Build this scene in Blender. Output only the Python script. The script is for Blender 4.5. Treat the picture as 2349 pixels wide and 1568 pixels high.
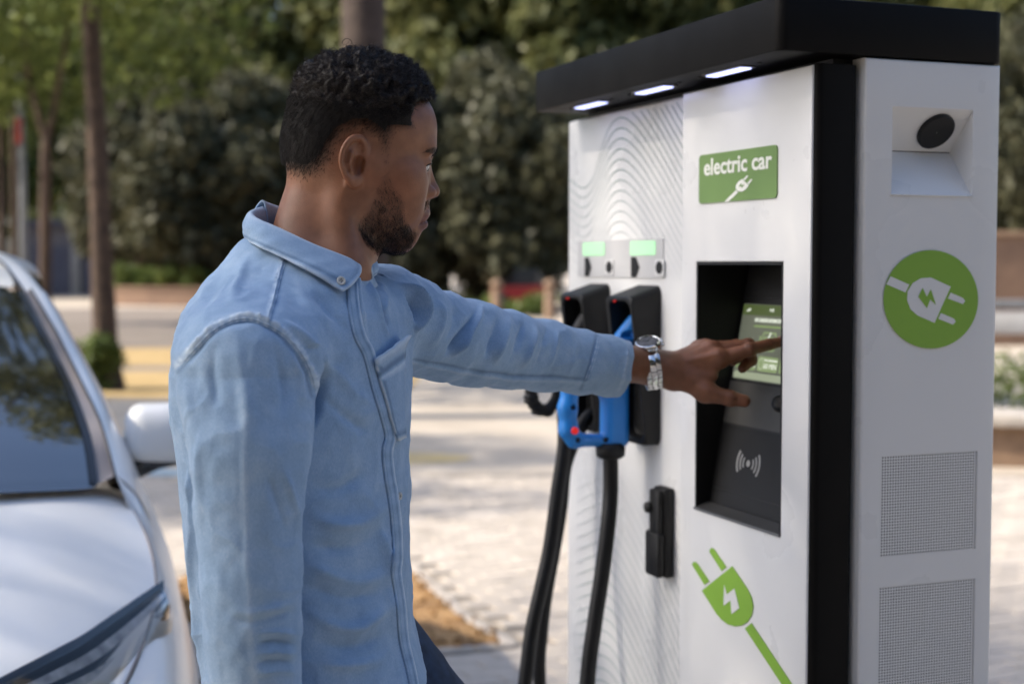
import bpy, bmesh, math, random
import numpy as np
from mathutils import Vector, Matrix

for _o in list(bpy.data.objects):
    bpy.data.objects.remove(_o)
SC = bpy.context.scene
COL = SC.collection
R = math.radians

# ------------------------------------------------------------------ camera, sky, sun, exposure
cam_data = bpy.data.cameras.new('camera')
cam_data.lens = 51.0
cam_data.sensor_width = 36.0
cam_data.clip_start = 0.05
cam_data.clip_end = 500.0
cam_data.dof.use_dof = True
cam_data.dof.focus_distance = 1.78
cam_data.dof.aperture_fstop = 3.7
cam_data.dof.aperture_blades = 0
cam = bpy.data.objects.new('camera', cam_data)
cam.location = (0, 0, 1.5)
cam.rotation_euler = (R(90 - 3.15), 0, 0)
COL.objects.link(cam)
SC.camera = cam

SUN_TO = Vector((-0.754, -0.08, 0.65)).normalized()      # the sun stands to the left, 40 degrees up
sun_data = bpy.data.lights.new('sun', 'SUN')
sun_data.energy = 4.0
sun_data.angle = R(0.6)
sun_data.color = (1.0, 0.90, 0.76)
sun = bpy.data.objects.new('sun', sun_data)
sun.rotation_euler = SUN_TO.to_track_quat('Z', 'Y').to_euler()
sun.location = (-20, 0, 20)
COL.objects.link(sun)

world = bpy.data.worlds.new('World')
SC.world = world
world.use_nodes = True
wn = world.node_tree.nodes
wl = world.node_tree.links
wn.clear()
w_out = wn.new('ShaderNodeOutputWorld')
w_bg = wn.new('ShaderNodeBackground')
w_sky = wn.new('ShaderNodeTexSky')
w_sky.sky_type = 'NISHITA'
w_sky.sun_disc = False
w_sky.sun_elevation = math.asin(SUN_TO.z)
w_sky.sun_rotation = math.atan2(SUN_TO.x, SUN_TO.y)
w_sky.air_density = 1.0
w_sky.dust_density = 3.8
w_sky.ozone_density = 4.0
w_bg.inputs['Strength'].default_value = 0.15
wl.new(w_sky.outputs[0], w_bg.inputs['Color'])
wl.new(w_bg.outputs[0], w_out.inputs['Surface'])

SC.view_settings.view_transform = 'Standard'
SC.view_settings.look = 'None'
SC.view_settings.exposure = 0.88
SC.view_settings.gamma = 1.0
SC.view_settings.use_curve_mapping = False
SC.render.engine = 'CYCLES'
SC.cycles.use_denoising = True
SC.cycles.max_bounces = 6
SC.cycles.diffuse_bounces = 3
SC.cycles.glossy_bounces = 3
SC.cycles.use_adaptive_sampling = True
SC.cycles.adaptive_threshold = 0.02
SC.cycles.transparent_max_bounces = 6
SC.cycles.sample_clamp_indirect = 6.0
SC.cycles.caustics_reflective = False
SC.cycles.caustics_refractive = False

# a point of the 2349 x 1568 px picture at world depth Y (used to read sizes off the photograph)
FPX = 2349 * 51 / 36.0
_t = R(3.15)
def at(x, y, Y):
    dx = (x - 1174.5) / FPX
    dv = (784 - y) / FPX
    dy = math.cos(_t) + dv * math.sin(_t)
    dz = -math.sin(_t) + dv * math.cos(_t)
    s = Y / dy
    return Vector((dx * s, Y, 1.5 + dz * s))

def ground_at(x, y, z=0.0):
    a = at(x, y, 1.0)
    k = (z - 1.5) / (a.z - 1.5)
    return Vector((a.x * k, k, z))

# ------------------------------------------------------------------ helpers
def tag(o, label, cat, group=None, kind=None):
    if label: o['label'] = label
    if cat: o['category'] = cat
    if group: o['group'] = group
    if kind: o['kind'] = kind
    return o

def empty(name, loc=(0, 0, 0), rz=0.0):
    o = bpy.data.objects.new(name, None)
    o.empty_display_size = 0.1
    o.location = loc
    o.rotation_euler = (0, 0, rz)
    COL.objects.link(o)
    return o

def obj(name, mesh, mat=None, parent=None):
    o = bpy.data.objects.new(name, mesh)
    COL.objects.link(o)
    if mat is not None and not mesh.materials:
        for m in (mat if isinstance(mat, (list, tuple)) else [mat]):
            mesh.materials.append(m)
    if parent is not None:
        o.parent = parent
    return o

def mesh_from(name, verts, faces, mat=None, parent=None, smooth=False):
    me = bpy.data.meshes.new(name)
    me.from_pydata([tuple(v) for v in verts], [], faces)
    if smooth:
        me.polygons.foreach_set('use_smooth', [True] * len(me.polygons))
    me.update()
    return obj(name, me, mat, parent)

def np_mesh(name, V, Fc, smooth=True):
    """fast mesh from an (n,3) and an (m,3|4) array"""
    V = np.asarray(V, np.float32); Fc = np.asarray(Fc, np.int32)
    me = bpy.data.meshes.new(name)
    k = Fc.shape[1]
    me.vertices.add(len(V)); me.vertices.foreach_set('co', V.ravel())
    me.loops.add(len(Fc) * k); me.loops.foreach_set('vertex_index', Fc.ravel())
    me.polygons.add(len(Fc))
    me.polygons.foreach_set('loop_start', np.arange(0, len(Fc) * k, k, dtype=np.int32))
    if smooth:
        me.polygons.foreach_set('use_smooth', np.ones(len(Fc), dtype=bool))
    me.update(calc_edges=True)
    me.validate()
    return me

def bm_obj(name, bm, mat=None, parent=None, smooth=False):
    me = bpy.data.meshes.new(name)
    bmesh.ops.recalc_face_normals(bm, faces=bm.faces[:])
    bm.to_mesh(me); bm.free()
    if smooth:
        me.polygons.foreach_set('use_smooth', [True] * len(me.polygons))
    return obj(name, me, mat, parent)

def box_bm(x, y, z, bevel=0.0, seg=2, bm=None, only=None):
    own = bm is None
    if own: bm = bmesh.new()
    r = bmesh.ops.create_cube(bm, size=1.0)
    vs = r['verts']
    for v in vs:
        v.co = Vector((x[0] + (v.co.x + .5) * (x[1] - x[0]), y[0] + (v.co.y + .5) * (y[1] - y[0]), z[0] + (v.co.z + .5) * (z[1] - z[0])))
    if bevel > 0:
        es = set(e for v in vs for e in v.link_edges)
        if only: es = [e for e in es if only(e)]
        bmesh.ops.bevel(bm, geom=list(es), offset=bevel, segments=seg, affect='EDGES', profile=0.5)
    return bm

def box(name, x, y, z, mat, parent=None, bevel=0.003, seg=2, smooth=True, only=None):
    o = bm_obj(name, box_bm(x, y, z, bevel, seg, only=only), mat, parent)
    if smooth and bevel > 0: flat_smooth(o)
    return o

def flat_smooth(o, ang=35):
    me = o.data
    me.polygons.foreach_set('use_smooth', [True] * len(me.polygons))
    try:
        me.set_sharp_from_angle(angle=R(ang))
    except Exception:
        pass

def tube(path, radii, sides=10, cap=True):
    """verts, faces of a tube along a path with a radius for each point"""
    P = [Vector(p) for p in path]
    n = len(P)
    if not isinstance(radii, (list, tuple)): radii = [radii] * n
    V, Fc = [], []
    prev = None
    for i in range(n):
        t = (P[min(i + 1, n - 1)] - P[max(i - 1, 0)]).normalized()
        if prev is None:
            a = Vector((0, 0, 1)) if abs(t.z) < .9 else Vector((1, 0, 0))
            nx = t.cross(a).normalized()
        else:
            nx = (prev - t * prev.dot(t)).normalized()
        prev = nx
        ny = t.cross(nx)
        for k in range(sides):
            a = 2 * math.pi * k / sides
            V.append(P[i] + (nx * math.cos(a) + ny * math.sin(a)) * radii[i])
    for i in range(n - 1):
        for k in range(sides):
            k2 = (k + 1) % sides
            Fc.append((i * sides + k, i * sides + k2, (i + 1) * sides + k2, (i + 1) * sides + k))
    if cap:
        Fc.append(tuple(range(sides))[::-1])
        Fc.append(tuple((n - 1) * sides + k for k in range(sides)))
    return V, Fc

def tube_obj(name, path, radii, mat, parent=None, sides=10):
    V, Fc = tube(path, radii, sides)
    return mesh_from(name, V, Fc, mat, parent, smooth=True)

def catmull(pts, n=8):
    P = [Vector(p) for p in pts]
    out = []
    for i in range(len(P) - 1):
        p0 = P[max(i - 1, 0)]; p1 = P[i]; p2 = P[i + 1]; p3 = P[min(i + 2, len(P) - 1)]
        for k in range(n):
            t = k / n
            out.append(0.5 * ((2 * p1) + (p2 - p0) * t + (2 * p0 - 5 * p1 + 4 * p2 - p3) * t * t + (3 * p1 - p0 - 3 * p2 + p3) * t ** 3))
    out.append(P[-1])
    return out

def plate(name, pts, org, ax, ay, thick, mat, parent=None):
    """a flat piece cut to a 2D outline: org + ax*x + ay*y, with a thickness along ax x ay"""
    org, ax, ay = Vector(org), Vector(ax), Vector(ay)
    nrm = ax.cross(ay).normalized()
    n = len(pts)
    V = [org + ax * p[0] + ay * p[1] + nrm * thick for p in pts] + [org + ax * p[0] + ay * p[1] for p in pts]
    Fc = [tuple(range(n))] + [(i, i + n, (i + 1) % n + n, (i + 1) % n) for i in range(n)]
    return mesh_from(name, V, Fc, mat, parent)

def rrect(x0, x1, y0, y1, r, n=5):
    out = []
    for cx, cy, a0 in ((x1 - r, y1 - r, 0), (x0 + r, y1 - r, 90), (x0 + r, y0 + r, 180), (x1 - r, y0 + r, 270)):
        for k in range(n + 1):
            a = R(a0 + 90 * k / n)
            out.append((cx + r * math.cos(a), cy + r * math.sin(a)))
    return out

def text_mesh(name, body, size, org, ax, ay, mat, parent=None, bold=0.0, thick=0.0006, width=None, align='LEFT'):
    cu = bpy.data.curves.new(name, 'FONT')
    cu.body = body
    cu.size = size
    cu.align_x = align
    cu.offset = bold
    cu.extrude = thick / 2
    cu.resolution_u = 3
    tmp = bpy.data.objects.new(name, cu)
    COL.objects.link(tmp)
    dg = bpy.context.evaluated_depsgraph_get()
    me = bpy.data.meshes.new_from_object(tmp.evaluated_get(dg))
    bpy.data.objects.remove(tmp)
    bpy.data.curves.remove(cu)
    xs = [v.co.x for v in me.vertices]
    k = 1.0
    if width and xs:
        k = width / (max(xs) - min(xs))
    org, ax, ay = Vector(org), Vector(ax), Vector(ay)
    nrm = ax.cross(ay).normalized()
    for v in me.vertices:
        c = v.co.copy()
        v.co = org + ax * (c.x * k) + ay * c.y + nrm * (c.z + thick / 2)
    me.materials.clear()
    me.name = name
    return obj(name, me, mat, parent)

# ------------------------------------------------------------------ materials
def new_mat(name):
    m = bpy.data.materials.new(name)
    m.use_nodes = True
    nt = m.node_tree
    b = nt.nodes['Principled BSDF']
    return m, nt, b

def pmat(name, col, rough=0.5, metal=0.0, noise=0.0, scale=8.0, bump=0.0, bscale=200.0, coat=0.0, spec=None, rvar=0.0, sheen=0.0, coords='Object', dist=0.002):
    m, nt, b = new_mat(name)
    N, L = nt.nodes, nt.links
    b.inputs['Base Color'].default_value = (*col, 1)
    b.inputs['Roughness'].default_value = rough
    b.inputs['Metallic'].default_value = metal
    b.inputs['Coat Weight'].default_value = coat
    b.inputs['Coat Roughness'].default_value = 0.06
    b.inputs['Sheen Weight'].default_value = sheen
    if spec is not None: b.inputs['Specular IOR Level'].default_value = spec
    if noise or bump or rvar:
        tc = N.new('ShaderNodeTexCoord')
    if noise:
        nz = N.new('ShaderNodeTexNoise'); nz.inputs['Scale'].default_value = scale
        nz.inputs['Detail'].default_value = 6
        L.new(tc.outputs[coords], nz.inputs['Vector'])
        rp = N.new('ShaderNodeValToRGB')
        rp.color_ramp.elements[0].position = 0.3
        rp.color_ramp.elements[1].position = 0.7
        rp.color_ramp.elements[0].color = (*[c * (1 - noise) for c in col], 1)
        rp.color_ramp.elements[1].color = (*[min(1, c * (1 + noise)) for c in col], 1)
        L.new(nz.outputs['Fac'], rp.inputs['Fac'])
        L.new(rp.outputs['Color'], b.inputs['Base Color'])
    if rvar:
        n2 = N.new('ShaderNodeTexNoise'); n2.inputs['Scale'].default_value = scale * 2.3
        n2.inputs['Detail'].default_value = 5
        L.new(tc.outputs[coords], n2.inputs['Vector'])
        mr = N.new('ShaderNodeMapRange')
        mr.inputs['To Min'].default_value = max(0.02, rough - rvar)
        mr.inputs['To Max'].default_value = min(1, rough + rvar)
        L.new(n2.outputs['Fac'], mr.inputs['Value'])
        L.new(mr.outputs['Result'], b.inputs['Roughness'])
    if bump:
        n3 = N.new('ShaderNodeTexNoise'); n3.inputs['Scale'].default_value = bscale
        n3.inputs['Detail'].default_value = 4
        L.new(tc.outputs[coords], n3.inputs['Vector'])
        bp = N.new('ShaderNodeBump'); bp.inputs['Strength'].default_value = bump
        bp.inputs['Distance'].default_value = dist
        L.new(n3.outputs['Fac'], bp.inputs['Height'])
        L.new(bp.outputs['Normal'], b.inputs['Normal'])
    return m

def emat(name, col, strength, base=(0.02, 0.02, 0.02)):
    m, nt, b = new_mat(name)
    b.inputs['Base Color'].default_value = (*base, 1)
    b.inputs['Emission Color'].default_value = (*col, 1)
    b.inputs['Emission Strength'].default_value = strength
    b.inputs['Roughness'].default_value = 0.3
    return m

M = {}
M['white_paint'] = pmat('white_paint', (0.78, 0.78, 0.77), 0.28, noise=0.008, scale=2, rvar=0.03)
M['black_paint'] = pmat('black_paint', (0.0045, 0.0042, 0.0041), 0.55, spec=0.12, noise=0.2, scale=6, bump=0.12, bscale=600, rvar=0.1, dist=0.0005)
M['black_plastic'] = pmat('black_plastic', (0.007, 0.007, 0.0075), 0.5, spec=0.35, noise=0.25, scale=14, bump=0.2, bscale=900, dist=0.0005)
M['black_rubber'] = pmat('black_rubber', (0.006, 0.006, 0.0065), 0.5, spec=0.35, noise=0.3, scale=10, bump=0.15, bscale=500, dist=0.0008)
M['dark_inside'] = pmat('dark_inside', (0.006, 0.006, 0.0065), 0.45)
M['blue_plastic'] = pmat('blue_plastic', (0.016, 0.22, 0.66), 0.38, noise=0.08, scale=20, bump=0.12, bscale=700, dist=0.0005)
M['green_print'] = pmat('green_print', (0.24, 0.45, 0.045), 0.45, noise=0.05, scale=5)
M['sign_green'] = pmat('sign_green', (0.165, 0.28, 0.085), 0.55, noise=0.05, scale=6)
M['sign_white'] = pmat('sign_white', (0.86, 0.87, 0.80), 0.5)
M['grey_panel'] = pmat('grey_panel', (0.062, 0.060, 0.056), 0.38, metal=0.0, noise=0.15, scale=20, bump=0.15, bscale=800, dist=0.0004)
M['icon_grey'] = pmat('icon_grey', (0.38, 0.38, 0.37), 0.5)
M['steel'] = pmat('steel', (0.62, 0.62, 0.61), 0.2, metal=1.0, rvar=0.08, scale=60)
M['steel_polished'] = pmat('steel_polished', (0.75, 0.75, 0.74), 0.1, metal=1.0)
M['dull_metal'] = pmat('dull_metal', (0.2, 0.2, 0.2), 0.4, metal=0.7)
M['tab_grey'] = pmat('tab_grey', (0.60, 0.60, 0.60), 0.4, noise=0.04, scale=10)
M['lamp_led'] = emat('lamp_led', (0.48, 0.53, 1.0), 1.7)
M['red_led'] = emat('red_led', (1.0, 0.02, 0.015), 0.28, base=(0.2, 0.01, 0.01))
M['green_display'] = emat('green_display', (0.45, 0.95, 0.50), 0.42, base=(0.3, 0.5, 0.3))
M['screen'] = emat('screen', (0.23, 0.25, 0.19), 0.25, base=(0.05, 0.055, 0.04))
M['screen_bar'] = emat('screen_bar', (0.20, 0.28, 0.08), 0.20)
M['screen_light'] = emat('screen_light', (0.55, 0.62, 0.42), 0.32)
M['screen_green'] = emat('screen_green', (0.40, 0.52, 0.24), 0.34)
M['screen_white'] = emat('screen_white', (0.9, 0.95, 0.8), 0.45)
M['screen_dots'] = emat('screen_dots', (0.5, 0.7, 0.25), 0.3)
# ------------------------------------------------------------------ implicit surfaces (used for bodies, cloth and moulded plastic)
def surface_nets(f, lo, hi, h, stride=4, newton=2):
    """mesh of f(points)=0 inside the box lo..hi with cells of size h; f is close to a distance"""
    lo = np.asarray(lo, float); hi = np.asarray(hi, float)
    nc = np.ceil((hi - lo) / (h * stride)).astype(int) + 1
    n = nc * stride + 1
    H = h * stride
    ax = [lo[i] + np.arange(nc[i] + 1) * H for i in range(3)]
    gx = np.stack(np.meshgrid(*ax, indexing='ij'), -1).reshape(-1, 3)
    C = f(gx).reshape(nc + 1)
    a = np.abs(C)
    m = a[:-1, :-1, :-1].copy()
    for dx in (0, 1):
        for dy in (0, 1):
            for dz in (0, 1):
                m = np.minimum(m, a[dx:dx + nc[0], dy:dy + nc[1], dz:dz + nc[2]])
    act = m < H * .98
    fine = np.zeros(n, bool)
    ci = np.argwhere(act)
    r = np.arange(stride + 1)
    off = np.stack(np.meshgrid(r, r, r, indexing='ij'), -1).reshape(-1, 3)
    for o in off:
        q = ci * stride + o
        fine[q[:, 0], q[:, 1], q[:, 2]] = True
    G = np.repeat(np.repeat(np.repeat(C[:-1, :-1, :-1], stride, 0), stride, 1), stride, 2)
    G = np.pad(G, ((0, 1),) * 3, mode='edge').astype(np.float32)
    idx = np.argwhere(fine)
    vals = np.empty(len(idx), np.float32)
    for s in range(0, len(idx), 400000):
        vals[s:s + 400000] = f((lo + idx[s:s + 400000] * h).astype(np.float32))
    G[idx[:, 0], idx[:, 1], idx[:, 2]] = vals
    ins = G < 0
    cnt = np.zeros(n - 1, np.int8)
    for dx in (0, 1):
        for dy in (0, 1):
            for dz in (0, 1):
                cnt += ins[dx:dx + n[0] - 1, dy:dy + n[1] - 1, dz:dz + n[2] - 1]
    cells = np.argwhere((cnt > 0) & (cnt < 8))
    vid = -np.ones(n - 1, np.int32)
    vid[cells[:, 0], cells[:, 1], cells[:, 2]] = np.arange(len(cells))
    acc = np.zeros((len(cells), 3)); num = np.zeros(len(cells))
    cor = [(0, 0, 0), (1, 0, 0), (0, 1, 0), (1, 1, 0), (0, 0, 1), (1, 0, 1), (0, 1, 1), (1, 1, 1)]
    cv = [G[cells[:, 0] + c[0], cells[:, 1] + c[1], cells[:, 2] + c[2]] for c in cor]
    for i in range(8):
        for j in range(i + 1, 8):
            d = [cor[j][k] - cor[i][k] for k in range(3)]
            if sum(abs(q) for q in d) != 1: continue
            x = (cv[i] < 0) != (cv[j] < 0)
            t = cv[i][x] / (cv[i][x] - cv[j][x])
            acc[x] += np.array(cor[i]) + t[:, None] * np.array(d); num[x] += 1
    V = lo + (cells + acc / num[:, None]) * h
    faces = []
    for axis in range(3):
        sl0 = [slice(None)] * 3; sl1 = [slice(None)] * 3
        sl0[axis] = slice(0, -1); sl1[axis] = slice(1, None)
        ch = ins[tuple(sl0)] != ins[tuple(sl1)]
        b1, b2 = [k for k in range(3) if k != axis]
        e = np.argwhere(ch)
        e = e[(e[:, b1] > 0) & (e[:, b2] > 0) & (e[:, b1] < n[b1] - 1) & (e[:, b2] < n[b2] - 1)]
        q = []
        for o1, o2 in ((-1, -1), (0, -1), (0, 0), (-1, 0)):
            c = e.copy(); c[:, b1] += o1; c[:, b2] += o2
            q.append(vid[c[:, 0], c[:, 1], c[:, 2]])
        q = np.stack(q, 1)
        flip = ins[e[:, 0], e[:, 1], e[:, 2]]
        if axis == 1: flip = ~flip
        q[~flip] = q[~flip][:, ::-1]
        faces.append(q)
    Fq = np.concatenate(faces)
    Fq = Fq[(Fq >= 0).all(1)]
    for _ in range(newton):
        v = f(V); gr = sdf_grad(f, V, h * .5)
        g2 = np.maximum((gr ** 2).sum(1), .05)
        stp = np.clip(v / g2, -h * .7, h * .7)
        V = V - gr * stp[:, None]
    return V, Fq

def sdf_grad(f, V, e):
    g = np.empty_like(V)
    for k in range(3):
        d = np.zeros(3); d[k] = e
        g[:, k] = (f(V + d) - f(V - d)) / (2 * e)
    return g

def smin(a, b, k):
    h = np.clip(0.5 + 0.5 * (b - a) / k, 0, 1)
    return b * (1 - h) + a * h - k * h * (1 - h)
def smax(a, b, k): return -smin(-a, -b, k)

def cone(P, a, b, ra, rb):
    """round cone from a to b"""
    a = np.asarray(a, P.dtype); b = np.asarray(b, P.dtype)
    ab = b - a; l2 = ab @ ab
    q = P - a
    t = np.clip((q @ ab) / l2, 0, 1)
    q -= t[:, None] * ab
    return np.sqrt(np.einsum('ij,ij->i', q, q)) - (ra + (rb - ra) * t)

def ellip(P, c, r, Rm=None):
    q = P - np.asarray(c, P.dtype)
    if Rm is not None: q = q @ Rm
    r = np.asarray(r, P.dtype)
    q = q / r
    k0 = np.sqrt(np.einsum('ij,ij->i', q, q)); q /= r
    k1 = np.sqrt(np.einsum('ij,ij->i', q, q)) + 1e-9
    return k0 * (k0 - 1) / k1

def rbox(P, c, hs, r, Rm=None):
    q = P - np.asarray(c, P.dtype)
    if Rm is not None: q = q @ Rm
    q = np.abs(q) - (np.asarray(hs, float) - r)
    return np.sqrt((np.maximum(q, 0) ** 2).sum(1)) + np.minimum(q.max(1), 0) - r

def chain(P, pts, rad, k):
    d = None
    for i in range(len(pts) - 1):
        c = cone(P, pts[i], pts[i + 1], rad[i], rad[i + 1])
        d = c if d is None else smin(d, c, k)
    return d

def sdf_obj(name, f, lo, hi, h, mat, parent=None, stride=4):
    V, Fq = surface_nets(f, lo, hi, h, stride)
    return obj(name, np_mesh(name, V, Fq, True), mat, parent)
# ------------------------------------------------------------------ setting materials
def ground_mat(name, c0, c1, scale, bump=0.3, bscale=60, extra=None, rough=0.85):
    m, nt, b = new_mat(name)
    N, L = nt.nodes, nt.links
    tc = N.new('ShaderNodeTexCoord')
    n1 = N.new('ShaderNodeTexNoise'); n1.inputs['Scale'].default_value = scale; n1.inputs['Detail'].default_value = 8
    n1.inputs['Roughness'].default_value = 0.65
    L.new(tc.outputs['Object'], n1.inputs['Vector'])
    rp = N.new('ShaderNodeValToRGB')
    rp.color_ramp.elements[0].position = 0.35; rp.color_ramp.elements[0].color = (*c0, 1)
    rp.color_ramp.elements[1].position = 0.68; rp.color_ramp.elements[1].color = (*c1, 1)
    L.new(n1.outputs['Fac'], rp.inputs['Fac'])
    L.new(rp.outputs['Color'], b.inputs['Base Color'])
    b.inputs['Roughness'].default_value = rough
    n2 = N.new('ShaderNodeTexNoise'); n2.inputs['Scale'].default_value = bscale; n2.inputs['Detail'].default_value = 6
    L.new(tc.outputs['Object'], n2.inputs['Vector'])
    bp = N.new('ShaderNodeBump'); bp.inputs['Strength'].default_value = bump; bp.inputs['Distance'].default_value = 0.01
    L.new(n2.outputs['Fac'], bp.inputs['Height']); L.new(bp.outputs['Normal'], b.inputs['Normal'])
    return m

def leaf_mat(name, cols, trans=0.35):
    m = bpy.data.materials.new(name); m.use_nodes = True
    nt = m.node_tree; N, L = nt.nodes, nt.links
    N.clear()
    out = N.new('ShaderNodeOutputMaterial')
    geo = N.new('ShaderNodeNewGeometry')
    rp = N.new('ShaderNodeValToRGB')
    rp.color_ramp.elements[0].color = (*cols[0], 1)
    rp.color_ramp.elements[1].color = (*cols[-1], 1)
    for i, c in enumerate(cols[1:-1]):
        e = rp.color_ramp.elements.new((i + 1) / (len(cols) - 1)); e.color = (*c, 1)
    L.new(geo.outputs['Random Per Island'], rp.inputs['Fac'])
    d = N.new('ShaderNodeBsdfPrincipled'); d.inputs['Roughness'].default_value = 0.5; d.inputs['Specular IOR Level'].default_value = 0.25
    t = N.new('ShaderNodeBsdfTranslucent')
    mx = N.new('ShaderNodeMixShader'); mx.inputs['Fac'].default_value = trans
    L.new(rp.outputs['Color'], d.inputs['Base Color'])
    hs = N.new('ShaderNodeHueSaturation'); hs.inputs['Hue'].default_value = 0.48; hs.inputs['Value'].default_value = 1.35
    L.new(rp.outputs['Color'], hs.inputs['Color']); L.new(hs.outputs['Color'], t.inputs['Color'])
    L.new(d.outputs[0], mx.inputs[1]); L.new(t.outputs[0], mx.inputs[2])
    L.new(mx.outputs[0], out.inputs['Surface'])
    return m

M['plaza'] = ground_mat('plaza', (0.41, 0.355, 0.29), (0.53, 0.465, 0.385), 1.3, 0.25, 45)
M['asphalt'] = ground_mat('asphalt', (0.18, 0.15, 0.125), (0.25, 0.21, 0.175), 1.1, 0.3, 60)
M['yellow_paint'] = ground_mat('yellow_paint', (0.36, 0.25, 0.10), (0.45, 0.32, 0.15), 1.6, 0.2, 50)
M['faded_yellow'] = ground_mat('faded_yellow', (0.48, 0.38, 0.22), (0.60, 0.46, 0.20), 2.5, 0.2, 50)
M['blue_line'] = ground_mat('blue_line', (0.30, 0.42, 0.50), (0.42, 0.52, 0.58), 2.5, 0.2, 50)
M['paver'] = ground_mat('paver', (0.38, 0.335, 0.285), (0.55, 0.49, 0.425), 3.7, 0.3, 90)
M['soil'] = ground_mat('soil', (0.24, 0.13, 0.05), (0.48, 0.29, 0.125), 9, 0.8, 70)
M['stone_wall'] = ground_mat('stone_wall', (0.20, 0.13, 0.085), (0.32, 0.215, 0.14), 2.2, 0.4, 40)
M['pale_stone'] = ground_mat('pale_stone', (0.40, 0.36, 0.31), (0.55, 0.50, 0.44), 3, 0.3, 40)
M['planter_brown'] = ground_mat('planter_brown', (0.16, 0.10, 0.07), (0.26, 0.165, 0.11), 1.2, 0.3, 20)
M['bark'] = ground_mat('bark', (0.040, 0.025, 0.018), (0.11, 0.070, 0.048), 7, 0.9, 22)
M['bark_big'] = ground_mat('bark_big', (0.030, 0.020, 0.016), (0.075, 0.052, 0.042), 5, 0.9, 16)
M['wall_far'] = ground_mat('wall_far', (0.20, 0.175, 0.175), (0.28, 0.25, 0.24), 0.8, 0.1, 10)
M['shutter'] = ground_mat('shutter', (0.13, 0.125, 0.15), (0.18, 0.17, 0.20), 1.5, 0.1, 10)
M['white_rail'] = ground_mat('white_rail', (0.55, 0.53, 0.50), (0.70, 0.68, 0.65), 2, 0.1, 20)
M['pole_grey'] = ground_mat('pole_grey', (0.22, 0.23, 0.24), (0.30, 0.31, 0.32), 2, 0.1, 20)
M['red_band'] = pmat('red_band', (0.40, 0.05, 0.035), 0.5, noise=0.2)
M['leaf_fresh'] = leaf_mat('leaf_fresh', [(0.06, 0.085, 0.022), (0.11, 0.15, 0.038), (0.16, 0.20, 0.065)], 0.45)
M['leaf_dark'] = leaf_mat('leaf_dark', [(0.042, 0.044, 0.023), (0.075, 0.077, 0.040), (0.125, 0.122, 0.070)], 0.2)
M['leaf_olive'] = leaf_mat('leaf_olive', [(0.06, 0.07, 0.022), (0.115, 0.125, 0.042), (0.18, 0.185, 0.075)], 0.3)
M['leaf_shrub'] = leaf_mat('leaf_shrub', [(0.06, 0.10, 0.02), (0.11, 0.16, 0.04), (0.17, 0.21, 0.07)], 0.3)

# ------------------------------------------------------------------ ground
def sheet(name, poly, z, mat, parent=None):
    return mesh_from(name, [(p[0], p[1], z) for p in poly], [tuple(range(len(poly)))], mat, parent)

g = sheet('ground', [(-200, -120), (200, -120), (200, 300), (-200, 300)], 0.0, M['plaza']); g['kind'] = 'structure'
def gpoly(pts): return [ground_at(x, y) for x, y in pts]
# the side street far left: a strip of asphalt between 25 m and 47 m, with yellow crossing bands
road = sheet('road', [(-60, 25.0), (2.5, 25.0), (-1.0, 47.0), (-60, 47.0)], 0.004, M['asphalt']); road['kind'] = 'structure'
cross1 = sheet('road_marking', [(-9.5, 20.9), (-1.2, 20.9), (-1.2, 25.2), (-9.5, 25.2)], 0.008, M['yellow_paint']); cross1['kind'] = 'structure'
cross2 = sheet('road_marking', [(-8.3, 15.9), (-1.2, 15.9), (-1.2, 19.9), (-8.3, 19.9)], 0.008, M['yellow_paint']); cross2['kind'] = 'structure'
band = sheet('asphalt_band', [(-9.5, 19.9), (-1.2, 19.9), (-1.2, 20.9), (-9.5, 20.9)], 0.004, M['asphalt']); band['kind'] = 'structure'
p0 = []
for k in range(24):
    a = 2 * math.pi * k / 24
    p0.append((-1.15 + 0.85 * math.cos(a), 11.05 + 0.36 * math.sin(a)))
fy = sheet('faded_marking', p0, 0.004, M['faded_yellow']); fy['kind'] = 'structure'
bl = sheet('blue_line', [(-3.45, 12.3), (-1.0, 12.1), (-1.0, 12.45), (-3.4, 12.75)], 0.004, M['blue_line']); bl['kind'] = 'structure'
bl = sheet('blue_line', [(-2.6, 10.15), (-1.0, 10.0), (-1.0, 10.25), (-2.6, 10.45)], 0.004, M['blue_line']); bl['kind'] = 'structure'

# brick paving in the near ground: every brick is a piece of its own
paving = sheet('paving_bed', [(-4.5, 4.2), (4.5, 4.2), (4.5, 10.2), (-4.5, 10.2)], 0.003, ground_mat('joint_sand', (0.25, 0.215, 0.175), (0.34, 0.295, 0.245), 6, 0.4, 90))
paving['kind'] = 'structure'
pit_poly = [ground_at(x, y) for x, y in ((395, 1330), (640, 1300), (930, 1288), (985, 1345), (1065, 1418), (1178, 1486), (1090, 1494), (960, 1505), (640, 1480), (410, 1440))]
def inside(p, poly):
    c = False
    j = len(poly) - 1
    for i in range(len(poly)):
        a, b = poly[i], poly[j]
        if (a.y > p[1]) != (b.y > p[1]) and p[0] < (b.x - a.x) * (p[1] - a.y) / (b.y - a.y) + a.x:
            c = not c
        j = i
    return c

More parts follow.
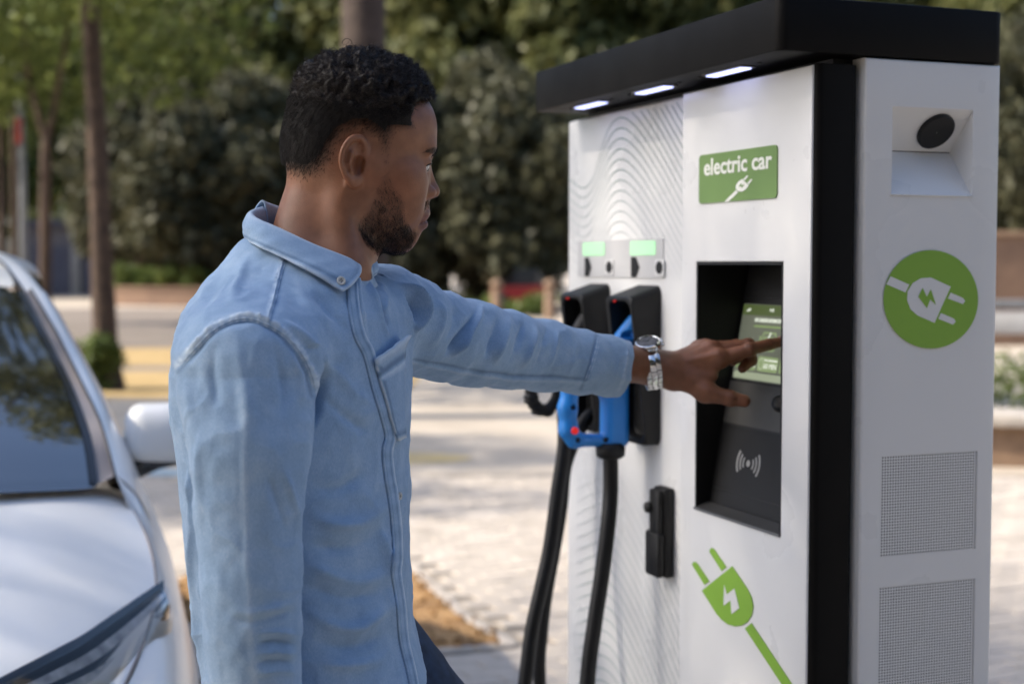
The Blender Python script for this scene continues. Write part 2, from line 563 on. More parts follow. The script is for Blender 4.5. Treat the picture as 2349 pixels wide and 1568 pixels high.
rng = random.Random(7)
bm = box_bm((-.0975, .0975), (-.0475, .0475), (-.004, .012), 0.004, 1)
brick_me = bpy.data.meshes.new('brick'); bm.to_mesh(brick_me); bm.free()
brick_me.materials.append(M['paver'])
spots = []
th = R(24)
ct, st = math.cos(th), math.sin(th)
for i in range(-60, 60):
    for j in range(-90, 90):
        u = (i + 0.5 * (j % 2)) * 0.2; v = j * 0.1
        x = u * ct - v * st; y = 7.0 + u * st + v * ct
        if not (-4.2 < x < 4.2 and 4.4 < y < 10.0): continue
        if inside((x, y), pit_poly) or any(inside((x + a, y + b), pit_poly) for a, b in ((.09, 0), (-.09, 0), (0, .09), (0, -.09))): continue
        a = Vector((x, y, 0))
        px = 1174.5 + FPX * x / y; py = 601 + FPX * 1.5 / y
        vis = py < 1600 and ((915 < px < 1330) or px > 2255 or (300 < px < 445))
        spots.append((0 if vis else 1, y, x))
spots.sort()
rest_v, rest_f = [], []
bv = [v.co.copy() for v in brick_me.vertices]; bf = [tuple(p.vertices) for p in brick_me.polygons]
for k, (vis, y, x) in enumerate(spots):
    rz = th + rng.uniform(-.012, .012)
    dz = rng.uniform(-.003, .003)
    tx, ty = rng.uniform(-.012, .012), rng.uniform(-.02, .02)
    if k < 300:
        o = obj('brick', brick_me, None, paving)
        o.location = (x, y, dz + .003); o.rotation_euler = (tx, ty, rz)
    else:
        mt = Matrix.Translation((x, y, dz + .003)) @ Matrix.Rotation(rz, 4, 'Z') @ Matrix.Rotation(ty, 4, 'Y')
        n0 = len(rest_v)
        rest_v += [mt @ c for c in bv]
        rest_f += [tuple(n0 + q for q in f) for f in bf]
if rest_v:
    rb = mesh_from('bricks_further_off', rest_v, rest_f, M['paver'], paving); rb['kind'] = 'stuff'

# the tree pit: a bed of brown earth and litter let into the paving
def earth_bed(poly, z0):
    xs = [p.x for p in poly]; ys = [p.y for p in poly]
    V, Fc, idx = [], [], {}
    st_ = 0.05
    nx = int((max(xs) - min(xs)) / st_) + 1; ny = int((max(ys) - min(ys)) / st_) + 1
    r_ = random.Random(3)
    for i in range(nx + 1):
        for j in range(ny + 1):
            x = min(xs) + i * st_; y = min(ys) + j * st_
            if inside((x, y), poly):
                idx[i, j] = len(V)
                V.append((x + r_.uniform(-.015, .015), y + r_.uniform(-.015, .015), z0 + r_.uniform(-.003, .004)))
    for (i, j) in list(idx):
        q = [(i, j), (i + 1, j), (i + 1, j + 1), (i, j + 1)]
        if all(k in idx for k in q): Fc.append(tuple(idx[k] for k in q))
    return V, Fc
eb = sheet('earth_bed', [(p.x, p.y) for p in pit_poly], 0.0135, M['soil']); eb['kind'] = 'structure'
V, Fc = earth_bed(pit_poly, 0.019)
soil = mesh_from('earth_bed', V, Fc, M['soil'], None, True); soil['kind'] = 'structure'
edging = empty('bed_edging', (0, 0, 0)); tag(edging, 'flush pale stone edging round the brown earth bed', 'edging')
for i in range(len(pit_poly)):
    a, b = pit_poly[i], pit_poly[(i + 1) % len(pit_poly)]
    L0 = (b - a).length; t_ = (b - a).normalized(); nn = max(1, round(L0 / .45))
    for k in range(nn):
        m0 = a + t_ * (L0 * k / nn + .004); m1 = a + t_ * (L0 * (k + 1) / nn - .004)
        o = box('edging_stone', (0, (m1 - m0).length), (-.028, .028), (-.01, .020), M['paver'], edging, .004)
        o.location = (m0.x, m0.y, rng.uniform(-.001, .001)); o.rotation_euler = (0, 0, math.atan2(t_.y, t_.x))
M['litter'] = leaf_mat('litter', [(0.15, 0.07, 0.02), (0.30, 0.16, 0.05), (0.42, 0.27, 0.10)], 0.1)

def leaf_cloud(rs, centers, radii, n, size, shell=0.55, squash=1.0, droop=0.0):
    """n rhombus leaves in clumps; returns verts and quads"""
    centers = np.asarray(centers, float); radii = np.asarray(radii, float)
    w = radii ** 2; w = w / w.sum()
    ci = rs.choice(len(centers), size=n, p=w)
    d = rs.normal(size=(n, 3)); d /= np.linalg.norm(d, axis=1)[:, None]
    rr = shell + (1 - shell) * rs.random(n) ** 0.6
    rr = rr * (0.85 + 0.3 * rs.random(n))
    p = centers[ci] + d * (radii[ci] * rr)[:, None] * np.array([1, 1, squash])
    p[:, 2] -= droop * rs.random(n)
    nr = d * 0.6 + rs.normal(size=(n, 3)) * 0.7 + np.array([0, 0, 0.5])
    nr /= np.linalg.norm(nr, axis=1)[:, None]
    a = rs.normal(size=(n, 3)); t = a - nr * (a * nr).sum(1)[:, None]; t /= np.linalg.norm(t, axis=1)[:, None]
    b = np.cross(nr, t)
    s = size * (0.6 + 0.8 * rs.random(n))[:, None]
    bend = nr * s * 0.18
    V = np.stack([p - t * s, p + b * s * 0.5 + bend, p + t * s, p - b * s * 0.5 + bend], 1).reshape(-1, 3)
    Fq = np.arange(n * 4).reshape(-1, 4)
    return V, Fq

rs0 = np.random.default_rng(5)
n = 900
xs = rs0.uniform(min(p.x for p in pit_poly), max(p.x for p in pit_poly), n); ys = rs0.uniform(min(p.y for p in pit_poly), max(p.y for p in pit_poly), n)
keep = np.array([inside((x, y), pit_poly) for x, y in zip(xs, ys)])
ctr = np.stack([xs, ys, np.full(n, .03)], 1)[keep]
V, Fq = leaf_cloud(rs0, ctr, np.full(len(ctr), .02), 1500, .011, 0.2, 0.3)
lit = obj('leaf_litter', np_mesh('leaf_litter', V, Fq, False), M['litter'])
tag(lit, 'dry leaf litter strewn over the brown earth bed', 'leaf litter', kind='stuff')

# ------------------------------------------------------------------ trees
def limb(V, Fc, path, r0, r1, sides=9):
    n = len(path)
    v, f = tube(path, [r0 + (r1 - r0) * i / (n - 1) for i in range(n)], sides)
    o = len(V); V += v; Fc += [tuple(o + k for k in q) for q in f]

def trunk_obj(parent, path, r0, r1, branches, mat, seed, flare=1.35):
    rg = random.Random(seed)
    V, Fc = [], []
    pts = catmull(path, 6)
    n = len(pts)
    rad = []
    for i in range(n):
        t = i / (n - 1)
        rad.append((r0 + (r1 - r0) * t) * (1 + (flare - 1) * max(0, 1 - t * 9)) * rg.uniform(.96, 1.05))
    v, f = tube(pts, rad, 12); V += v; Fc += f
    for bpath, b0, b1 in branches:
        limb(V, Fc, catmull(bpath, 4), b0, b1, 7)
    return mesh_from('trunk', V, Fc, mat, parent, True)

def tree(name, label, cat, base, path, r0, r1, branches, clumps, nleaf, lsize, leaf, bark, seed, group=None, shell=.35, squash=.8, crown_mesh=None):
    t = empty(name, base)
    tag(t, label, cat, group)
    trunk_obj(t, path, r0, r1, branches, bark, seed)
    if crown_mesh is None:
        rs = np.random.default_rng(seed)
        V, Fq = leaf_cloud(rs, [c[:3] for c in clumps], [c[3] for c in clumps], nleaf, lsize, shell, squash)
        crown_mesh = np_mesh('crown', V, Fq, False)
    c = obj('crown', crown_mesh, leaf, t)
    return t

def clumps_in(seed, c, r, n, rmin, rmax):
    rs = np.random.default_rng(seed)
    out = []
    for _ in range(n):
        d = rs.normal(size=3); d /= np.linalg.norm(d); q = rs.random() ** (1 / 2.2)
        out.append((c[0] + d[0] * r[0] * q, c[1] + d[1] * r[1] * q, c[2] + d[2] * r[2] * q, rs.uniform(rmin, rmax)))
    return out

# the slim tree behind the car, trunk bare to four metres
b = ground_at(250, 893)
def rel(x, y, Y, base): return at(x, y, Y) - Vector(base)
Yb = b.y
tree('street_tree', 'slim brown tree trunk rising beside the yellow crossing, nearest tree behind the car', 'tree', b,
     [(0, 0, 0), rel(238, 700, Yb, b), rel(226, 400, Yb, b), rel(205, 0, Yb, b), (-.35, .1, 7.0)], .155, .09,
     [([rel(207, 40, Yb, b), rel(160, -120, Yb + .3, b), (-1.6, .4, 6.6)], .07, .02), ([rel(207, 20, Yb, b), rel(270, -150, Yb - .5, b), (1.2, -.8, 6.8)], .07, .02)],
     clumps_in(21, (0.3, -0.3, 6.2), (3.4, 3.2, 1.9), 46, .45, .95), 9000, .085, M['leaf_fresh'], M['bark'], 21)
b = ground_at(102, 790)
tree('forked_tree', 'thin tree forking into two stems left of the slim nearest trunk', 'tree', b,
     [(0, 0, 0), rel(104, 600, b.y, b), rel(104, 420, b.y, b), rel(107, 320, b.y, b)], .12, .09,
     [([rel(107, 330, b.y, b), rel(85, 250, b.y, b), rel(62, 150, b.y, b), rel(50, -60, b.y, b)], .07, .03), ([rel(107, 325, b.y, b), rel(122, 260, b.y, b), rel(140, 160, b.y, b), rel(175, -60, b.y, b)], .075, .03)],
     clumps_in(22, (0, 0, 6.6), (4.2, 3.4, 2.2), 44, .6, 1.2), 8000, .11, M['leaf_fresh'], M['bark'], 22)
for k, (x, y, w, sd, lab) in enumerate(((33, 760, .085, 23, 'thin dark trunk just left of the grey pole, at the picture edge'), (4, 745, .11, 24, 'dark trunk cut by the left picture edge behind the car roof'))):
    b = ground_at(x, y)
    tree('street_tree', lab, 'tree', b, [(0, 0, 0), rel(x + 1, 500, b.y, b), rel(x - 3, 200, b.y, b), rel(x - 2, -60, b.y, b)], w, w * .6,
         [([rel(x - 3, 180, b.y, b), rel(x + 40, 60, b.y, b), rel(x + 70, -40, b.y, b)], .05, .02)],
         clumps_in(sd, (0, 0, 6.4), (3.2, 3.2, 2.2), 34, .6, 1.1), 5000, .12, M['leaf_fresh'], M['bark'], sd)
# the stout trunk straight behind the man's head
b = Vector(((835 - 1174.5) / FPX * 14, 14, 0))
tree('stout_tree', 'stout pale brown trunk standing straight behind the man\'s head', 'tree', b,
     [(0, 0, 0), rel(842, 700, 14, b), rel(836, 300, 14, b), rel(833, 0, 14, b), (0, 0, 8.0)], .215, .20,
     [([(0, 0, 6.6), (1.2, .3, 8.3), (2.5, .4, 9.2)], .11, .03), ([(0, 0, 6.2), (-1.3, .6, 8.0), (-2.6, 1.0, 9.0)], .11, .03), ([(0, 0, 7.4), (.1, -1.0, 9.2), (.3, -2.2, 10)], .10, .03)],
     clumps_in(25, (0, 0, 9.4), (3.6, 3.4, 1.8), 40, .6, 1.1), 9000, .11, M['leaf_olive'], M['bark_big'], 25)

# dense dark evergreens far behind, and the line of tall trees that closes the view
def crown_proto(seed, r, n, nl, ls, rmin, rmax, sq=.85):
    cl = clumps_in(seed, (0, 0, 0), r, n, rmin, rmax)
    V, Fq = leaf_cloud(np.random.default_rng(seed), [c[:3] for c in cl], [c[3] for c in cl], nl, ls, .45, sq)
    return np_mesh('crown', V, Fq, False)
proto = {
    'dark': [crown_proto(31, (3.1, 2.6, 3.4), 60, 15000, .20, .7, 1.3), crown_proto(32, (3.2, 2.6, 3.3), 60, 15000, .20, .7, 1.3)],
    'olive': [crown_proto(33, (3.9, 3.2, 4.0), 70, 15000, .22, .8, 1.5), crown_proto(34, (3.8, 3.2, 4.1), 70, 15000, .22, .8, 1.5)],
    'fresh': [crown_proto(35, (4.6, 3.6, 3.6), 60, 12000, .20, .9, 1.6)],
}
def far_tree(name, label, px, Y, zc, sx, sz, kind, var, seed, group):
    X = (px - 1174.5) / FPX * Y
    t = empty(name, (X, Y, 0)); tag(t, label, 'tree', group)
    rg = random.Random(seed)
    trunk_obj(t, [(0, 0, 0), (rg.uniform(-.2, .2), 0, zc * .5), (rg.uniform(-.4, .4), 0, zc)], .24, .12, [([(0, 0, zc * .55), (1.0, 0, zc * .8), (1.8, .3, zc)], .1, .03), ([(0, 0, zc * .5), (-1.1, .2, zc * .8), (-2.0, -.2, zc)], .1, .03)], M['bark'], seed)
    c = obj('crown', proto[kind][var], {'dark': M['leaf_dark'], 'olive': M['leaf_olive'], 'fresh': M['leaf_fresh']}[kind], t)
    c.location = (0, 0, zc); c.scale = (sx, sx, sz); c.rotation_euler = (0, 0, rg.uniform(0, 6.28))
    return t
G1 = 'dense dark evergreens across the middle distance'
ev = [(330, 58, 4.6, .95, 1.1, 'dark', 0, 'dark evergreen between the slim trunk and the man\'s neck, left one'),
      (470, 55, 3.9, 1.0, 1.0, 'dark', 1, 'broad dark evergreen behind the curved planter, left of the man\'s head'),
      (620, 60, 4.8, 1.05, 1.15, 'dark', 0, 'tall dark evergreen close behind the back of the man\'s head'),
      (960, 46, 3.9, .85, 1.05, 'dark', 1, 'dark evergreen showing just right of the man\'s face'),
      (1090, 48, 4.2, .9, 1.1, 'dark', 0, 'dark evergreen midway between the man\'s face and the charging station'),
      (1230, 45, 3.6, .85, 1.0, 'dark', 1, 'dark evergreen against the left edge of the charging station'),
      (1500, 48, 4.2, .9, 1.1, 'dark', 0, None), (1900, 48, 4.2, .95, 1.1, 'dark', 1, None),
      (2330, 40, 4.0, .8, 1.1, 'dark', 0, 'dark evergreen right of the charging station, above the brown wall')]
for k, (px, Y, zc, sx, sz, kd, va, lab) in enumerate(ev):
    if lab is None: lab = 'dark evergreen hidden behind the %s half of the charging station' % ('left' if px < 1700 else 'right')
    far_tree('evergreen_tree', lab, px, Y, zc, sx, sz, kd, va, 40 + k, G1)
G2 = 'tall trees that close the view'
bk = [(-60, 70, 9, 1.5, 1.6, 'fresh', 0, 'pale green tall tree at the far left behind the trunks'),
      (200, 76, 10, 1.6, 1.7, 'fresh', 0, 'pale green tall tree far behind the slim nearest trunk'),
      (480, 78, 11, 1.6, 1.6, 'olive', 0, 'grey green tall tree far behind, left of the man\'s head'),
      (760, 76, 10.5, 1.6, 1.7, 'olive', 1, 'grey green tall tree far behind the stout trunk'),
      (1020, 62, 9.6, 1.35, 1.5, 'olive', 0, 'sunlit olive green tree above the dark evergreens, right of the man\'s hair'),
      (1230, 60, 9.2, 1.35, 1.5, 'olive', 1, 'sunlit olive green tree at the left end of the black canopy'),
      (1480, 62, 10, 1.5, 1.6, 'olive', 0, 'olive green tree showing over the sloping edge of the black canopy'),
      (1800, 66, 11, 1.6, 1.6, 'olive', 1, 'olive green tree wholly behind the black canopy'),
      (2120, 64, 10, 1.5, 1.6, 'olive', 0, 'olive green tree behind the right half of the canopy'),
      (2400, 58, 9.0, 1.4, 1.6, 'olive', 1, 'olive green tree at the top right picture corner')]
for k, (px, Y, zc, sx, sz, kd, va, lab) in enumerate(bk):
    far_tree('tall_tree', lab, px, Y, zc, sx, sz, kd, va, 60 + k, G2)

# the same belt of trees goes on beyond both picture edges
for k, (x, y, zc, sx) in enumerate(((-30, 62, 9, 1.6), (-42, 52, 9, 1.6), (-46, 38, 8.5, 1.5), (-44, 25, 8.5, 1.5), (-42, 12, 8, 1.4), (29, 50, 9, 1.5), (34, 38, 9, 1.5), (35, 26, 8.5, 1.5), (33, 14, 8.5, 1.4))):
    side_ = 'left' if x < 0 else 'right'
    far_tree('tall_tree', 'tall tree outside the picture on the %s, number %s along the belt' % (side_, ('one', 'two', 'three', 'four', 'five')[k if x < 0 else k - 5]), 1174.5 + FPX * x / y, y, zc, sx, sx * 1.05, 'olive', k % 2, 180 + k, 'tall trees beyond the picture edges')
# street trees on the left and behind the photographer: they shade the car, the man and the station
def even_crown(seed, r, n, ls):
    rs = np.random.default_rng(seed)
    V, Fq = leaf_cloud(rs, clumps_in(seed, (0, 0, 0), r, 14, 0.1, 0.2) and [c[:3] for c in clumps_in(seed, (0, 0, 0), (r[0] * .55, r[1] * .55, r[2] * .4), 14, .1, .2)], [r[2] * 1.15] * 14, n, ls, .05, .9)
    return np_mesh('crown', V, Fq, False)
shade_crowns = [even_crown(81, (3.8, 3.8, 1.9), 23000, .06), crown_proto(82, (3.4, 3.6, 1.8), 60, 26000, .075, .6, 1.15, .8)]
def shade_tree(x, y, zc, s, var, seed, lab, dens=1.0):
    t = empty('street_tree', (x, y, 0)); tag(t, lab, 'tree', 'street trees outside the picture')
    trunk_obj(t, [(0, 0, 0), (.1, 0, zc * .4), (0, .1, zc * .9)], .17, .1,
              [([(0, 0, zc * .55), (1.2, .2, zc * .85), (2.2, .4, zc)], .08, .02), ([(0, 0, zc * .5), (-1.2, -.3, zc * .8), (-2.3, -.2, zc)], .08, .02), ([(0, 0, zc * .6), (.2, 1.2, zc * .9), (.1, 2.2, zc * 1.05)], .08, .02)], M['bark'], seed)
    c = obj('crown', shade_crowns[var], M['leaf_fresh'], t)
    c.location = (0, 0, zc); c.scale = (s, s, s); c.rotation_euler = (0, 0, seed * 1.7)
SHADE = [(-8.7, -1.5, 8.9, 1.0, 0, 91, 'street tree left of the car whose crown shades the man'),
         (-3.0, -8.2, 7.0, 1.0, 0, 93, 'street tree straight behind the photographer'),
         (-13.5, 12.5, 7.4, .8, 1, 95, 'street tree far left beyond the car'),
         (-11.0, 9.6, 7.2, .75, 1, 99, 'street tree left of the picture whose shadow falls behind the man')]
for a in SHADE: shade_tree(*a)
# unseen belt of bushy trees, added behind the camera to block low sky light
for k, (x, y, zc, sx) in enumerate(((-13, -11, 4.2, 1.3), (-6.5, -12, 5.2, 1.4), (0, -11.5, 5.4, 1.4), (6.5, -11, 4.6, 1.35), (13, -8, 4.2, 1.3))):
    t = empty('sky_block_tree', (x, y, 0)); tag(t, '%s added bushy tree behind the photographer, blocking low sky light' % ('leftmost', 'second from left', 'third from left', 'fourth from left', 'rightmost')[k], 'tree', 'added unseen trees that block low sky light')
    trunk_obj(t, [(0, 0, 0), (.1, 0, 1.5), (0, 0, 3)], .2, .1, [], M['bark'], 200 + k)
    c = obj('crown', proto['dark'][k % 2], M['leaf_dark'], t); c.location = (0, 0, zc); c.scale = (sx * 1.15, sx * 1.15, sx * 1.3); c.rotation_euler = (0, 0, k * 1.3)
# unseen, thinly leaved tree added to filter the sun on station and ground
thin = empty('street_tree', (-9.6, 2.5, 0)); tag(thin, 'added thinly leaved tree left of the car, filtering the sun on the station', 'tree', 'street trees outside the picture')
trunk_obj(thin, [(0, 0, 0), (.1, 0, 4), (0, 0, 8.2)], .14, .07, [([(0, 0, 5), (.9, -.6, 7.4), (1.4, -1.2, 8.8)], .06, .02), ([(0, 0, 5.4), (-.9, .7, 7.6), (-1.5, 1.2, 9)], .06, .02)], M['bark'], 97)
V, Fq = leaf_cloud(np.random.default_rng(97), [(0, 0, 9.7), (0, 1.6, 9.9), (0.2, -1.4, 9.6)], [2.1, 1.9, 1.8], 13000, .05, 0.05, .85)
obj('crown', np_mesh('crown', V, Fq, False), M['leaf_fresh'], thin)

# ------------------------------------------------------------------ low walls, planter, far building, pole, rail
def bar_along(name, pts, w, z0, z1, mat, parent=None):
    """a wall of width w that follows a ground line"""
    V, Fc = [], []
    n = len(pts)
    for i, p in enumerate(pts):
        a = Vector(pts[max(i - 1, 0)]); b_ = Vector(pts[min(i + 1, n - 1)])
        t = (b_ - a).normalized(); nr = Vector((-t.y, t.x)) * w / 2
        for s, z in ((-1, z0), (1, z0), (1, z1), (-1, z1)):
            V.append((p[0] + nr.x * s, p[1] + nr.y * s, z))
    for i in range(n - 1):
        for k in range(4):
            k2 = (k + 1) % 4
            Fc.append((i * 4 + k, i * 4 + k2, i * 4 + 4 + k2, i * 4 + 4 + k))
    Fc.append((3, 2, 1, 0)); Fc.append(tuple((n - 1) * 4 + k for k in range(4)))
    return mesh_from(name, V, Fc, mat, parent)

pl = empty('curved_planter', (-9.5, 51, 0)); tag(pl, 'low curved brown planter wall across the side street', 'planter')
arc = []
for k in range(15):
    a = k / 14
    arc.append((-4.2 + 9.5 * a, -1.2 - 1.6 * math.sin(a * 3.0) + 0.6 * (1 - a)))
bar_along('wall', arc, .35, 0.0, .58, M['planter_brown'], pl)
bar_along('coping', [(x, y) for x, y in arc], .45, .58, .66, M['planter_brown'], pl)
earth = mesh_from('planting_soil', [(p[0], p[1] + .1, .5) for p in arc] + [(p[0], 5, .5) for p in arc], [(i, i + 1, 16 + i, 15 + i) for i in range(14)], M['soil'], pl)
def shrub(label, base, clumps, n, size, leaf, seed, group=None, name='shrub'):
    rs = np.random.default_rng(seed)
    s = empty(name, base); tag(s, label, 'shrub', group)
    V, Fq = leaf_cloud(rs, [c[:3] for c in clumps], [c[3] for c in clumps], n, size, .3, .8)
    obj('foliage', np_mesh('foliage', V, Fq, False), leaf, s)
    VV, FF = [], []
    for c in clumps[:6]:
        limb(VV, FF, [(0, 0, 0), (c[0] * .5, c[1] * .5, c[2] * .5), (c[0], c[1], c[2])], .02, .008, 5)
    mesh_from('stem', VV, FF, M['bark'], s, True)
for k, (px, Y, w, h, lab) in enumerate(((330, 53, 1.4, .75, 'pale green shrub at the left end of the curved planter'), (415, 52.5, 1.5, .75, 'pale green shrub in the middle of the curved planter'), (500, 53, 1.5, .6, 'pale green shrub in the curved planter next to the man\'s collar'))):
    X = (px - 1174.5) / FPX * Y
    shrub(lab, (X, Y, .45), clumps_in(120 + k, (0, 0, h * .6), (w, .8, h * .5), 22, .25, .45), 2600, .09, M['leaf_shrub'], 120 + k, 'shrubs in the curved planter')
b = ground_at(235, 895)
shrub('leafy suckers growing round the foot of the slim nearest tree', b, clumps_in(131, (-.12, 0, .33), (.3, .28, .36), 18, .1, .2), 1500, .045, M['leaf_shrub'], 131)

# far buildings behind the trunks on the left
def far_building(label, px0, px1, Y, h, seed):
    x0 = (px0 - 1174.5) / FPX * Y; x1 = (px1 - 1174.5) / FPX * Y
    t = empty('low_building', ((x0 + x1) / 2, Y, 0)); tag(t, label, 'building')
    w = (x1 - x0) / 2
    box('wall', (-w, w), (0, 4), (0, h), M['wall_far'], t, 0)
    box('roof', (-w - .3, w + .3), (-.4, 4.3), (h + .01, h + .3), M['shutter'], t, 0.02)
    nb = max(2, int(2 * w / 2.6))
    for i in range(nb):
        xc = -w + (i + .5) * 2 * w / nb
        s = box('shutter', (xc - w / nb * .72, xc + w / nb * .72), (-.06, -.005), (0.05, h * .72), M['shutter'], t, 0)
        box('pillar', (xc + w / nb * .80, xc + w / nb * 1.12), (-.25, -.005), (0, h - .02), M['pale_stone'], t, .01)
far_building('low grey building with shutters behind the left trunks', 60, 300, 66, 3.1, 1)
far_building('low grey building with shutters behind the curved planter', 330, 640, 68, 3.0, 2)
pb = empty('stone_planter', (*ground_at(200, 672).xy, 0)); tag(pb, 'pale stone planter box beyond the side street', 'planter')
box('wall', (-3.2, 1.8), (0, 1.6), (0, .7), M['pale_stone'], pb, .03); box('planting_soil', (-3.05, 1.65), (.15, 1.45), (.70, .72), M['soil'], pb, 0)
# grey street pole with a red band
b = ground_at(56, 770)
pole = empty('street_pole', b); tag(pole, 'grey street pole with a red band between the thin left trunks', 'pole')
tube_obj('shaft', [(0, 0, 0), rel(52, 400, b.y, b), rel(43, 172, b.y, b)], [.075, .07, .06], M['pole_grey'], pole, 12)
tube_obj('base_collar', [(0, 0, 0), (0, 0, .35)], [.12, .11], M['pole_grey'], pole, 12)
z1, z2 = rel(46, 330, b.y, b), rel(44.5, 272, b.y, b)
tube_obj('red_band', [z1, z2], [.082, .082], M['red_band'], pole, 12)
tube_obj('pole_cap', [rel(43, 173, b.y, b), rel(42.7, 164, b.y, b)], [.08, .05], M['pole_grey'], pole, 12)

# right of the station: low stone wall, hedge, rail, brown wall
rw = empty('low_stone_wall', (4.2, 10.6, 0)); tag(rw, 'low brown stone wall with a pale sunlit coping, right of the station', 'wall')
bar_along('wall', [(-1.6, .45), (0, .1), (1.6, -.35), (3.2, -.8)], .5, 0, .30, M['stone_wall'], rw)
for k in range(7):
    xa = -1.6 + k * .68; ya = .45 - (xa + 1.6) * .26
    s = box('coping_stone', (-.33, .33), (-.30, .34), (.302, .385), M['pale_stone'], rw, .012)
    s.location = (xa + .3, ya - .07, 0); s.rotation_euler = (0, 0, R(-14.6))
shrub('clipped green hedge behind the low stone wall', (4.9, 12.1, .0), [(x, y, z, .26) for x in np.arange(-2.2, 2.4, .3) for y in (-.1, .25) for z in (.25, .55)], 7000, .035, M['leaf_shrub'], 141, None, 'hedge')
rl = empty('guard_rail', (5.4, 14.2, 0)); tag(rl, 'white guard rail with a dark top bar behind the hedge', 'rail')
box('board', (-2.6, 2.6), (-.03, .03), (.80, 1.02), M['white_rail'], rl, .01)
box('top_bar', (-2.6, 2.6), (-.04, .04), (1.05, 1.13), M['pole_grey'], rl, .01)
for x in (-2.3, -.8, .7, 2.2): box('post', (x - .05, x + .05), (.035, .12), (0, 1.1), M['pole_grey'], rl, .01)
bw = empty('brown_wall', (10.4, 26, 0)); tag(bw, 'brown garden wall far right beneath the dark evergreen', 'wall')
box('wall', (-4, 4), (0, .4), (0, 1.95), M['planter_brown'], bw, 0); box('coping', (-4.1, 4.1), (-.06, .46), (1.953, 2.05), M['stone_wall'], bw, .02)
# small far things between the man and the station: a red car roof line, bollards, ground plants
fc = empty('far_red_car', ((1195 - 1174.5) / FPX * 43, 43, 0)); tag(fc, 'small red car parked far behind the outstretched arm', 'car')
M['far_red'] = pmat('far_red', (0.22, 0.02, 0.022), 0.35)
M['far_glass'] = pmat('far_glass', (0.02, 0.025, 0.03), 0.1)
def loft_box(name, secs, mat, parent):
    V, Fc = [], []
    for x, y0, y1, z0, z1 in secs:
        V += [(x, y0, z0), (x, y1, z0), (x, y1, z1), (x, y0, z1)]
    for i in range(len(secs) - 1):
        for k in range(4):
            k2 = (k + 1) % 4
            Fc.append((i * 4 + k, i * 4 + k2, i * 4 + 4 + k2, i * 4 + 4 + k))
    Fc.append((3, 2, 1, 0)); Fc.append(tuple((len(secs) - 1) * 4 + k for k in range(4)))
    return mesh_from(name, V, Fc, mat, parent)
loft_box('body', [(-.95, -.75, .75, .35, .55), (-.85, -.8, .8, .25, .72), (-.3, -.82, .82, .22, .80), (.6, -.82, .82, .22, .82), (.95, -.75, .75, .3, .7)], M['far_red'], fc)
loft_box('cabin', [(-.5, -.7, .7, .8, .82), (-.15, -.62, .62, .81, 1.3), (.45, -.62, .62, .82, 1.32), (.85, -.7, .7, .82, .84)], M['far_glass'], fc)
for x in (-.6, .6):
    tube_obj('wheel', [(x, -.84, .3), (x, -.66, .3)], [.3, .3], M['black_rubber'], fc, 16)
for px, lab in ((1140, 'stone bollard left of the far red car'), (1262, 'stone bollard beside the left edge of the station')):
    bo = empty('bollard', ((px - 1174.5) / FPX * 38, 38, 0)); tag(bo, lab, 'bollard', 'pale bollards behind the arm')
    tube_obj('post', [(0, 0, 0), (0, 0, .1), (0, 0, .75), (0, 0, .8)], [.2, .16, .15, .10], M['stone_wall'], bo, 14)
    tube_obj('cap', [(0, 0, .8), (0, 0, .86), (0, 0, .98), (0, 0, 1.05)], [.1, .17, .17, .05], M['stone_wall'], bo, 14)
for k, (px, Y, h) in enumerate(((1010, 44, .55), (1120, 41, .5), (1230, 40, .55))):
    X = (px - 1174.5) / FPX * Y
    shrub(('low green plants far behind the man\'s upper arm', 'low green plants far behind the elbow of the raised arm', 'low green plants behind the black connector')[k], (X, Y, 0), clumps_in(150 + k, (0, 0, h * .6), (.9, .6, h * .45), 12, .2, .35), 900, .08, M['leaf_shrub'], 150 + k, 'low plants behind the arm')
# ------------------------------------------------------------------ the charging station (local x into the cabinet, y along its front, z up)
ST_O = at(1862, 600, 2.05); ST_O.z = 0
ST_A = R(21.4)
UD = Vector((math.cos(ST_A), math.sin(ST_A), 0)); VD = Vector((-math.sin(ST_A), math.cos(ST_A), 0))
def on_front(x, y, u):
    d = at(x, y, 1.0) - Vector((0, 0, 1.5)); c0 = Vector((0, 0, 1.5)) - ST_O
    t = (u - c0.dot(UD)) / d.dot(UD); q = c0 + d * t
    return (u, q.dot(VD), q.z)
def on_side(x, y, v):
    d = at(x, y, 1.0) - Vector((0, 0, 1.5)); c0 = Vector((0, 0, 1.5)) - ST_O
    t = (v - c0.dot(VD)) / d.dot(VD); q = c0 + d * t
    return (q.dot(UD), v, q.z)
st = empty('charging_station', ST_O, ST_A)
tag(st, 'white electric car charging station with black canopy and touch screen', 'charging station')
FA, FB = (0, -1, 0), (0, 0, 1)       # front face axes, seen from outside
SA, SB = (1, 0, 0), (0, 0, 1)        # side face axes

# plinth and cabinet core
box('plinth', (.02, .30), (.01, .90), (0, .10), M['black_paint'], st, .004)
box('cabinet', (.115, .295), (.035, .905), (.102, 1.774), M['black_paint'], st, .004)
box('back_panel', (.297, .315), (.034, .912), (.102, 1.786), M['white_paint'], st, .004)
box('far_side_panel', (.06, .312), (.907, .918), (.102, 1.786), M['white_paint'], st, .004)
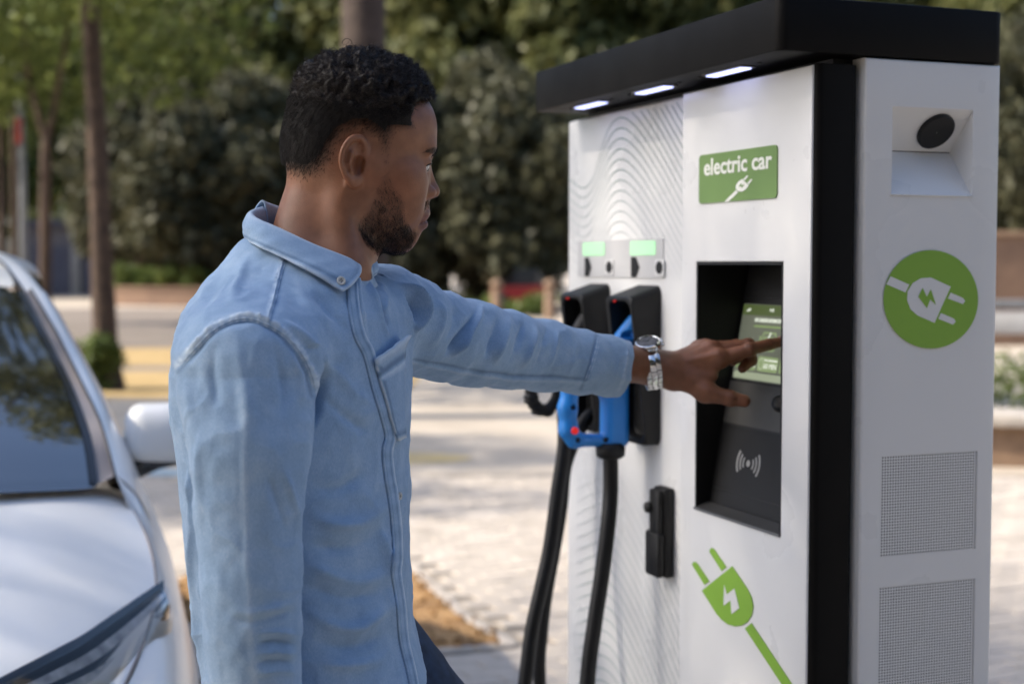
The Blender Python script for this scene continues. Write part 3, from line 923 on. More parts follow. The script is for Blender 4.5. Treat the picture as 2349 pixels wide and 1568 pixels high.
# canopy with rounded corners
cb = box_bm((-.066, .317), (-.015, .876), (1.7905, 1.866), 0, 1)
es = [e for e in cb.edges if abs(e.verts[0].co.z - e.verts[1].co.z) > .05]
bmesh.ops.bevel(cb, geom=es, offset=.016, segments=5, affect='EDGES', profile=.5)
es = [e for e in cb.edges if abs(e.verts[0].co.z - e.verts[1].co.z) < .001 and len(e.link_faces) == 2 and abs(e.link_faces[0].normal.z - e.link_faces[1].normal.z) > .5]
bmesh.ops.bevel(cb, geom=es, offset=.0025, segments=2, affect='EDGES', profile=.5)
canopy = bm_obj('canopy', cb, M['black_paint'], st); flat_smooth(canopy)
box('canopy_core', (.045, .30), (.02, .86), (1.776, 1.789), M['dark_inside'], st, 0)
for (vc) in (.697, .443, .195):
    lf = plate('lamp_frame', rrect(-.060, .060, -.014, .014, .004), (-.025, vc, 1.7905), (0, 1, 0), (1, 0, 0), .0025, M['dull_metal'], st)
    plate('lamp_lens', rrect(-.054, .054, -.0095, .0095, .003), (-.025, vc, 1.7878), (0, 1, 0), (1, 0, 0), .0015, M['lamp_led'], lf)
    for s in (-.09, .09):
        sc_ = tube_obj('screw', [(-.025, vc + s, 1.7903), (-.025, vc + s, 1.7885)], [.004, .003], M['dark_inside'], st, 8)

# front door with an opening for the terminal
def framed_panel(name, u0, u1, y0, y1, z0, z1, hy0, hy1, hz0, hz1, mat, bev=.003):
    bm = bmesh.new()
    def loop(u, a0, a1, b0, b1): return [bm.verts.new((u, a0, b0)), bm.verts.new((u, a1, b0)), bm.verts.new((u, a1, b1)), bm.verts.new((u, a0, b1))]
    of, hf = loop(u0, y0, y1, z0, z1), loop(u0, hy0, hy1, hz0, hz1)
    ob, hb = loop(u1, y0, y1, z0, z1), loop(u1, hy0, hy1, hz0, hz1)
    for i in range(4):
        j = (i + 1) % 4
        bm.faces.new((of[i], of[j], hf[j], hf[i])); bm.faces.new((ob[j], ob[i], hb[i], hb[j]))
        bm.faces.new((of[j], of[i], ob[i], ob[j])); bm.faces.new((hf[i], hf[j], hb[j], hb[i]))
    bmesh.ops.recalc_face_normals(bm, faces=bm.faces[:])
    es = [e for e in bm.edges if all(abs(v.co.x - u0) < 1e-6 for v in e.verts) and len(e.link_faces) == 2 and abs(e.link_faces[0].normal.dot(e.link_faces[1].normal)) < .5]
    bmesh.ops.bevel(bm, geom=es, offset=bev, segments=3, affect='EDGES', profile=.5)
    o = bm_obj(name, bm, mat, st); flat_smooth(o); return o
door = framed_panel('front_door', 0.0, .028, .0045, .3875, .115, 1.7765, .0757, .338, 1.0955, 1.5003, M['white_paint'])
# the terminal in its recess
term = empty('terminal', (0, 0, 0)); term.parent = st
def wall_quad(name, pts, mat, parent=term, thick=.004):
    a, b_, c, d = [Vector(p) for p in pts]
    nr = (b_ - a).cross(d - a).normalized() * thick
    return mesh_from(name, [a, b_, c, d, a - nr, b_ - nr, c - nr, d - nr], [(0, 1, 2, 3), (7, 6, 5, 4), (0, 4, 5, 1), (1, 5, 6, 2), (2, 6, 7, 3), (3, 7, 4, 0)], mat, parent)
kz = .06 / .33
def su(z): return .03 + kz * (z - 1.12)
ya, yb, za, zb = .0762, .3375, 1.096, 1.4998
wall_quad('bezel_side', [(.001, yb, za), (.001, yb, zb), (su(zb) + .004, yb, zb), (su(za), yb, za)], M['black_plastic'])
wall_quad('bezel_side', [(.001, ya, zb), (.001, ya, za), (su(za), ya, za), (su(zb) + .004, ya, zb)], M['black_plastic'])
wall_quad('bezel_top', [(.001, yb, zb), (.001, ya, zb), (su(zb) + .004, ya, zb), (su(zb) + .004, yb, zb)], M['black_plastic'])
wall_quad('bezel_sill', [(.0005, ya, za), (.0005, yb, za), (.024, yb, za + .008), (.024, ya, za + .008)], M['grey_panel'])
wall_quad('sill_lip', [(-.002, ya, za - .0005), (-.002, yb, za - .0005), (-.002, yb, za + .0035), (-.002, ya, za + .0035)][::-1], M['dull_metal'], term, .003)
tn = Vector((-1, 0, kz)).normalized()
def tp(y, z, lift=0.0): return Vector((su(z), y, z)) + tn * lift
def tplate(name, y0, y1, z0, z1, lift, mat, parent=term, r=.004, th=.0012):
    zdir = (tp(0, 1.3) - tp(0, 1.2)).normalized()
    L_ = (tp(0, z1) - tp(0, z0)).length
    return plate(name, rrect(-y1, -y0, 0, L_, r, 4), tp(0, z0, lift), (0, -1, 0), zdir, th, mat, parent)
ZD = (tp(0, 1.3) - tp(0, 1.2)).normalized()
tplate('back_plate', ya, yb, za + .01, zb - .002, 0, M['dark_inside'])
tplate('upper_panel', .092, .330, 1.442, 1.494, .0014, M['black_plastic'])
scr = tplate('screen', .092, .326, 1.310, 1.4315, .0016, M['screen'])
def simg(name, pts, lift, mat): return plate(name, pts, tp(0, 1.310, lift), (0, -1, 0), ZD, .0002, mat, scr)
simg('status_bar', [(-.3255, .1055), (-.0925, .1055), (-.0925, .1225), (-.3255, .1225)], .0030, M['screen_bar'])
simg('dock_bar', rrect(-.322, -.096, .002, .013, .005), .0030, M['screen_light'])
for k, hgt in enumerate((.002, .003, .004, .005)): simg('signal_bar', [(-.314 + k * .0022, .111), (-.3125 + k * .0022, .111), (-.3125 + k * .0022, .111 + hgt), (-.314 + k * .0022, .111 + hgt)], .0034, M['screen_white'])
simg('signal_bar', [(-.3035, .111), (-.3005, .116), (-.3065, .116)], .0034, M['screen_white'])
text_mesh('clock', '9:45', .0075, tp(.243, 1.4205, .0034), (0, -1, 0), ZD, M['screen_white'], scr)
text_mesh('heading', 'CAR CHARGING INFORMATION', .0088, tp(.284, 1.4035, .0034), (0, -1, 0), ZD, M['screen_white'], scr, bold=.0001, width=.081)
for k in range(22): simg('heading_dot', [(-.283 + k * .0037, .0865), (-.2808 + k * .0037, .0865), (-.2808 + k * .0037, .0895), (-.283 + k * .0037, .0895)], .0034, M['screen_dots'])
# battery symbol
bc = -.232
simg('battery_outline', rrect(bc - .021, bc + .021, .049, .080, .006), .0032, M['screen_green'])
simg('battery_field', rrect(bc - .0175, bc + .0175, .0525, .0765, .004), .0036, M['screen'])
simg('battery_terminal', rrect(bc - .0285, bc - .0235, .056, .073, .002), .0034, M['screen_green'])
for k in range(5): simg('battery_cell', [(bc - .0145 + k * .006, .056), (bc - .0105 + k * .006, .056), (bc - .0105 + k * .006, .073), (bc - .0145 + k * .006, .073)], .0040, M['screen_green'])
simg('battery_bolt', [(bc + .003, .079), (bc - .007, .062), (bc + .0, .062), (bc - .005, .048), (bc + .008, .067), (bc + .001, .067), (bc + .007, .079)], .0044, M['screen_white'])
simg('info_tile', rrect(-.318, -.2585, .0165, .0405, .004), .0034, M['screen_green'])
simg('info_tile', rrect(-.2535, -.194, .0165, .0405, .004), .0034, M['screen_green'])
simg('info_tile', rrect(-.189, -.1295, .0165, .0405, .004), .0034, M['screen_green'])
text_mesh('tile_text', '90 %', .0125, tp(.283, 1.331, .0040), (0, -1, 0), ZD, M['screen_white'], scr)
text_mesh('tile_text', '60 MIN', .0125, tp(.234, 1.331, .0040), (0, -1, 0), ZD, M['screen_white'], scr)
text_mesh('tile_text', 'TIME REMAINING', .005, tp(.234, 1.3425, .0040), (0, -1, 0), ZD, M['screen_white'], scr)
for k in range(12):
    a = 2 * math.pi * k / 12
    x, y = -.243 + .0065 * math.cos(a), .0285 + .0085 * math.sin(a)
    simg('dial_mark', [(x - .0007, y - .0007), (x + .0007, y - .0007), (x + .0007, y + .0007), (x - .0007, y + .0007)], .0040, M['screen_white'])
mid = tplate('card_panel', .082, .332, 1.238, 1.306, .0014, M['grey_panel'], r=.002)
kb = bmesh.new(); bmesh.ops.create_uvsphere(kb, u_segments=20, v_segments=12, radius=1.0)
for v in kb.verts: v.co = tp(.170, 1.2815, .002) + Vector((0, 1, 0)) * v.co.x * .019 + ZD * v.co.y * .0135 + tn * v.co.z * .011
bm_obj('knob', kb, M['black_plastic'], term, True)
rfp = tplate('reader_panel', .082, .334, 1.133, 1.2345, .0016, M['black_plastic'], r=.003)
low = tplate('lower_panel', .079, .336, 1.108, 1.131, .0012, M['black_plastic'], r=.001)
# contactless symbol: a dot between two sets of waves
rc = (-.2325, .0495)
def rimg(name, pts): return plate(name, pts, tp(0, 1.133, .0030), (0, -1, 0), ZD, .0004, M['icon_grey'], rfp)
rimg('symbol_dot', [(rc[0] + .0052 * math.cos(2 * math.pi * k / 20), rc[1] + .0052 * math.sin(2 * math.pi * k / 20)) for k in range(20)])
for s in (-1, 1):
    for r_, hw, w in ((.0135, 34, .0030), (.0215, 34, .0034), (.0300, 34, .0038)):
        pts = []
        for k in range(13):
            a = R(-hw + 2 * hw * k / 12); pts.append((rc[0] + s * (r_ + w / 2) * math.cos(a) * 1.12, rc[1] + (r_ + w / 2) * math.sin(a)))
        for k in range(13):
            a = R(hw - 2 * hw * k / 12); pts.append((rc[0] + s * (r_ - w / 2) * math.cos(a) * 1.12, rc[1] + (r_ - w / 2) * math.sin(a)))
        rimg('symbol_wave', pts if s > 0 else pts[::-1])

# prints on the door, read off the photograph
def fdecal(name, pts, conv, mat, parent, lift=.0008, th=.0005):
    P = [on_front(*conv(*p), 0.0) for p in pts]
    return plate(name, [(-p[1], p[2]) for p in P], (-lift, 0, 0), FA, FB, th, mat, parent)
c6 = lambda a, b_: (1147 + a * .3783, 975 + b_ * .3783)
plug = fdecal('plug_print', [(1227, 1000), (1412, 852), (1505, 990), (1530, 1040), (1540, 1095), (1530, 1150), (1505, 1190), (1470, 1212), (1430, 1217), (1385, 1205), (1345, 1175), (1315, 1140)], c6, M['green_print'], door)
fdecal('plug_prong', [(1273, 765), (1277, 748), (1290, 741), (1304, 752), (1377, 858), (1347, 881)], c6, M['green_print'], plug)
fdecal('plug_prong', [(1168, 845), (1172, 830), (1185, 825), (1200, 835), (1273, 943), (1243, 965)], c6, M['green_print'], plug)
fdecal('plug_bolt', [(1366, 965), (1381, 1024), (1427, 988), (1457, 1106), (1411, 1142), (1404, 1058), (1362, 1091)], c6, M['white_paint'], plug, .0016)
fdecal('plug_cord', [(1488, 1229), (1529, 1197), (1775, 1568), (1830, 1655), (1767, 1655), (1712, 1568)], c6, M['green_print'], plug)
sign = plate('sign', rrect(-.3265, -.0912, 1.5938, 1.6713, .007), (0, 0, 0), FA, FB, .0022, M['sign_green'], st)
text_mesh('sign_text', 'electric car', .0365, (-.0023, .3095, 1.6385), FA, FB, M['sign_white'], sign, bold=.0008, width=.205)
c2 = lambda a, b_: (1175.7 + a * .4996, b_ * .4996)
fdecal('sign_cord', [(980, 926), (1033, 873), (1042, 884), (998, 926)], c2, M['sign_white'], sign, .0024)
fdecal('sign_plug', [(1062, 822), (1091, 852), (1080, 868), (1062, 880), (1043, 879), (1032, 866), (1033, 850), (1045, 833)], c2, M['sign_white'], sign, .0024)
fdecal('sign_prong', [(1067, 823), (1084, 805), (1089, 810), (1073, 829)], c2, M['sign_white'], sign, .0024)
fdecal('sign_prong', [(1085, 842), (1102, 822), (1107, 827), (1091, 847)], c2, M['sign_white'], sign, .0024)
fdecal('sign_bolt', [(1058, 842), (1062, 851), (1072, 847), (1062, 862), (1057, 855), (1046, 858)], c2, M['sign_green'], sign, .0030)

# corner column (black) and side cover (white) with camera niche and two grilles
colb = box_bm((.003, .073), (-.004, .034), (.10, 1.778), 0, 1)
es = [e for e in colb.edges if abs(e.verts[0].co.z - e.verts[1].co.z) > .5 and e.verts[0].co.y < 0]
bmesh.ops.bevel(colb, geom=es, offset=.012, segments=5, affect='EDGES', profile=.5)
col_o = bm_obj('corner_column', colb, M['black_paint'], st); flat_smooth(col_o)
V0 = -.0125
side = empty('side_cover', (0, 0, 0)); side.parent = st
def scell(u0, u1, z0, z1): return [(u0, z0), (u1, z0), (u1, z1), (u0, z1)]
NI = (.1238, .2650, 1.5966, 1.7216)
GR = [(.1135, .2832, 1.0742, 1.2205), (.1127, .2832, .858, 1.0295)]
# the cover: a sheet with three openings, a rim, folded edges
def cover_mesh():
    us = sorted({.078, .3135, NI[0], NI[1], *[g_[0] for g_ in GR], *[g_[1] for g_ in GR]})
    zs = sorted({.102, 1.7885, NI[2], NI[3], *[g_[2] for g_ in GR], *[g_[3] for g_ in GR]})
    bm = bmesh.new(); vv = {}
    def gv(u, z):
        if (u, z) not in vv: vv[u, z] = bm.verts.new((u, V0, z))
        return vv[u, z]
    holes = [NI] + GR
    for i in range(len(us) - 1):
        for j in range(len(zs) - 1):
            uc, zc = (us[i] + us[i + 1]) / 2, (zs[j] + zs[j + 1]) / 2
            if any(h_[0] < uc < h_[1] and h_[2] < zc < h_[3] for h_ in holes): continue
            bm.faces.new((gv(us[i], zs[j]), gv(us[i + 1], zs[j]), gv(us[i + 1], zs[j + 1]), gv(us[i], zs[j + 1])))
    be = [e for e in bm.edges if len(e.link_faces) == 1]
    outer = [e for e in be if all(abs(v.co.x - .078) < 1e-5 for v in e.verts) or all(abs(v.co.x - .3135) < 1e-5 for v in e.verts) or all(abs(v.co.z - 1.7885) < 1e-5 for v in e.verts) or all(abs(v.co.z - .102) < 1e-5 for v in e.verts)]
    r_ = bmesh.ops.extrude_edge_only(bm, edges=outer)
    for v in [q for q in r_['geom'] if isinstance(q, bmesh.types.BMVert)]: v.co.y = .030
    bmesh.ops.recalc_face_normals(bm, faces=bm.faces[:])
    es = [e for e in bm.edges if len(e.link_faces) == 2 and abs(e.link_faces[0].normal.dot(e.link_faces[1].normal)) < .3 and all(abs(v.co.y - V0) < 1e-5 for v in e.verts)]
    bmesh.ops.bevel(bm, geom=es, offset=.0045, segments=4, affect='EDGES', profile=.5)
    return bm
cv_ = bm_obj('cover_sheet', cover_mesh(), M['white_paint'], side); flat_smooth(cv_)
D_N = .048; zc_ = 1.6625
n0, n1, n2, n3 = NI
nv = [(n0, V0, n2), (n1, V0, n2), (n1, V0, n3), (n0, V0, n3), (n0, V0 + D_N, zc_), (n1 - .004, V0 + D_N, zc_)]
niche = mesh_from('camera_niche', nv, [(0, 1, 5, 4), (3, 4, 5, 2), (1, 2, 5), (0, 4, 3)], M['white_paint'], side)
tube_obj('niche_edge', [(n0 - .002, V0 - .0008, n2 - .0005), (n1 + .001, V0 - .0008, n2 - .0005)], .0011, M['white_paint'], side, 8)
# black round lens on the sloping upper face
fn = Vector((0, V0 + D_N, zc_)) - Vector((0, V0, n3)); fn = Vector((0, -fn.z, fn.y)).normalized()
if fn.y > 0: fn = -fn
lc = Vector((.2165, V0 + D_N * .50, n3 + (zc_ - n3) * .50))
ta = Vector((1, 0, 0)); tb = fn.cross(ta).normalized()
lens = bpy.data.objects.new('camera_lens', None)
def disc(name, c, r0, h0, r1, h1, mat, parent):
    V, Fc = [], []
    n_ = 32
    for r_, h_ in ((r0, 0), (r0, h0), (r1, h1), (r1 * .02, h1)):
        for k in range(n_):
            a = 2 * math.pi * k / n_; V.append(c + (ta * math.cos(a) + tb * math.sin(a)) * r_ + fn * h_)
    for i in range(3):
        for k in range(n_): Fc.append((i * n_ + k, i * n_ + (k + 1) % n_, (i + 1) * n_ + (k + 1) % n_, (i + 1) * n_ + k))
    o = mesh_from(name, V, Fc, mat, parent); flat_smooth(o); return o
disc('camera_lens', lc, .0295, .004, .027, .006, M['black_plastic'], side)
# perforated grilles: real holes punched through a sheet, dark behind
def grille(u0, u1, z0, z1, nu, nz_):
    V, Fc = [], []
    du, dz = (u1 - u0) / nu, (z1 - z0) / nz_
    ns = 8
    sq = [(1, 0), (1, 1), (0, 1), (-1, 1), (-1, 0), (-1, -1), (0, -1), (1, -1)]
    for i in range(nu):
        for j in range(nz_):
            cu, cz = u0 + (i + .5) * du, z0 + (j + .5) * dz
            o = len(V)
            for k in range(ns):
                V.append((cu + sq[k][0] * du / 2, V0 + .0004, cz + sq[k][1] * dz / 2))
            r_ = min(du, dz) * .31
            for k in range(ns):
                a = 2 * math.pi * k / ns; V.append((cu + r_ * math.cos(a), V0 + .0004, cz + r_ * math.sin(a)))
            for k in range(ns):
                k2 = (k + 1) % ns
                Fc.append((o + k, o + k2, o + ns + k2, o + ns + k))
    o = mesh_from('grille', V, Fc, M['white_paint'], side)
    mesh_from('grille_backing', [(u0, V0 + .006, z0), (u1, V0 + .006, z0), (u1, V0 + .006, z1), (u0, V0 + .006, z1)], [(0, 1, 2, 3)], M['dark_inside'], o)
    return o
grille(*GR[0], 37, 34)
grille(*GR[1], 37, 40)
# circular plug print on the side cover
def sdecal(name, pts, mat, parent, lift=.0008, th=.0005):
    P = [on_side(1892.5 + a * .5118, b_ * .5118, V0) for a, b_ in pts]
    return plate(name, [(p[0], p[2]) for p in P], (0, V0 - lift, 0), SA, SB, th, mat, parent)
ring = sdecal('round_print', [(472 + 212 * math.cos(2 * math.pi * k / 64), 1341 + 220 * math.sin(2 * math.pi * k / 64)) for k in range(64)][::-1], M['green_print'], side)
sdecal('round_print_plug', [(560, 1284), (487, 1446), (410, 1412), (380, 1385), (365, 1345), (367, 1305), (390, 1268), (425, 1247), (470, 1243)][::-1], M['white_paint'], ring, .0015)
sdecal('round_print_cord', [(291, 1238), (374, 1275), (357, 1310), (271, 1273)], M['white_paint'], ring, .0015)
sdecal('round_print_prong', [(560, 1311), (615, 1335), (624, 1348), (615, 1362), (548, 1337)], M['white_paint'], ring, .0015)
sdecal('round_print_prong', [(516, 1402), (574, 1427), (582, 1440), (570, 1454), (505, 1428)], M['white_paint'], ring, .0015)
sdecal('round_print_bolt', [(433, 1290), (452, 1330), (470, 1296), (492, 1364), (467, 1341), (452, 1380), (414, 1329)], M['green_print'], ring, .0022)

# connector panel with printed waves, left of the door
UL = .025
lp = box('connector_panel', (UL, .06), (.389, .9155), (.115, 1.779), M['white_paint'], st, .006, 3)
m_, nt_, b_ = new_mat('wave_print')
at_ = nt_.nodes.new('ShaderNodeAttribute'); at_.attribute_name = 'ink'
nt_.links.new(at_.outputs['Color'], b_.inputs['Base Color']); b_.inputs['Roughness'].default_value = .35
M['wave_print'] = m_
def waves():
    def curve(tab):
        cm = catmull([(a_, b2, 0) for a_, b2 in tab], 10)
        xs_, ys_ = [v.x for v in cm], [v.y for v in cm]
        return lambda v: float(np.interp(v, xs_, ys_))
    top = curve([(.385, -.185), (.45, -.128), (.52, -.066), (.60, -.006), (.665, .022), (.72, .010), (.765, -.040), (.795, -.082), (.845, -.098), (.92, -.072)])
    bot = curve([(.385, -.215), (.45, -.155), (.52, -.092), (.60, -.026), (.68, .022), (.74, .032), (.80, .016), (.88, -.014)])
    def line(tab, z0, va, vb, zmin, zmax, fade, w):
        V, Fc, C = [], [], []
        prev = None
        for k in range(61):
            v = va + (vb - va) * k / 60
            z = z0 + tab(v); f = fade(v, z)
            if zmin < z < zmax and f > .03:
                i0 = len(V)
                V += [(UL - .0008, v, z - w / 2), (UL - .0008, v, z + w / 2)]
                ink = tuple(.78 + (c - .78) * f for c in (.07, .20, .18)); C.extend([ink, ink])
                if prev is not None: Fc.append((prev, prev + 1, i0 + 1, i0))
                prev = i0
            else:
                if len(Fc): break
                prev = None
        if not Fc: return
        me = bpy.data.meshes.new('wave_line'); me.from_pydata(V, [], Fc); me.update()
        ca = me.color_attributes.new('ink', 'FLOAT_COLOR', 'POINT')
        ca.data.foreach_set('color', np.array([(*c, 1) for c in C], np.float32).ravel())
        obj('wave_line', me, M['wave_print'], lp)
    for k in range(30):
        line(top, 1.40 + k * .0190, .395, .911, 1.41, 1.772, lambda v, z: max(0, min(.85, (z - 1.46) / .28)), .0021)
    for k in range(36):
        line(bot, .42 + k * .0245, .395, .87, .13, 1.17, lambda v, z: max(0, min(.62, (1.12 - z) / .45)) * max(0, min(1, (.88 - v) / .05)), .0022)
waves()
# status plates with green displays and hexagon symbols
sp = plate('status_plate', rrect(-.862, -.499, 1.4715, 1.541, .002), (UL, 0, 0), FA, FB, .0022, M['tab_grey'], st)
def fr(name, y0, y1, z0, z1, lift, mat, parent, r=.002): return plate(name, rrect(-y1, -y0, z0, z1, r), (UL - lift, 0, 0), FA, FB, .001, mat, parent)
fr('green_display', .738, .835, 1.5125, 1.5372, .0026, M['green_display'], sp)
fr('green_display', .527, .6255, 1.5125, 1.5372, .0026, M['green_display'], sp)
def hexa(name, yc, zc, w, h_, half, mat, lift=.0034):
    if half: pts = [(-w, -h_), (.15 * w, -h_), (w, 0), (.15 * w, h_), (-w, h_)]
    else: pts = [(-.45 * w, -h_), (.45 * w, -h_), (w, -.35 * h_), (w, .35 * h_), (.45 * w, h_), (-.45 * w, h_), (-w, .35 * h_), (-w, -.35 * h_)]
    return plate(name, [(-yc + a, zc + b2) for a, b2 in pts], (UL - lift, 0, 0), FA, FB, .0006, mat, sp)
hexa('arrow_symbol', .811, 1.4905, .0145, .0178, True, M['black_plastic'])
hexa('arrow_symbol', .605, 1.491, .0165, .0180, True, M['black_plastic'])
for yc, w in ((.7135, .0165), (.509, .016)):
    fr('symbol_field', yc - w - .001, yc + w + .001, 1.4760, 1.5045, .0030, M['white_paint'], sp)
    hexa('hexagon_symbol', yc, 1.4903, .0125, .0108, False, M['black_plastic'], .0042)
# two black holsters
def holster(y0, y1):
    n_ = 6
    z0, z1 = 1.178, 1.459
    def fu(z): return -.037 + (1.459 - z) / .281 * .034 + (.0 if z < 1.44 else 0)
    outer = rrect(y0, y1, z0, z1, .016, n_); inner = rrect(y0 + .009, y1 - .009, z0 + .012, z1 - .020, .022, n_)
    V, Fc = [], []
    m_ = len(outer)
    def pu(y, z): return fu(z)
    for (y, z) in outer: V.append((fu(min(z, 1.437)), y, z if z < 1.40 else z - (z - 1.40) / .059 * .020))
    for (y, z) in inner: V.append((fu(min(z, 1.437)) + .001, y, z if z < 1.40 else z - (z - 1.40) / .059 * .012))
    for (y, z) in outer: V.append((UL, y, z))
    for (y, z) in inner: V.append((UL - .004, y, z))
    for k in range(m_):
        j = (k + 1) % m_
        Fc += [(k, j, m_ + j, m_ + k), (j, k, 2 * m_ + k, 2 * m_ + j), (m_ + k, m_ + j, 3 * m_ + j, 3 * m_ + k)]
    Fc.append(tuple(3 * m_ + k for k in range(m_)))
    o = mesh_from('holster', V, Fc, M['black_plastic'], st); flat_smooth(o, 40)
    bmod = o.modifiers.new('bevel', 'BEVEL'); bmod.width = .003; bmod.segments = 2; bmod.limit_method = 'ANGLE'; bmod.angle_limit = R(40)
    yc = (y0 + y1) / 2 + .012
    tube_obj('status_light', [(fu(1.437) + .001, yc, 1.4315), (fu(1.437) - .0022, yc, 1.4305)], [.0020, .0016], M['red_led'], o, 10)
    return o
holster(.508, .612)
holster(.716, .820)
# black lever latch beside the door
la = box('latch_base', (.004, UL), (.452, .497), (.955, 1.112), M['black_plastic'], st, .006)
box('latch_lever', (-.006, .004), (.456, .492), (1.02, 1.108), M['black_plastic'], la, .004)
box('latch_grip', (-.010, .004), (.450, .500), (.957, 1.035), M['black_plastic'], la, .005)
tube_obj('latch_lock', [(-.004, .489, 1.075), (-.0125, .489, 1.075)], [.0100, .0092], M['black_plastic'], la, 18)

# ------------------------------------------------------------------ connectors and cables
def world_uvz(u, v, z): return ST_O + UD * u + VD * v + Vector((0, 0, z))
def cable_path(pts, n=8): return catmull(pts, n)
def connector(name, label, v, body, grip, dark, extra):
    root = empty(name, ST_O, ST_A); tag(root, label, 'charging cable')
    return root
cb_ = empty('charging_connector', ST_O, ST_A); tag(cb_, 'blue charging connector with loop handle hanging in the right holster', 'charging connector')
VB = .562
def f_blue(P):
    q = P.copy(); q[:, 1] = (q[:, 1] - VB) * 1.0
    bar = [(-.098, 0, 1.304), (-.124, 0, 1.283), (-.130, 0, 1.245), (-.128, 0, 1.207), (-.117, 0, 1.189), (-.060, 0, 1.1855)]
    d = chain(q, bar, [.0150, .0156, .0160, .0156, .0130, .0105], .010)
    d = smin(d, rbox(q, (-.039, 0, 1.236), (.0225, .0215, .062), .012), .012)
    d = smin(d, cone(q, (-.048, 0, 1.285), (-.040, 0, 1.335), .026, .024), .015)
    d = smin(d, cone(q, (-.098, 0, 1.302), (-.055, 0, 1.318), .0185, .022), .012)
    d = smin(d, cone(q, (-.040, 0, 1.335), (.002, 0, 1.392), .023, .017), .012)
    d = smax(d, -rbox(q, (-.022, -.018, 1.372), (.010, .008, .006), .003), .003)
    d = smax(d, np.abs(q[:, 1]) - .0215, .008)
    for c in ((-.1255, 1.2475), (-.1155, 1.190), (-.062, 1.188)):
        hole = np.sqrt((q[:, 0] - c[0]) ** 2 + (q[:, 2] - c[1]) ** 2) - .0052
        d = smax(d, -np.maximum(hole, -.017 - q[:, 1] - .002 + 0 * hole) if False else -np.maximum(hole, q[:, 1] + .013), .0015)
    slot = rbox(q, (-.058, -.022, 1.2665), (.011, .006, .006), .002)
    return smax(d, -slot, .0015)
sdf_obj('connector_body', f_blue, (-.165, VB - .04, 1.155), (.03, VB + .04, 1.425), .0016, M['blue_plastic'], cb_)
tube_obj('screw_recess', [(-.1255, VB - .011, 1.2475), (-.1255, VB - .0135, 1.2475)], .0046, M['dark_inside'], cb_, 12)
tube_obj('screw_recess', [(-.1155, VB - .011, 1.190), (-.1155, VB - .0135, 1.190)], .0046, M['dark_inside'], cb_, 12)
tube_obj('screw_recess', [(-.062, VB - .011, 1.188), (-.062, VB - .0135, 1.188)], .0046, M['dark_inside'], cb_, 12)
tube_obj('indicator_light', [(-.124, VB - .016, 1.2075), (-.124, VB - .0222, 1.2075)], [.0066, .0058], M['red_led'], cb_, 16)
tube_obj('trigger', [(-.043, VB - .016, 1.352), (-.047, VB - .030, 1.362)], [.008, .006], M['steel'], cb_, 12)
tube_obj('cable_collar', [(-.0465, VB, 1.181), (-.0465, VB, 1.172), (-.0465, VB, 1.158), (-.0465, VB, 1.153)], [.0225, .0265, .0255, .019], M['black_plastic'], cb_, 24)
def to_loc(p):
    q = Vector(p) - ST_O; return Vector((q.dot(UD), q.dot(VD), q.z))
yb_ = world_uvz(-.0465, VB, 1.15).y
cp = [Vector((-.0465, VB, 1.156))] + [to_loc(at(x, y, yb_ - .015 * k)) for k, (x, y) in enumerate(((1400.5, 1126), (1395, 1202), (1381, 1316), (1364, 1429), (1347, 1568)))]
last = cp[-1]
cp += [last + Vector((-.03, -.03, -.25)), last + Vector((-.02, -.02, -.55)), Vector((last.x + .05, last.y + .02, .10)), Vector((last.x + .14, last.y + .05, .035)), Vector((.0, last.y + .07, .06)), Vector((.05, last.y + .08, .07))]
tube_obj('cable', catmull(cp, 8), .0137, M['black_rubber'], cb_, 18)
ck = empty('charging_connector', ST_O, ST_A); tag(ck, 'black charging connector with ribbed handle hanging in the far left holster', 'charging connector')
VK = .770
def f_black(P):
    q = P.copy(); q[:, 1] = q[:, 1] - VK
    bar = [(-.095, 0, 1.300), (-.111, 0, 1.272), (-.114, 0, 1.243), (-.100, 0, 1.222), (-.080, 0, 1.219), (-.060, 0, 1.240), (-.052, 0, 1.275), (-.045, 0, 1.31)]
    d = chain(q, bar, [.013, .0125, .0125, .0115, .011, .0115, .014, .018], .006)
    d = smin(d, cone(q, (-.095, 0, 1.300), (-.045, 0, 1.318), .013, .018), .01)
    d = smin(d, cone(q, (-.047, 0, 1.31), (.0, 0, 1.390), .020, .0165), .01)
    rib = np.sin(q[:, 2] * 2 * math.pi / .0105) * .0012 * (q[:, 0] < -.098)
    return d + rib
sdf_obj('connector_body', f_black, (-.14, VK - .035, 1.19), (.03, VK + .035, 1.42), .0016, M['black_plastic'], ck)
# the black cable leaves the handle, sags to the ground and comes back up to the cabinet
yk = world_uvz(-.05, VK, 1.2).y
ka = [Vector((-.05, VK, 1.30)), Vector((-.050, VK - .002, 1.25))] + [to_loc(at(x, y, yk - .03 - .02 * k)) for k, (x, y) in enumerate(((1294.5, 1013), (1279, 1126), (1260.5, 1259), (1240, 1353), (1219, 1448), (1204, 1568)))]
l0 = ka[-1]
ka += [l0 + Vector((-.03, 0, -.2)), l0 + Vector((-.01, .01, -.45)), Vector((l0.x + .07, l0.y + .04, .20)), Vector((l0.x + .16, l0.y + .08, .30))]
back = [to_loc(at(x, y, yk + .02)) for x, y in ((1238, 1568), (1243, 1448), (1255, 1353), (1272, 1259), (1288, 1160), (1300, 1060))]
tube_obj('cable', catmull(ka, 8), .0133, M['black_rubber'], ck, 18)
bk_ = [Vector((l0.x + .16, l0.y + .08, .30)), back[0] + Vector((.02, 0, -.3))] + back + [Vector((.0, VK, 1.20)), Vector((.03, VK, 1.21))]
tube_obj('cable', catmull(bk_, 8), .0125, M['black_rubber'], ck, 16)
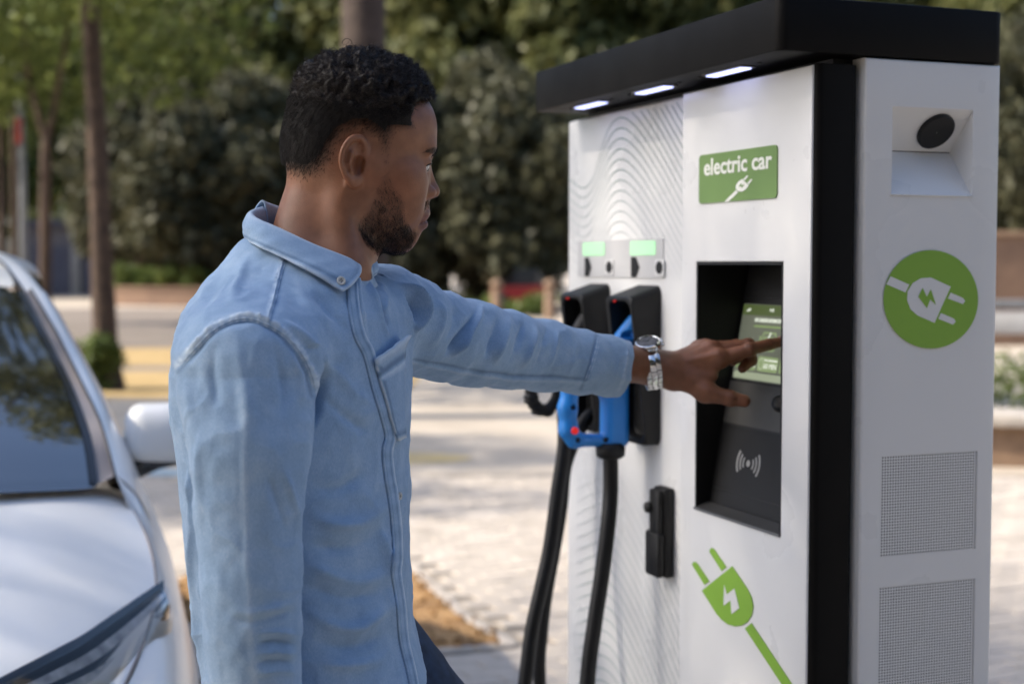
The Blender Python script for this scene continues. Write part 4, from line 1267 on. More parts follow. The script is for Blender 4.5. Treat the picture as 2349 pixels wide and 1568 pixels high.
# ------------------------------------------------------------------ the white car (local x to its left, y backwards, z up)
CAR_O = Vector((-1.13, 1.9, 0)); CAR_A = R(20)
CL = Vector((math.cos(CAR_A), math.sin(CAR_A), 0)); CB = Vector((-math.sin(CAR_A), math.cos(CAR_A), 0))
def on_car(x, y, lx):
    d = at(x, y, 1.0) - Vector((0, 0, 1.5)); c0 = Vector((0, 0, 1.5)) - CAR_O
    t = (lx - c0.dot(CB)) / d.dot(CB); q = c0 + d * t
    return Vector((q.dot(CL), lx, q.z))
car = empty('white_car', CAR_O, CAR_A)
tag(car, 'white hatchback car parked nose forward at the left picture edge', 'car')
M['car_white'] = pmat('car_white', (0.88, 0.88, 0.87), 0.3, coat=0.3, noise=0.015, scale=2)
M['car_trim'] = pmat('car_trim', (0.24, 0.21, 0.20), 0.42, coat=0.4)
M['car_black'] = pmat('car_black', (0.008, 0.008, 0.009), 0.25, coat=0.5)
M['car_glass'] = pmat('car_glass', (0.012, 0.014, 0.014), 0.02, spec=1.0, coat=1.0)
M['car_glass'].node_tree.nodes['Principled BSDF'].inputs['Coat IOR'].default_value = 2.2
M['car_glass'].node_tree.nodes['Principled BSDF'].inputs['IOR'].default_value = 1.8
M['lamp_dark'] = pmat('lamp_dark', (0.015, 0.014, 0.013), 0.12, coat=1.0, noise=0.5, scale=18)
M['lamp_chrome'] = pmat('lamp_chrome', (0.80, 0.80, 0.80), 0.12, metal=0.35, coat=0.5, noise=0.5, scale=26)
M['lamp_amber'] = pmat('lamp_amber', (0.30, 0.19, 0.14), 0.15, metal=0.6, coat=1.0)
def clear_mat(name):
    m = bpy.data.materials.new(name); m.use_nodes = True
    N, L = m.node_tree.nodes, m.node_tree.links
    N.clear()
    o = N.new('ShaderNodeOutputMaterial'); t = N.new('ShaderNodeBsdfTransparent'); g_ = N.new('ShaderNodeBsdfGlossy'); f_ = N.new('ShaderNodeFresnel'); mx = N.new('ShaderNodeMixShader')
    g_.inputs['Roughness'].default_value = .02; f_.inputs['IOR'].default_value = 1.5
    L.new(f_.outputs[0], mx.inputs[0]); L.new(t.outputs[0], mx.inputs[1]); L.new(g_.outputs[0], mx.inputs[2]); L.new(mx.outputs[0], o.inputs['Surface'])
    return m
M['clear'] = clear_mat('clear_cover')
def grid_mesh(name, rows, mat, parent, sub=0, mirror=False, smooth=True):
    n, m_ = len(rows), len(rows[0])
    V = [Vector(p) for r_ in rows for p in r_]
    Fc = [(i * m_ + j, i * m_ + j + 1, (i + 1) * m_ + j + 1, (i + 1) * m_ + j) for i in range(n - 1) for j in range(m_ - 1)]
    if mirror and min(abs(p.x) for p in V) > .01:
        for sg in (1, -1):
            o = mesh_from(name, [Vector((p.x * sg, p.y, p.z)) for p in V], [f if sg > 0 else f[::-1] for f in Fc], mat, parent, smooth)
            if sub:
                s = o.modifiers.new('smooth', 'SUBSURF'); s.levels = sub; s.render_levels = sub
        return o
    if mirror:
        n0 = len(V); V += [Vector((-p.x, p.y, p.z)) for p in V]
        Fc += [tuple(n0 + q for q in f[::-1]) for f in Fc]
    o = mesh_from(name, V, Fc, mat, parent, smooth)
    if mirror:
        w = bmesh.new(); w.from_mesh(o.data); bmesh.ops.remove_doubles(w, verts=w.verts[:], dist=1e-5); w.to_mesh(o.data); w.free()
    if sub:
        s = o.modifiers.new('smooth', 'SUBSURF'); s.levels = sub; s.render_levels = sub
    return o
def spline_rows(secs, n=5):
    """rows interpolated between the given sections: [(lx, [(ly, z)...])]"""
    cols = len(secs[0][1])
    tracks = [catmull([Vector((s[1][j][0], s[0], s[1][j][1])) for s in secs], n) for j in range(cols)]
    return [[tracks[j][i] for j in range(cols)] for i in range(len(tracks[0]))]
hood_secs = [
    (.06, [(0, .735), (.14, .733), (.25, .727), (.36, .710), (.44, .690)]),
    (.20, [(0, .815), (.16, .812), (.30, .797), (.44, .757), (.545, .712)]),
    (.36, [(0, .868), (.18, .864), (.34, .845), (.50, .802), (.615, .758)]),
    (.56, [(0, .921), (.18, .918), (.36, .904), (.54, .866), (.682, .812)]),
    (.76, [(0, .965), (.18, .963), (.37, .952), (.56, .922), (.722, .858)]),
    (.93, [(0, .995), (.18, .995), (.38, .988), (.57, .967), (.724, .918)]),
    (1.10, [(0, 1.018), (.18, 1.018), (.39, 1.013), (.58, 1.003), (.700, .972)]),
    (1.24, [(0, 1.022), (.18, 1.022), (.39, 1.018), (.58, 1.008), (.668, .988)])]
rows = spline_rows(hood_secs, 5)
# the rear edge of the bonnet curves with the windscreen
for r_ in rows:
    for j, p in enumerate(r_):
        k = min(1.35, max(0, (p.y - .70) / .40))
        p.y -= k * .24 * max(0, 1 - (p.x / .70) ** 2)
hood = grid_mesh('bonnet', rows, M['car_white'], car, 2, True)
side_secs = [
    (.02, [(.44, .672), (.50, .655), (.545, .62), (.56, .54), (.56, .40), (.54, .22)]),
    (.14, [(.50, .715), (.575, .688), (.635, .64), (.665, .54), (.67, .40), (.65, .20)]),
    (.36, [(.618, .754), (.665, .738), (.712, .70), (.745, .58), (.75, .42), (.74, .19)]),
    (.56, [(.686, .808), (.718, .785), (.752, .735), (.785, .62), (.80, .45), (.78, .18)]),
    (.76, [(.726, .854), (.748, .830), (.775, .775), (.812, .65), (.825, .47), (.80, .18)]),
    (.93, [(.728, .914), (.752, .885), (.782, .82), (.825, .68), (.84, .48), (.82, .18)]),
    (1.10, [(.704, .969), (.742, .935), (.785, .86), (.832, .70), (.85, .5), (.83, .18)]),
    (1.40, [(.690, 1.030), (.733, 1.005), (.792, .91), (.845, .74), (.86, .52), (.84, .18)]),
    (2.2, [(.69, 1.075), (.735, 1.05), (.80, .95), (.865, .78), (.875, .54), (.85, .18)]),
    (3.3, [(.69, 1.10), (.735, 1.075), (.80, .97), (.865, .80), (.875, .54), (.85, .18)]),
    (4.1, [(.62, 1.08), (.67, 1.05), (.74, .95), (.80, .8), (.82, .55), (.80, .2)]),
    (4.40, [(.50, .95), (.54, .92), (.60, .85), (.66, .72), (.68, .5), (.66, .25)])]
grid_mesh('fender', spline_rows(side_secs, 4), M['car_white'], car, 1, True)
grid_mesh('front_bumper', [[(0, -.05, .60), (.30, -.03, .60), (.54, .03, .60)], [(0, .06, .737), (.25, .06, .727), (.44, .05, .685)]][::-1] + [[(0, -.07, .45), (.32, -.05, .45), (.56, .02, .45)], [(0, -.04, .22), (.3, -.02, .22), (.54, .02, .22)]], M['car_white'], car, 0, True)
# pillar strips and windscreen read from their outlines
tr_in = [(222, 1110, 1.075), (219.5, 1085, 1.11), (205, 1002, 1.24), (165, 892, 1.45), (110, 779, 1.72), (53, 669, 2.02)]
tr_out = [(262, 1092, 1.09), (256, 1066, 1.14), (227, 966, 1.28), (183, 874, 1.49), (128, 764, 1.76), (69.5, 665, 2.05)]
sil = [(342, 1190, 1.12), (318, 1118, 1.24), (268, 985, 1.42), (219.5, 881, 1.62), (164.7, 779, 1.86), (110, 680, 2.12)]
A_in = catmull([on_car(*p) for p in tr_in], 5); A_out = catmull([on_car(*p) for p in tr_out], 5); A_sil = catmull([on_car(*p) for p in sil], 5)
grid_mesh('pillar_trim', [A_in, A_out], M['car_trim'], car, 0, True)
lift = Vector((.002, -.004, .004))
mid_ = [(a + lift) * .5 + b_ * .5 + Vector((.012, -.012, .012)) for a, b_ in zip(A_out, A_sil)]
grid_mesh('pillar', [[a + lift for a in A_out], mid_, A_sil, [p + Vector((.025, .10, -.03)) for p in A_sil]], M['car_white'], car, 1, True)
cr = [Vector((.60, 1.16, .985)), Vector((.690, 1.12, .955))]
grid_mesh('scuttle', [[Vector((.50, 1.14, 1.00)), Vector((.60, 1.17, .985)), Vector((.700, 1.16, .955))], [Vector((.50, 1.06, .995)), Vector((.60, 1.04, .985)), Vector((.705, 1.02, .940))]], M['car_black'], car, 0, True)
grid_mesh('pillar_foot', [[A_out[0] + lift, (A_out[0] + A_sil[0]) * .5 + Vector((.006, -.004, .012)), A_sil[0]], [Vector((.708, 1.05, .945)), Vector((.744, 1.03, .908)), Vector((.770, 1.0, .855))]], M['car_white'], car, 0, True)
gap = tube_obj('pillar_gap', [p + Vector((.001, -.003, .003)) for p in A_out], .0035, M['car_black'], car, 6)
ws = []
for p in [A_in[0] + (A_in[0] - A_in[5]) * .45] + A_in:
    row = []
    for k in range(13):
        s = 1 - k / 6.0
        q = Vector((p.x * s, p.y, p.z)); b_ = 1 - s * s
        row.append(q + Vector((0, -.20, .035)) * b_)
    ws.append(row)
grid_mesh('windscreen', ws, M['car_glass'], car, 1)
frit = []
for p in A_in: frit.append([p + Vector((-.015, -.010, .004)), p + Vector((.002, -.004, .003))])
grid_mesh('windscreen_frit', frit, M['car_black'], car, 0, True)
# roof and glasshouse behind
top_p = A_in[-1]; rs_ = A_sil[-1]
def roof_row(y, w, z, crown): return [(w * s, y, z + crown * (1 - s * s)) for s in (0, .35, .7, .9, 1.0)]
grid_mesh('roof', [[(top_p.x * s * .98, top_p.y - .20 * (1 - s * s) + .004, top_p.z + .042 * (1 - s * s) + .008) for s in (0, .35, .7, .9, 1.0)], roof_row(2.25, .475, 1.480, .045), roof_row(2.7, .46, 1.505, .045), roof_row(3.3, .55, 1.485, .04), roof_row(3.9, .50, 1.42, .03)], M['car_white'], car, 2, True)
rail = catmull([A_sil[-1], on_car(55, 611, 2.40), on_car(0, 580, 2.75), Vector((.60, 3.4, 1.475)), Vector((.55, 3.9, 1.40))], 5)
grid_mesh('roof_rail', [[p + Vector((-.06, -.02, .012)) for p in rail], [p + Vector((-.02, -.01, .012)) for p in rail], rail, [p + Vector((.012, 0, -.03)) for p in rail]], M['car_white'], car, 1, True)
tube_obj('roof_seam', [p + Vector((-.062, -.02, .013)) for p in rail], .004, M['car_black'], car, 6)
grid_mesh('side_glass', [[p + Vector((.005, .06, -.03)) for p in A_sil[4:]] + [p + Vector((.005, 0, -.03)) for p in rail[4:]], [Vector((.715, 1.40 + k * .062, 1.03)) for k in range(len(A_sil[4:]) + len(rail[4:]))]], M['car_glass'], car, 0, True)
grid_mesh('rear_window', [roof_row(3.9, .52, 1.42, .03), roof_row(4.3, .60, 1.05, .03)], M['car_glass'], car, 1, True)
grid_mesh('tailgate', [roof_row(4.3, .62, 1.05, .03), roof_row(4.42, .64, .8, .02), roof_row(4.40, .62, .3, .0)], M['car_white'], car, 1, True)
# seam between bonnet and fender, door mirror, headlamp
sm = catmull([Vector((s[1][-1][0] + .002, s[0], s[1][-1][1] - .001)) for s in hood_secs[2:7]], 6)
tube_obj('bonnet_seam', sm, .0030, M['car_trim'], car, 6)
mir = empty('door_mirror', (0, 0, 0)); mir.parent = car
mc = on_car(378, 990, 1.50)
def f_mir(P):
    q = P - np.array(mc)
    d = rbox(q, (.03, .0, .0), (.125, .064, .072), .045)
    d = smin(d, ellip(q, (.03, -.035, .0), (.105, .045, .058)), .03)
    return d + .10 * np.maximum(0, q[:, 0] - .06) * (np.abs(q[:, 2]) / .06)
sdf_obj('housing', f_mir, np.array(mc) - np.array([.16, .13, .11]), np.array(mc) + np.array([.22, .12, .11]), .005, M['car_white'], mir)
def f_mb(P):
    q = P - np.array(mc)
    d = cone(q, (.06, .01, -.062), (-.05, .01, -.070), .018, .030)
    d = smin(d, cone(q, (-.05, .01, -.072), (-.11, .02, -.110), .028, .034), .02)
    d = smin(d, rbox(q, (.03, .005, -.066), (.10, .045, .010), .008), .012)
    return d
sdf_obj('mirror_foot', f_mb, np.array(mc) - np.array([.2, .1, .17]), np.array(mc) + np.array([.2, .1, .0]), .005, M['car_black'], mir)
mesh_from('mirror_glass', [mc + Vector(p) for p in ((-.07, .064, -.05), (.13, .064, -.05), (.13, .064, .05), (-.07, .064, .05))], [(0, 1, 2, 3)], M['steel_polished'], mir)
hl = empty('headlamp', (0, 0, 0)); hl.parent = car
U_ = [(370, 1347, .745), (305, 1392, .63), (244, 1434, .53), (183, 1476, .44), (122, 1509, .37), (61, 1541, .31), (0, 1573, .26), (-70, 1610, .20)]
L_ = [(381, 1440, .70), (374, 1530, .60), (345, 1610, .50), (290, 1660, .42), (210, 1700, .35), (120, 1730, .29), (40, 1750, .24), (-50, 1770, .18)]
Up = [on_car(*p) for p in U_]; Lp = [on_car(*p) for p in L_]
Uc, Lc = catmull(Up, 4), catmull(Lp, 4)
def hl_row(t, push): return [u + (l - u) * t + Vector((.35, -.8, .35)) * (push + .018 * 4 * t * (1 - t)) for u, l in zip(Uc, Lc)]
grid_mesh('lamp_housing', [hl_row(t, .003) for t in (0, .25, .5, .75, 1)], M['lamp_dark'], hl)
grid_mesh('lamp_gap', [[u + Vector((.006, .014, .013)) for u in Uc], [u + Vector((.004, -.010, .006)) for u in Uc], hl_row(.06, .008)], M['car_black'], hl)
grid_mesh('light_guide', [hl_row(t, .006) for t in (.12, .17, .23)], M['lamp_chrome'], hl)
grid_mesh('light_guide', [hl_row(t, .006) for t in (.31, .37, .43)], M['lamp_chrome'], hl)
am = [r_[:9] for r_ in [hl_row(t, .008) for t in (.46, .62, .8, .98)]]
grid_mesh('side_reflector', [r_[0:5] for r_ in am], M['lamp_amber'], hl)
pc = Uc[13] + (Lc[13] - Uc[13]) * .66 + Vector((.35, -.8, .35)) * .020
bmp = bmesh.new(); bmesh.ops.create_uvsphere(bmp, u_segments=24, v_segments=16, radius=.030)
for v in bmp.verts: v.co = pc + Vector((v.co.x, v.co.y * .6, v.co.z))
M['lamp_lens_glass'] = pmat('lamp_lens_glass', (0.10, 0.16, 0.32), 0.05, metal=0.3, coat=1.0)
bm_obj('projector', bmp, M['lamp_lens_glass'], hl, True)
grid_mesh('lamp_cover', [hl_row(t, .024) for t in (0, .2, .4, .6, .8, 1)], M['clear'], hl)
# wheels
for sx in (-1, 1):
    for wy in (.86, 3.5):
        w = tube_obj('wheel', [(sx * .86, wy, .31), (sx * .66, wy, .31)], [.31, .31], M['black_rubber'], car, 28)
        tube_obj('rim', [(sx * .865, wy, .31), (sx * .84, wy, .31)], [.20, .21], M['steel'], w, 20)
# ------------------------------------------------------------------ the man
def rot_ypr(yaw, pitch, roll):
    cy, sy = math.cos(yaw), math.sin(yaw); cp, sp = math.cos(pitch), math.sin(pitch); cr, sr = math.cos(roll), math.sin(roll)
    Rz = np.array([[cy, -sy, 0], [sy, cy, 0], [0, 0, 1]]); Ry = np.array([[cp, 0, sp], [0, 1, 0], [-sp, 0, cp]]); Rx = np.array([[1, 0, 0], [0, cr, -sr], [0, sr, cr]])
    return Rz @ Ry @ Rx
HEAD_M = rot_ypr(R(20), R(8), R(6))
HEAD_O = np.array([-.1965, 1.77, 1.618])
def to_head(P): return (P - HEAD_O) @ HEAD_M
def from_head(q): return HEAD_O + np.asarray(q) @ HEAD_M.T
_ct, _st = math.cos(R(3.15)), math.sin(R(3.15))
def pix(P):
    """where points stand in the 2349 px picture; used to read shapes off the photograph"""
    q = P - np.array([0, 0, 1.5])
    w = q[:, 1] * _ct - q[:, 2] * _st
    return 1174.5 + FPX * q[:, 0] / w, 784 - FPX * (q[:, 1] * _st + q[:, 2] * _ct) / w
def A3(x, y, Y): return np.array(at(x, y, Y))

def vnoise(P, scale, seed=0):
    """smooth value noise in -1..1"""
    q = P * scale + 100.0
    i = np.floor(q).astype(np.int64); f = q - i
    f = f * f * (3 - 2 * f)
    def hsh(a, b, c):
        n = (a * 374761393 + b * 668265263 + c * 2147483647 + seed * 974711) & 0x7fffffff
        n = ((n ^ (n >> 13)) * 1274126177) & 0x7fffffff
        return ((n ^ (n >> 16)) & 0xffff) / 32767.5 - 1.0
    out = 0
    for dx in (0, 1):
        for dy in (0, 1):
            for dz in (0, 1):
                w = (f[:, 0] if dx else 1 - f[:, 0]) * (f[:, 1] if dy else 1 - f[:, 1]) * (f[:, 2] if dz else 1 - f[:, 2])
                out = out + w * hsh(i[:, 0] + dx, i[:, 1] + dy, i[:, 2] + dz)
    return out

def sstep(a, b, x):
    t = np.clip((x - a) / (b - a), 0, 1); return t * t * (3 - 2 * t)

def head_local(q, ears=True):
    qa = q.copy(); qa[:, 1] = np.abs(qa[:, 1])
    d = ellip(q, (.0085, 0, .040), (.0865, .0735, .080))
    d = smin(d, ellip(q, (.043, 0, .054), (.0515, .060, .050)), .02)
    d = smin(d, ellip(q, (-.032, 0, .006), (.043, .053, .050)), .03)
    d = smin(d, ellip(q, (.048, 0, -.015), (.047, .055, .056)), .02)
    d = smin(d, ellip(qa, (.055, .041, -.008), (.028, .0185, .019)), .026)
    d = smin(d, cone(qa, (.055, .049, -.002), (.0, .062, .002), .009, .009), .026)
    d = smin(d, ellip(q, (.066, 0, -.046), (.036, .037, .032)), .014)
    d = smin(d, cone(qa, (.006, .052, -.002), (.006, .050, -.044), .014, .014), .022)
    d = smin(d, cone(qa, (.006, .049, -.046), (.066, .016, -.079), .0155, .016), .022)
    d = smin(d, ellip(q, (.0725, 0, -.0805), (.0222, .026, .0185)), .012)
    d = smin(d, ellip(qa, (.040, .0345, -.034), (.043, .027, .038)), .022)
    d = smin(d, ellip(q, (.030, 0, -.055), (.045, .042, .034)), .02)
    # brow
    d = smin(d, ellip(qa, (.0795, .024, .0350), (.0135, .025, .0100)), .014)
    d = smin(d, ellip(q, (.0890, 0, .0345), (.0100, .014, .013)), .012)
    # eye sockets, eyelids
    d = smax(d, -ellip(qa, (.1010, .034, .0140), (.0185, .0185, .0120)), .010)
    d = smin(d, ellip(qa, (.0770, .0325, .0150), (.0150, .0150, .0125)), .004)
    d = smax(d, -ellip(qa, (.0895, .0370, .0125), (.0110, .0135, .0046)), .0015)
    # nose
    d = smin(d, cone(q, (.0895, 0, .0205), (.1060, 0, -.0110), .0062, .0070), .009)
    d = smin(d, cone(qa, (.084, .008, .010), (.093, .0105, -.017), .009, .0085), .010)
    d = smin(d, ellip(q, (.1058, 0, -.0160), (.0110, .0115, .0086)), .006)
    d = smin(d, ellip(qa, (.0970, .0130, -.0175), (.0120, .0072, .0082)), .0035)
    d = smax(d, -ellip(qa, (.1040, .0062, -.0255), (.0065, .0034, .0045)), .002)
    # lips
    d = smin(d, ellip(q, (.0995, 0, -.0345), (.0065, .010, .010)), .008)
    d = smin(d, ellip(q, (.0960, 0, -.0440), (.0115, .0225, .0078)), .007)
    d = smin(d, ellip(q, (.0960, 0, -.0578), (.0118, .0200, .0078)), .007)
    d = smin(d, ellip(q, (.0810, 0, -.0690), (.0170, .024, .014)), .010)
    cz = q[:, 2] + .0513 + 10.0 * (qa[:, 1]) ** 2
    slit = np.maximum(np.abs(cz) - .0005, np.maximum(qa[:, 1] - .0235, .0985 - 9.0 * qa[:, 1] ** 2 * 1.6 - q[:, 0]))
    d = smax(d, -slit, .0025)
    if ears:
        ey = .0690
        tilt = qa.copy()
        # ear frame: u back, w up, n out; the shell stands off the head by 25 degrees
        ex = -(qa[:, 0] - .002); ez = qa[:, 2]; en = qa[:, 1] - ey - ex * .38
        E = np.stack([ex, en, ez], 1)
        hel = [(.002, .002, .009), (.004, .004, .0235), (.0125, .005, .0325), (.0235, .0045, .0300), (.0310, .004, .0180), (.0320, .003, .0040), (.0265, .003, -.0080), (.0175, .003, -.0165)]
        hs = catmull(hel, 4); hr = np.interp(np.linspace(0, 7, len(hs)), range(8), [.0028, .0034, .0038, .0040, .0040, .0038, .0038, .0040])
        e = None
        near_e = (np.abs(ex - .016) < .035) & (np.abs(ez - .008) < .045) & (np.abs(en) < .03)
        En = E[near_e]; ev_ = np.full(len(En), 1e3)
        for i_ in range(len(hs) - 1): ev_ = np.minimum(ev_, cone(En, hs[i_], hs[i_ + 1], hr[i_], hr[i_ + 1]))
        e = np.full(len(E), .02) + 0 * ex; e[near_e] = ev_
        e = smin(e, ellip(E, (.0095, .0025, -.0175), (.0085, .0042, .0075)), .005)
        e = smin(e, ellip(E, (.0170, -.0005, .0060), (.0150, .0042, .0250)), .004)
        anti = [(.0130, .0045, .0225), (.0205, .005, .0140), (.0220, .005, .0020), (.0165, .005, -.0065), (.0095, .0045, -.0085)]
        e = smin(e, chain(E, anti, [.0020, .0026, .0028, .0026, .0024], .003), .004)
        e = smax(e, -ellip(E, (.0105, .0062, .0020), (.0078, .0075, .0105)), .004)
        e = smax(e, -ellip(E, (.0145, .0068, .0180), (.0060, .0040, .0060)), .004)
        d = smin(d, e, .004)
        groove = [(.0125, .0078, .0268), (.0215, .0078, .0238), (.0268, .0072, .0140), (.0275, .0066, .0040), (.0225, .0062, -.0070)]
        d = smax(d, -chain(E, groove, [.0018, .0024, .0026, .0024, .0016], .002), .002)
        d = smax(d, -ellip(E, (.0092, .0055, .0010), (.0076, .0100, .0118)), .0025)
        d = smin(d, ellip(E, (-.0005, .0035, .0010), (.0038, .0042, .0055)), .003)
    return d

NECK_B = A3(706, 655, 1.735)
def f_neck(P, q=None):
    top = from_head((-.010, 0, -.015)); mid = from_head((-.014, 0, -.064))
    d = cone(P, top, mid, .050, .0500)
    d = smin(d, cone(P, mid, NECK_B, .0500, .057), .03)
    # the two long muscles of the neck and the throat
    for s in (-1, 1):
        d = smin(d, cone(P, from_head((-.018, s * .052, -.022)), NECK_B + np.array([.052, s * .018 - .02, -.02]), .012, .010), .03)
    d = smin(d, cone(P, from_head((.030, 0, -.075)), NECK_B + np.array([.050, -.015, .02]), .024, .026), .03)
    d = smin(d, cone(P, from_head((-.040, 0, -.015)), NECK_B + np.array([-.022, 0, .02]), .018, .027), .03)
    return d
def f_headneck(P):
    q = to_head(P)
    return smin(head_local(q), f_neck(P), .016)

# shoulder, elbow and wrist of both arms
SH_L = A3(915, 712, 1.885); EL_L = A3(1165, 792, 2.075); WR_L = A3(1497, 843, 2.245)
SH_R = A3(585, 850, 1.555); EL_R = A3(574, 1260, 1.530); WR_R = A3(600, 1700, 1.545)
c5 = lambda a, b: (1376.4 + a * .19533, 716.9 + b * .19533)
def H5(a, b, Y): x, y = c5(a, b); return A3(x, y, Y)
def hand_pts():
    return dict(
        wrist=H5(640, 645, 2.247), carp=H5(830, 660, 2.245),
        index=[H5(1400, 545, 2.236), H5(1760, 432, 2.236), H5(1990, 372, 2.246), H5(2150, 338, 2.252)],
        middle=[H5(1310, 450, 2.256), H5(1745, 385, 2.262), H5(1775, 560, 2.266), H5(1672, 650, 2.258)],
        ring=[H5(1240, 425, 2.276), H5(1600, 395, 2.288), H5(1640, 520, 2.292), H5(1560, 580, 2.286)],
        little=[H5(1160, 430, 2.296), H5(1420, 400, 2.310), H5(1470, 500, 2.314), H5(1410, 560, 2.308)],
        thumb=[H5(860, 790, 2.236), H5(1235, 935, 2.224), H5(1530, 1005, 2.220), H5(1695, 1035, 2.219)])
HP = hand_pts()
HAND_SC = 1.0
def f_hand(P):
    h = HP
    d = None
    for nm, r in (('index', .0150), ('middle', .0150), ('ring', .0145), ('little', .0135)):
        c = cone(P, h['carp'], h[nm][0], .0190, r)
        d = c if d is None else smin(d, c, .010)
    d = smin(d, cone(P, h['carp'], h['thumb'][1], .0185, .0150), .014)
    d = smin(d, cone(P, h['thumb'][0], (h['thumb'][1] + h['index'][0]) / 2, .0165, .0085), .014)
    for nm, rr in (('index', [.0128, .0102, .0090, .0074]), ('middle', [.0130, .0106, .0094, .0078]), ('ring', [.0122, .0100, .0086, .0064]), ('little', [.0108, .0088, .0076, .0058])):
        p = h[nm]
        f_ = chain(P, p, rr, .003)
        f_ = smin(f_, np.linalg.norm(P - p[1], axis=1) - rr[1] * 1.06, .004)
        d = smin(d, f_, .0065)
        k = p[0] + (h['carp'] - p[0]) * .02 + np.array([0, -.004, .004])
        d = smin(d, np.linalg.norm(P - k, axis=1) - rr[0] * .95, .008)
    t = h['thumb']
    f_ = chain(P, t[1:], [.0142, .0114, .0096], .004)
    f_ = smin(f_, np.linalg.norm(P - t[2], axis=1) - .0118, .004)
    d = smin(d, f_, .010)
    # tendons on the back of the hand
    for nm in ('index', 'middle', 'ring'):
        a = h['carp'] + np.array([.012, -.013, .010]); b = h[nm][0] + np.array([-.004, -.011, .0085])
        d = smin(d, cone(P, a, b, .0030, .0034), .006)
    # wrist and forearm: wider than thick
    ax = (HP['carp'] - EL_L); ax /= np.linalg.norm(ax)
    for s in (-1, 1):
        o = np.array([0, .011 * s, 0])
        d = smin(d, cone(P, h['carp'] + o * .9 + np.array([-.008, 0, 0]), h['wrist'] + o, .0205, .0215), .016)
        d = smin(d, cone(P, h['wrist'] + o, EL_L + (h['wrist'] - EL_L) * .45 + o, .0215, .033), .02)
    return d
# ------------------------------------------------------------------ cloth of the shirt
TZ = np.array([.78, .85, 1.00, 1.06, 1.13, 1.19, 1.27, 1.35, 1.40, 1.44, 1.47, 1.50, 1.53, 1.56])
TXL = np.array([-.366, -.365, -.367, -.370, -.3765, -.380, -.385, -.388, -.383, -.372, -.357, -.338, -.315, -.290])
TXR = np.array([-.118, -.115, -.106, -.122, -.1275, -.1285, -.130, -.1295, -.1295, -.140, -.155, -.172, -.188, -.205])
TB = np.array([.182, .180, .172, .168, .164, .164, .168, .178, .182, .166, .132, .092, .062, .04])
TYAW = np.array([2, 2, 0, -3, -7, -10, -14, -18, -20, -20, -20, -20, -20, -20.0])
TCY = np.array([1.735, 1.735, 1.735, 1.733, 1.730, 1.728, 1.728, 1.728, 1.730, 1.732, 1.735, 1.737, 1.74, 1.745])
def f_torso(P):
    z = P[:, 2]
    zc = np.clip(z, TZ[0], TZ[-1])
    xl, xr, b, yw, cy = (np.interp(zc, TZ, t) for t in (TXL, TXR, TB, TYAW, TCY))
    yw = np.radians(yw); e = (xr - xl) / 2; cx = (xr + xl) / 2
    c, s = np.cos(yw), np.sin(yw)
    a = np.sqrt(np.maximum(e ** 2 - (b * s) ** 2, .0004)) / c
    dx, dy = P[:, 0] - cx, P[:, 1] - cy
    u = dx * c + dy * s; v = -dx * s + dy * c
    p = 2.25
    k = (np.abs(u / a) ** p + np.abs(v / b) ** p) ** (1 / p)
    d = (k - 1) * np.minimum(a, b) * .92
    d = smax(d, TZ[0] - z, .01)
    return smax(d, z - (1.508 - .40 * (P[:, 0] + .245)), .02)
def px_chain(tab, m):
    return [A3(x, y, Y) for x, y, Y, r in tab], [r for x, y, Y, r in tab]
SLR_P, SLR_R = px_chain([(569, 856, 1.556, .0690), (567, 905, 1.550, .0692), (574, 1000, 1.535, .0655), (575, 1100, 1.528, .0590), (573, 1200, 1.524, .0545), (577, 1300, 1.522, .0530), (578, 1400, 1.522, .0508), (583, 1500, 1.524, .0475), (592, 1620, 1.53, .0455), (602, 1700, 1.535, .044)], 0)
SLL_P, SLL_R = px_chain([(880, 735, 1.860, .070), (930, 748, 1.890, .0600), (1000, 769, 1.940, .0545), (1080, 786, 2.000, .0535), (1165, 803, 2.065, .0500), (1250, 815, 2.120, .0462), (1330, 828, 2.160, .0430), (1390, 836, 2.195, .0405), (1433, 846, 2.218, .0378), (1480, 856, 2.245, .036)], 0)
_sl = catmull([tuple(p) for p in SLR_P], 8); _slr = [v.x for v in catmull([(r, 0, 0) for r in SLR_R], 8)]
_sz = np.array([p.z for p in _sl])[::-1]; _sx = np.array([p.x for p in _sl])[::-1]; _sy = np.array([p.y for p in _sl])[::-1]; _sr = np.array(_slr)[::-1]
def f_sleeve_r(P):
    zc = np.clip(P[:, 2], _sz[0], _sz[-1])
    return np.sqrt((P[:, 0] - np.interp(zc, _sz, _sx)) ** 2 + (P[:, 1] - np.interp(zc, _sz, _sy)) ** 2 + (P[:, 2] - zc) ** 2) - np.interp(zc, _sz, _sr)
CUFF_N = np.array([.96, .14, -.22]); CUFF_N /= np.linalg.norm(CUFF_N); CUFF_P = A3(1434, 848, 2.21)
def f_sleeve_l(P):
    d = chain(P, SLL_P, SLL_R, .02)
    e = (P - CUFF_P) @ CUFF_N
    d = smax(d, e, .0015)
    inner = chain(P, SLL_P[-3:], [r - .0045 for r in SLL_R[-3:]], .02)
    return smax(d, -np.maximum(inner, -.045 - e), .0012)
def f_shirt(P):
    t = f_torso(P); r = f_sleeve_r(P); l = f_sleeve_l(P)
    kz = .007 + .055 * sstep(1.335, 1.43, P[:, 2])
    d = smin(t, r, kz)
    d = smin(d, l, .012 + .035 * sstep(1.38, 1.46, P[:, 2]))
    # hollow: a neck opening, and an open cuff
    return d
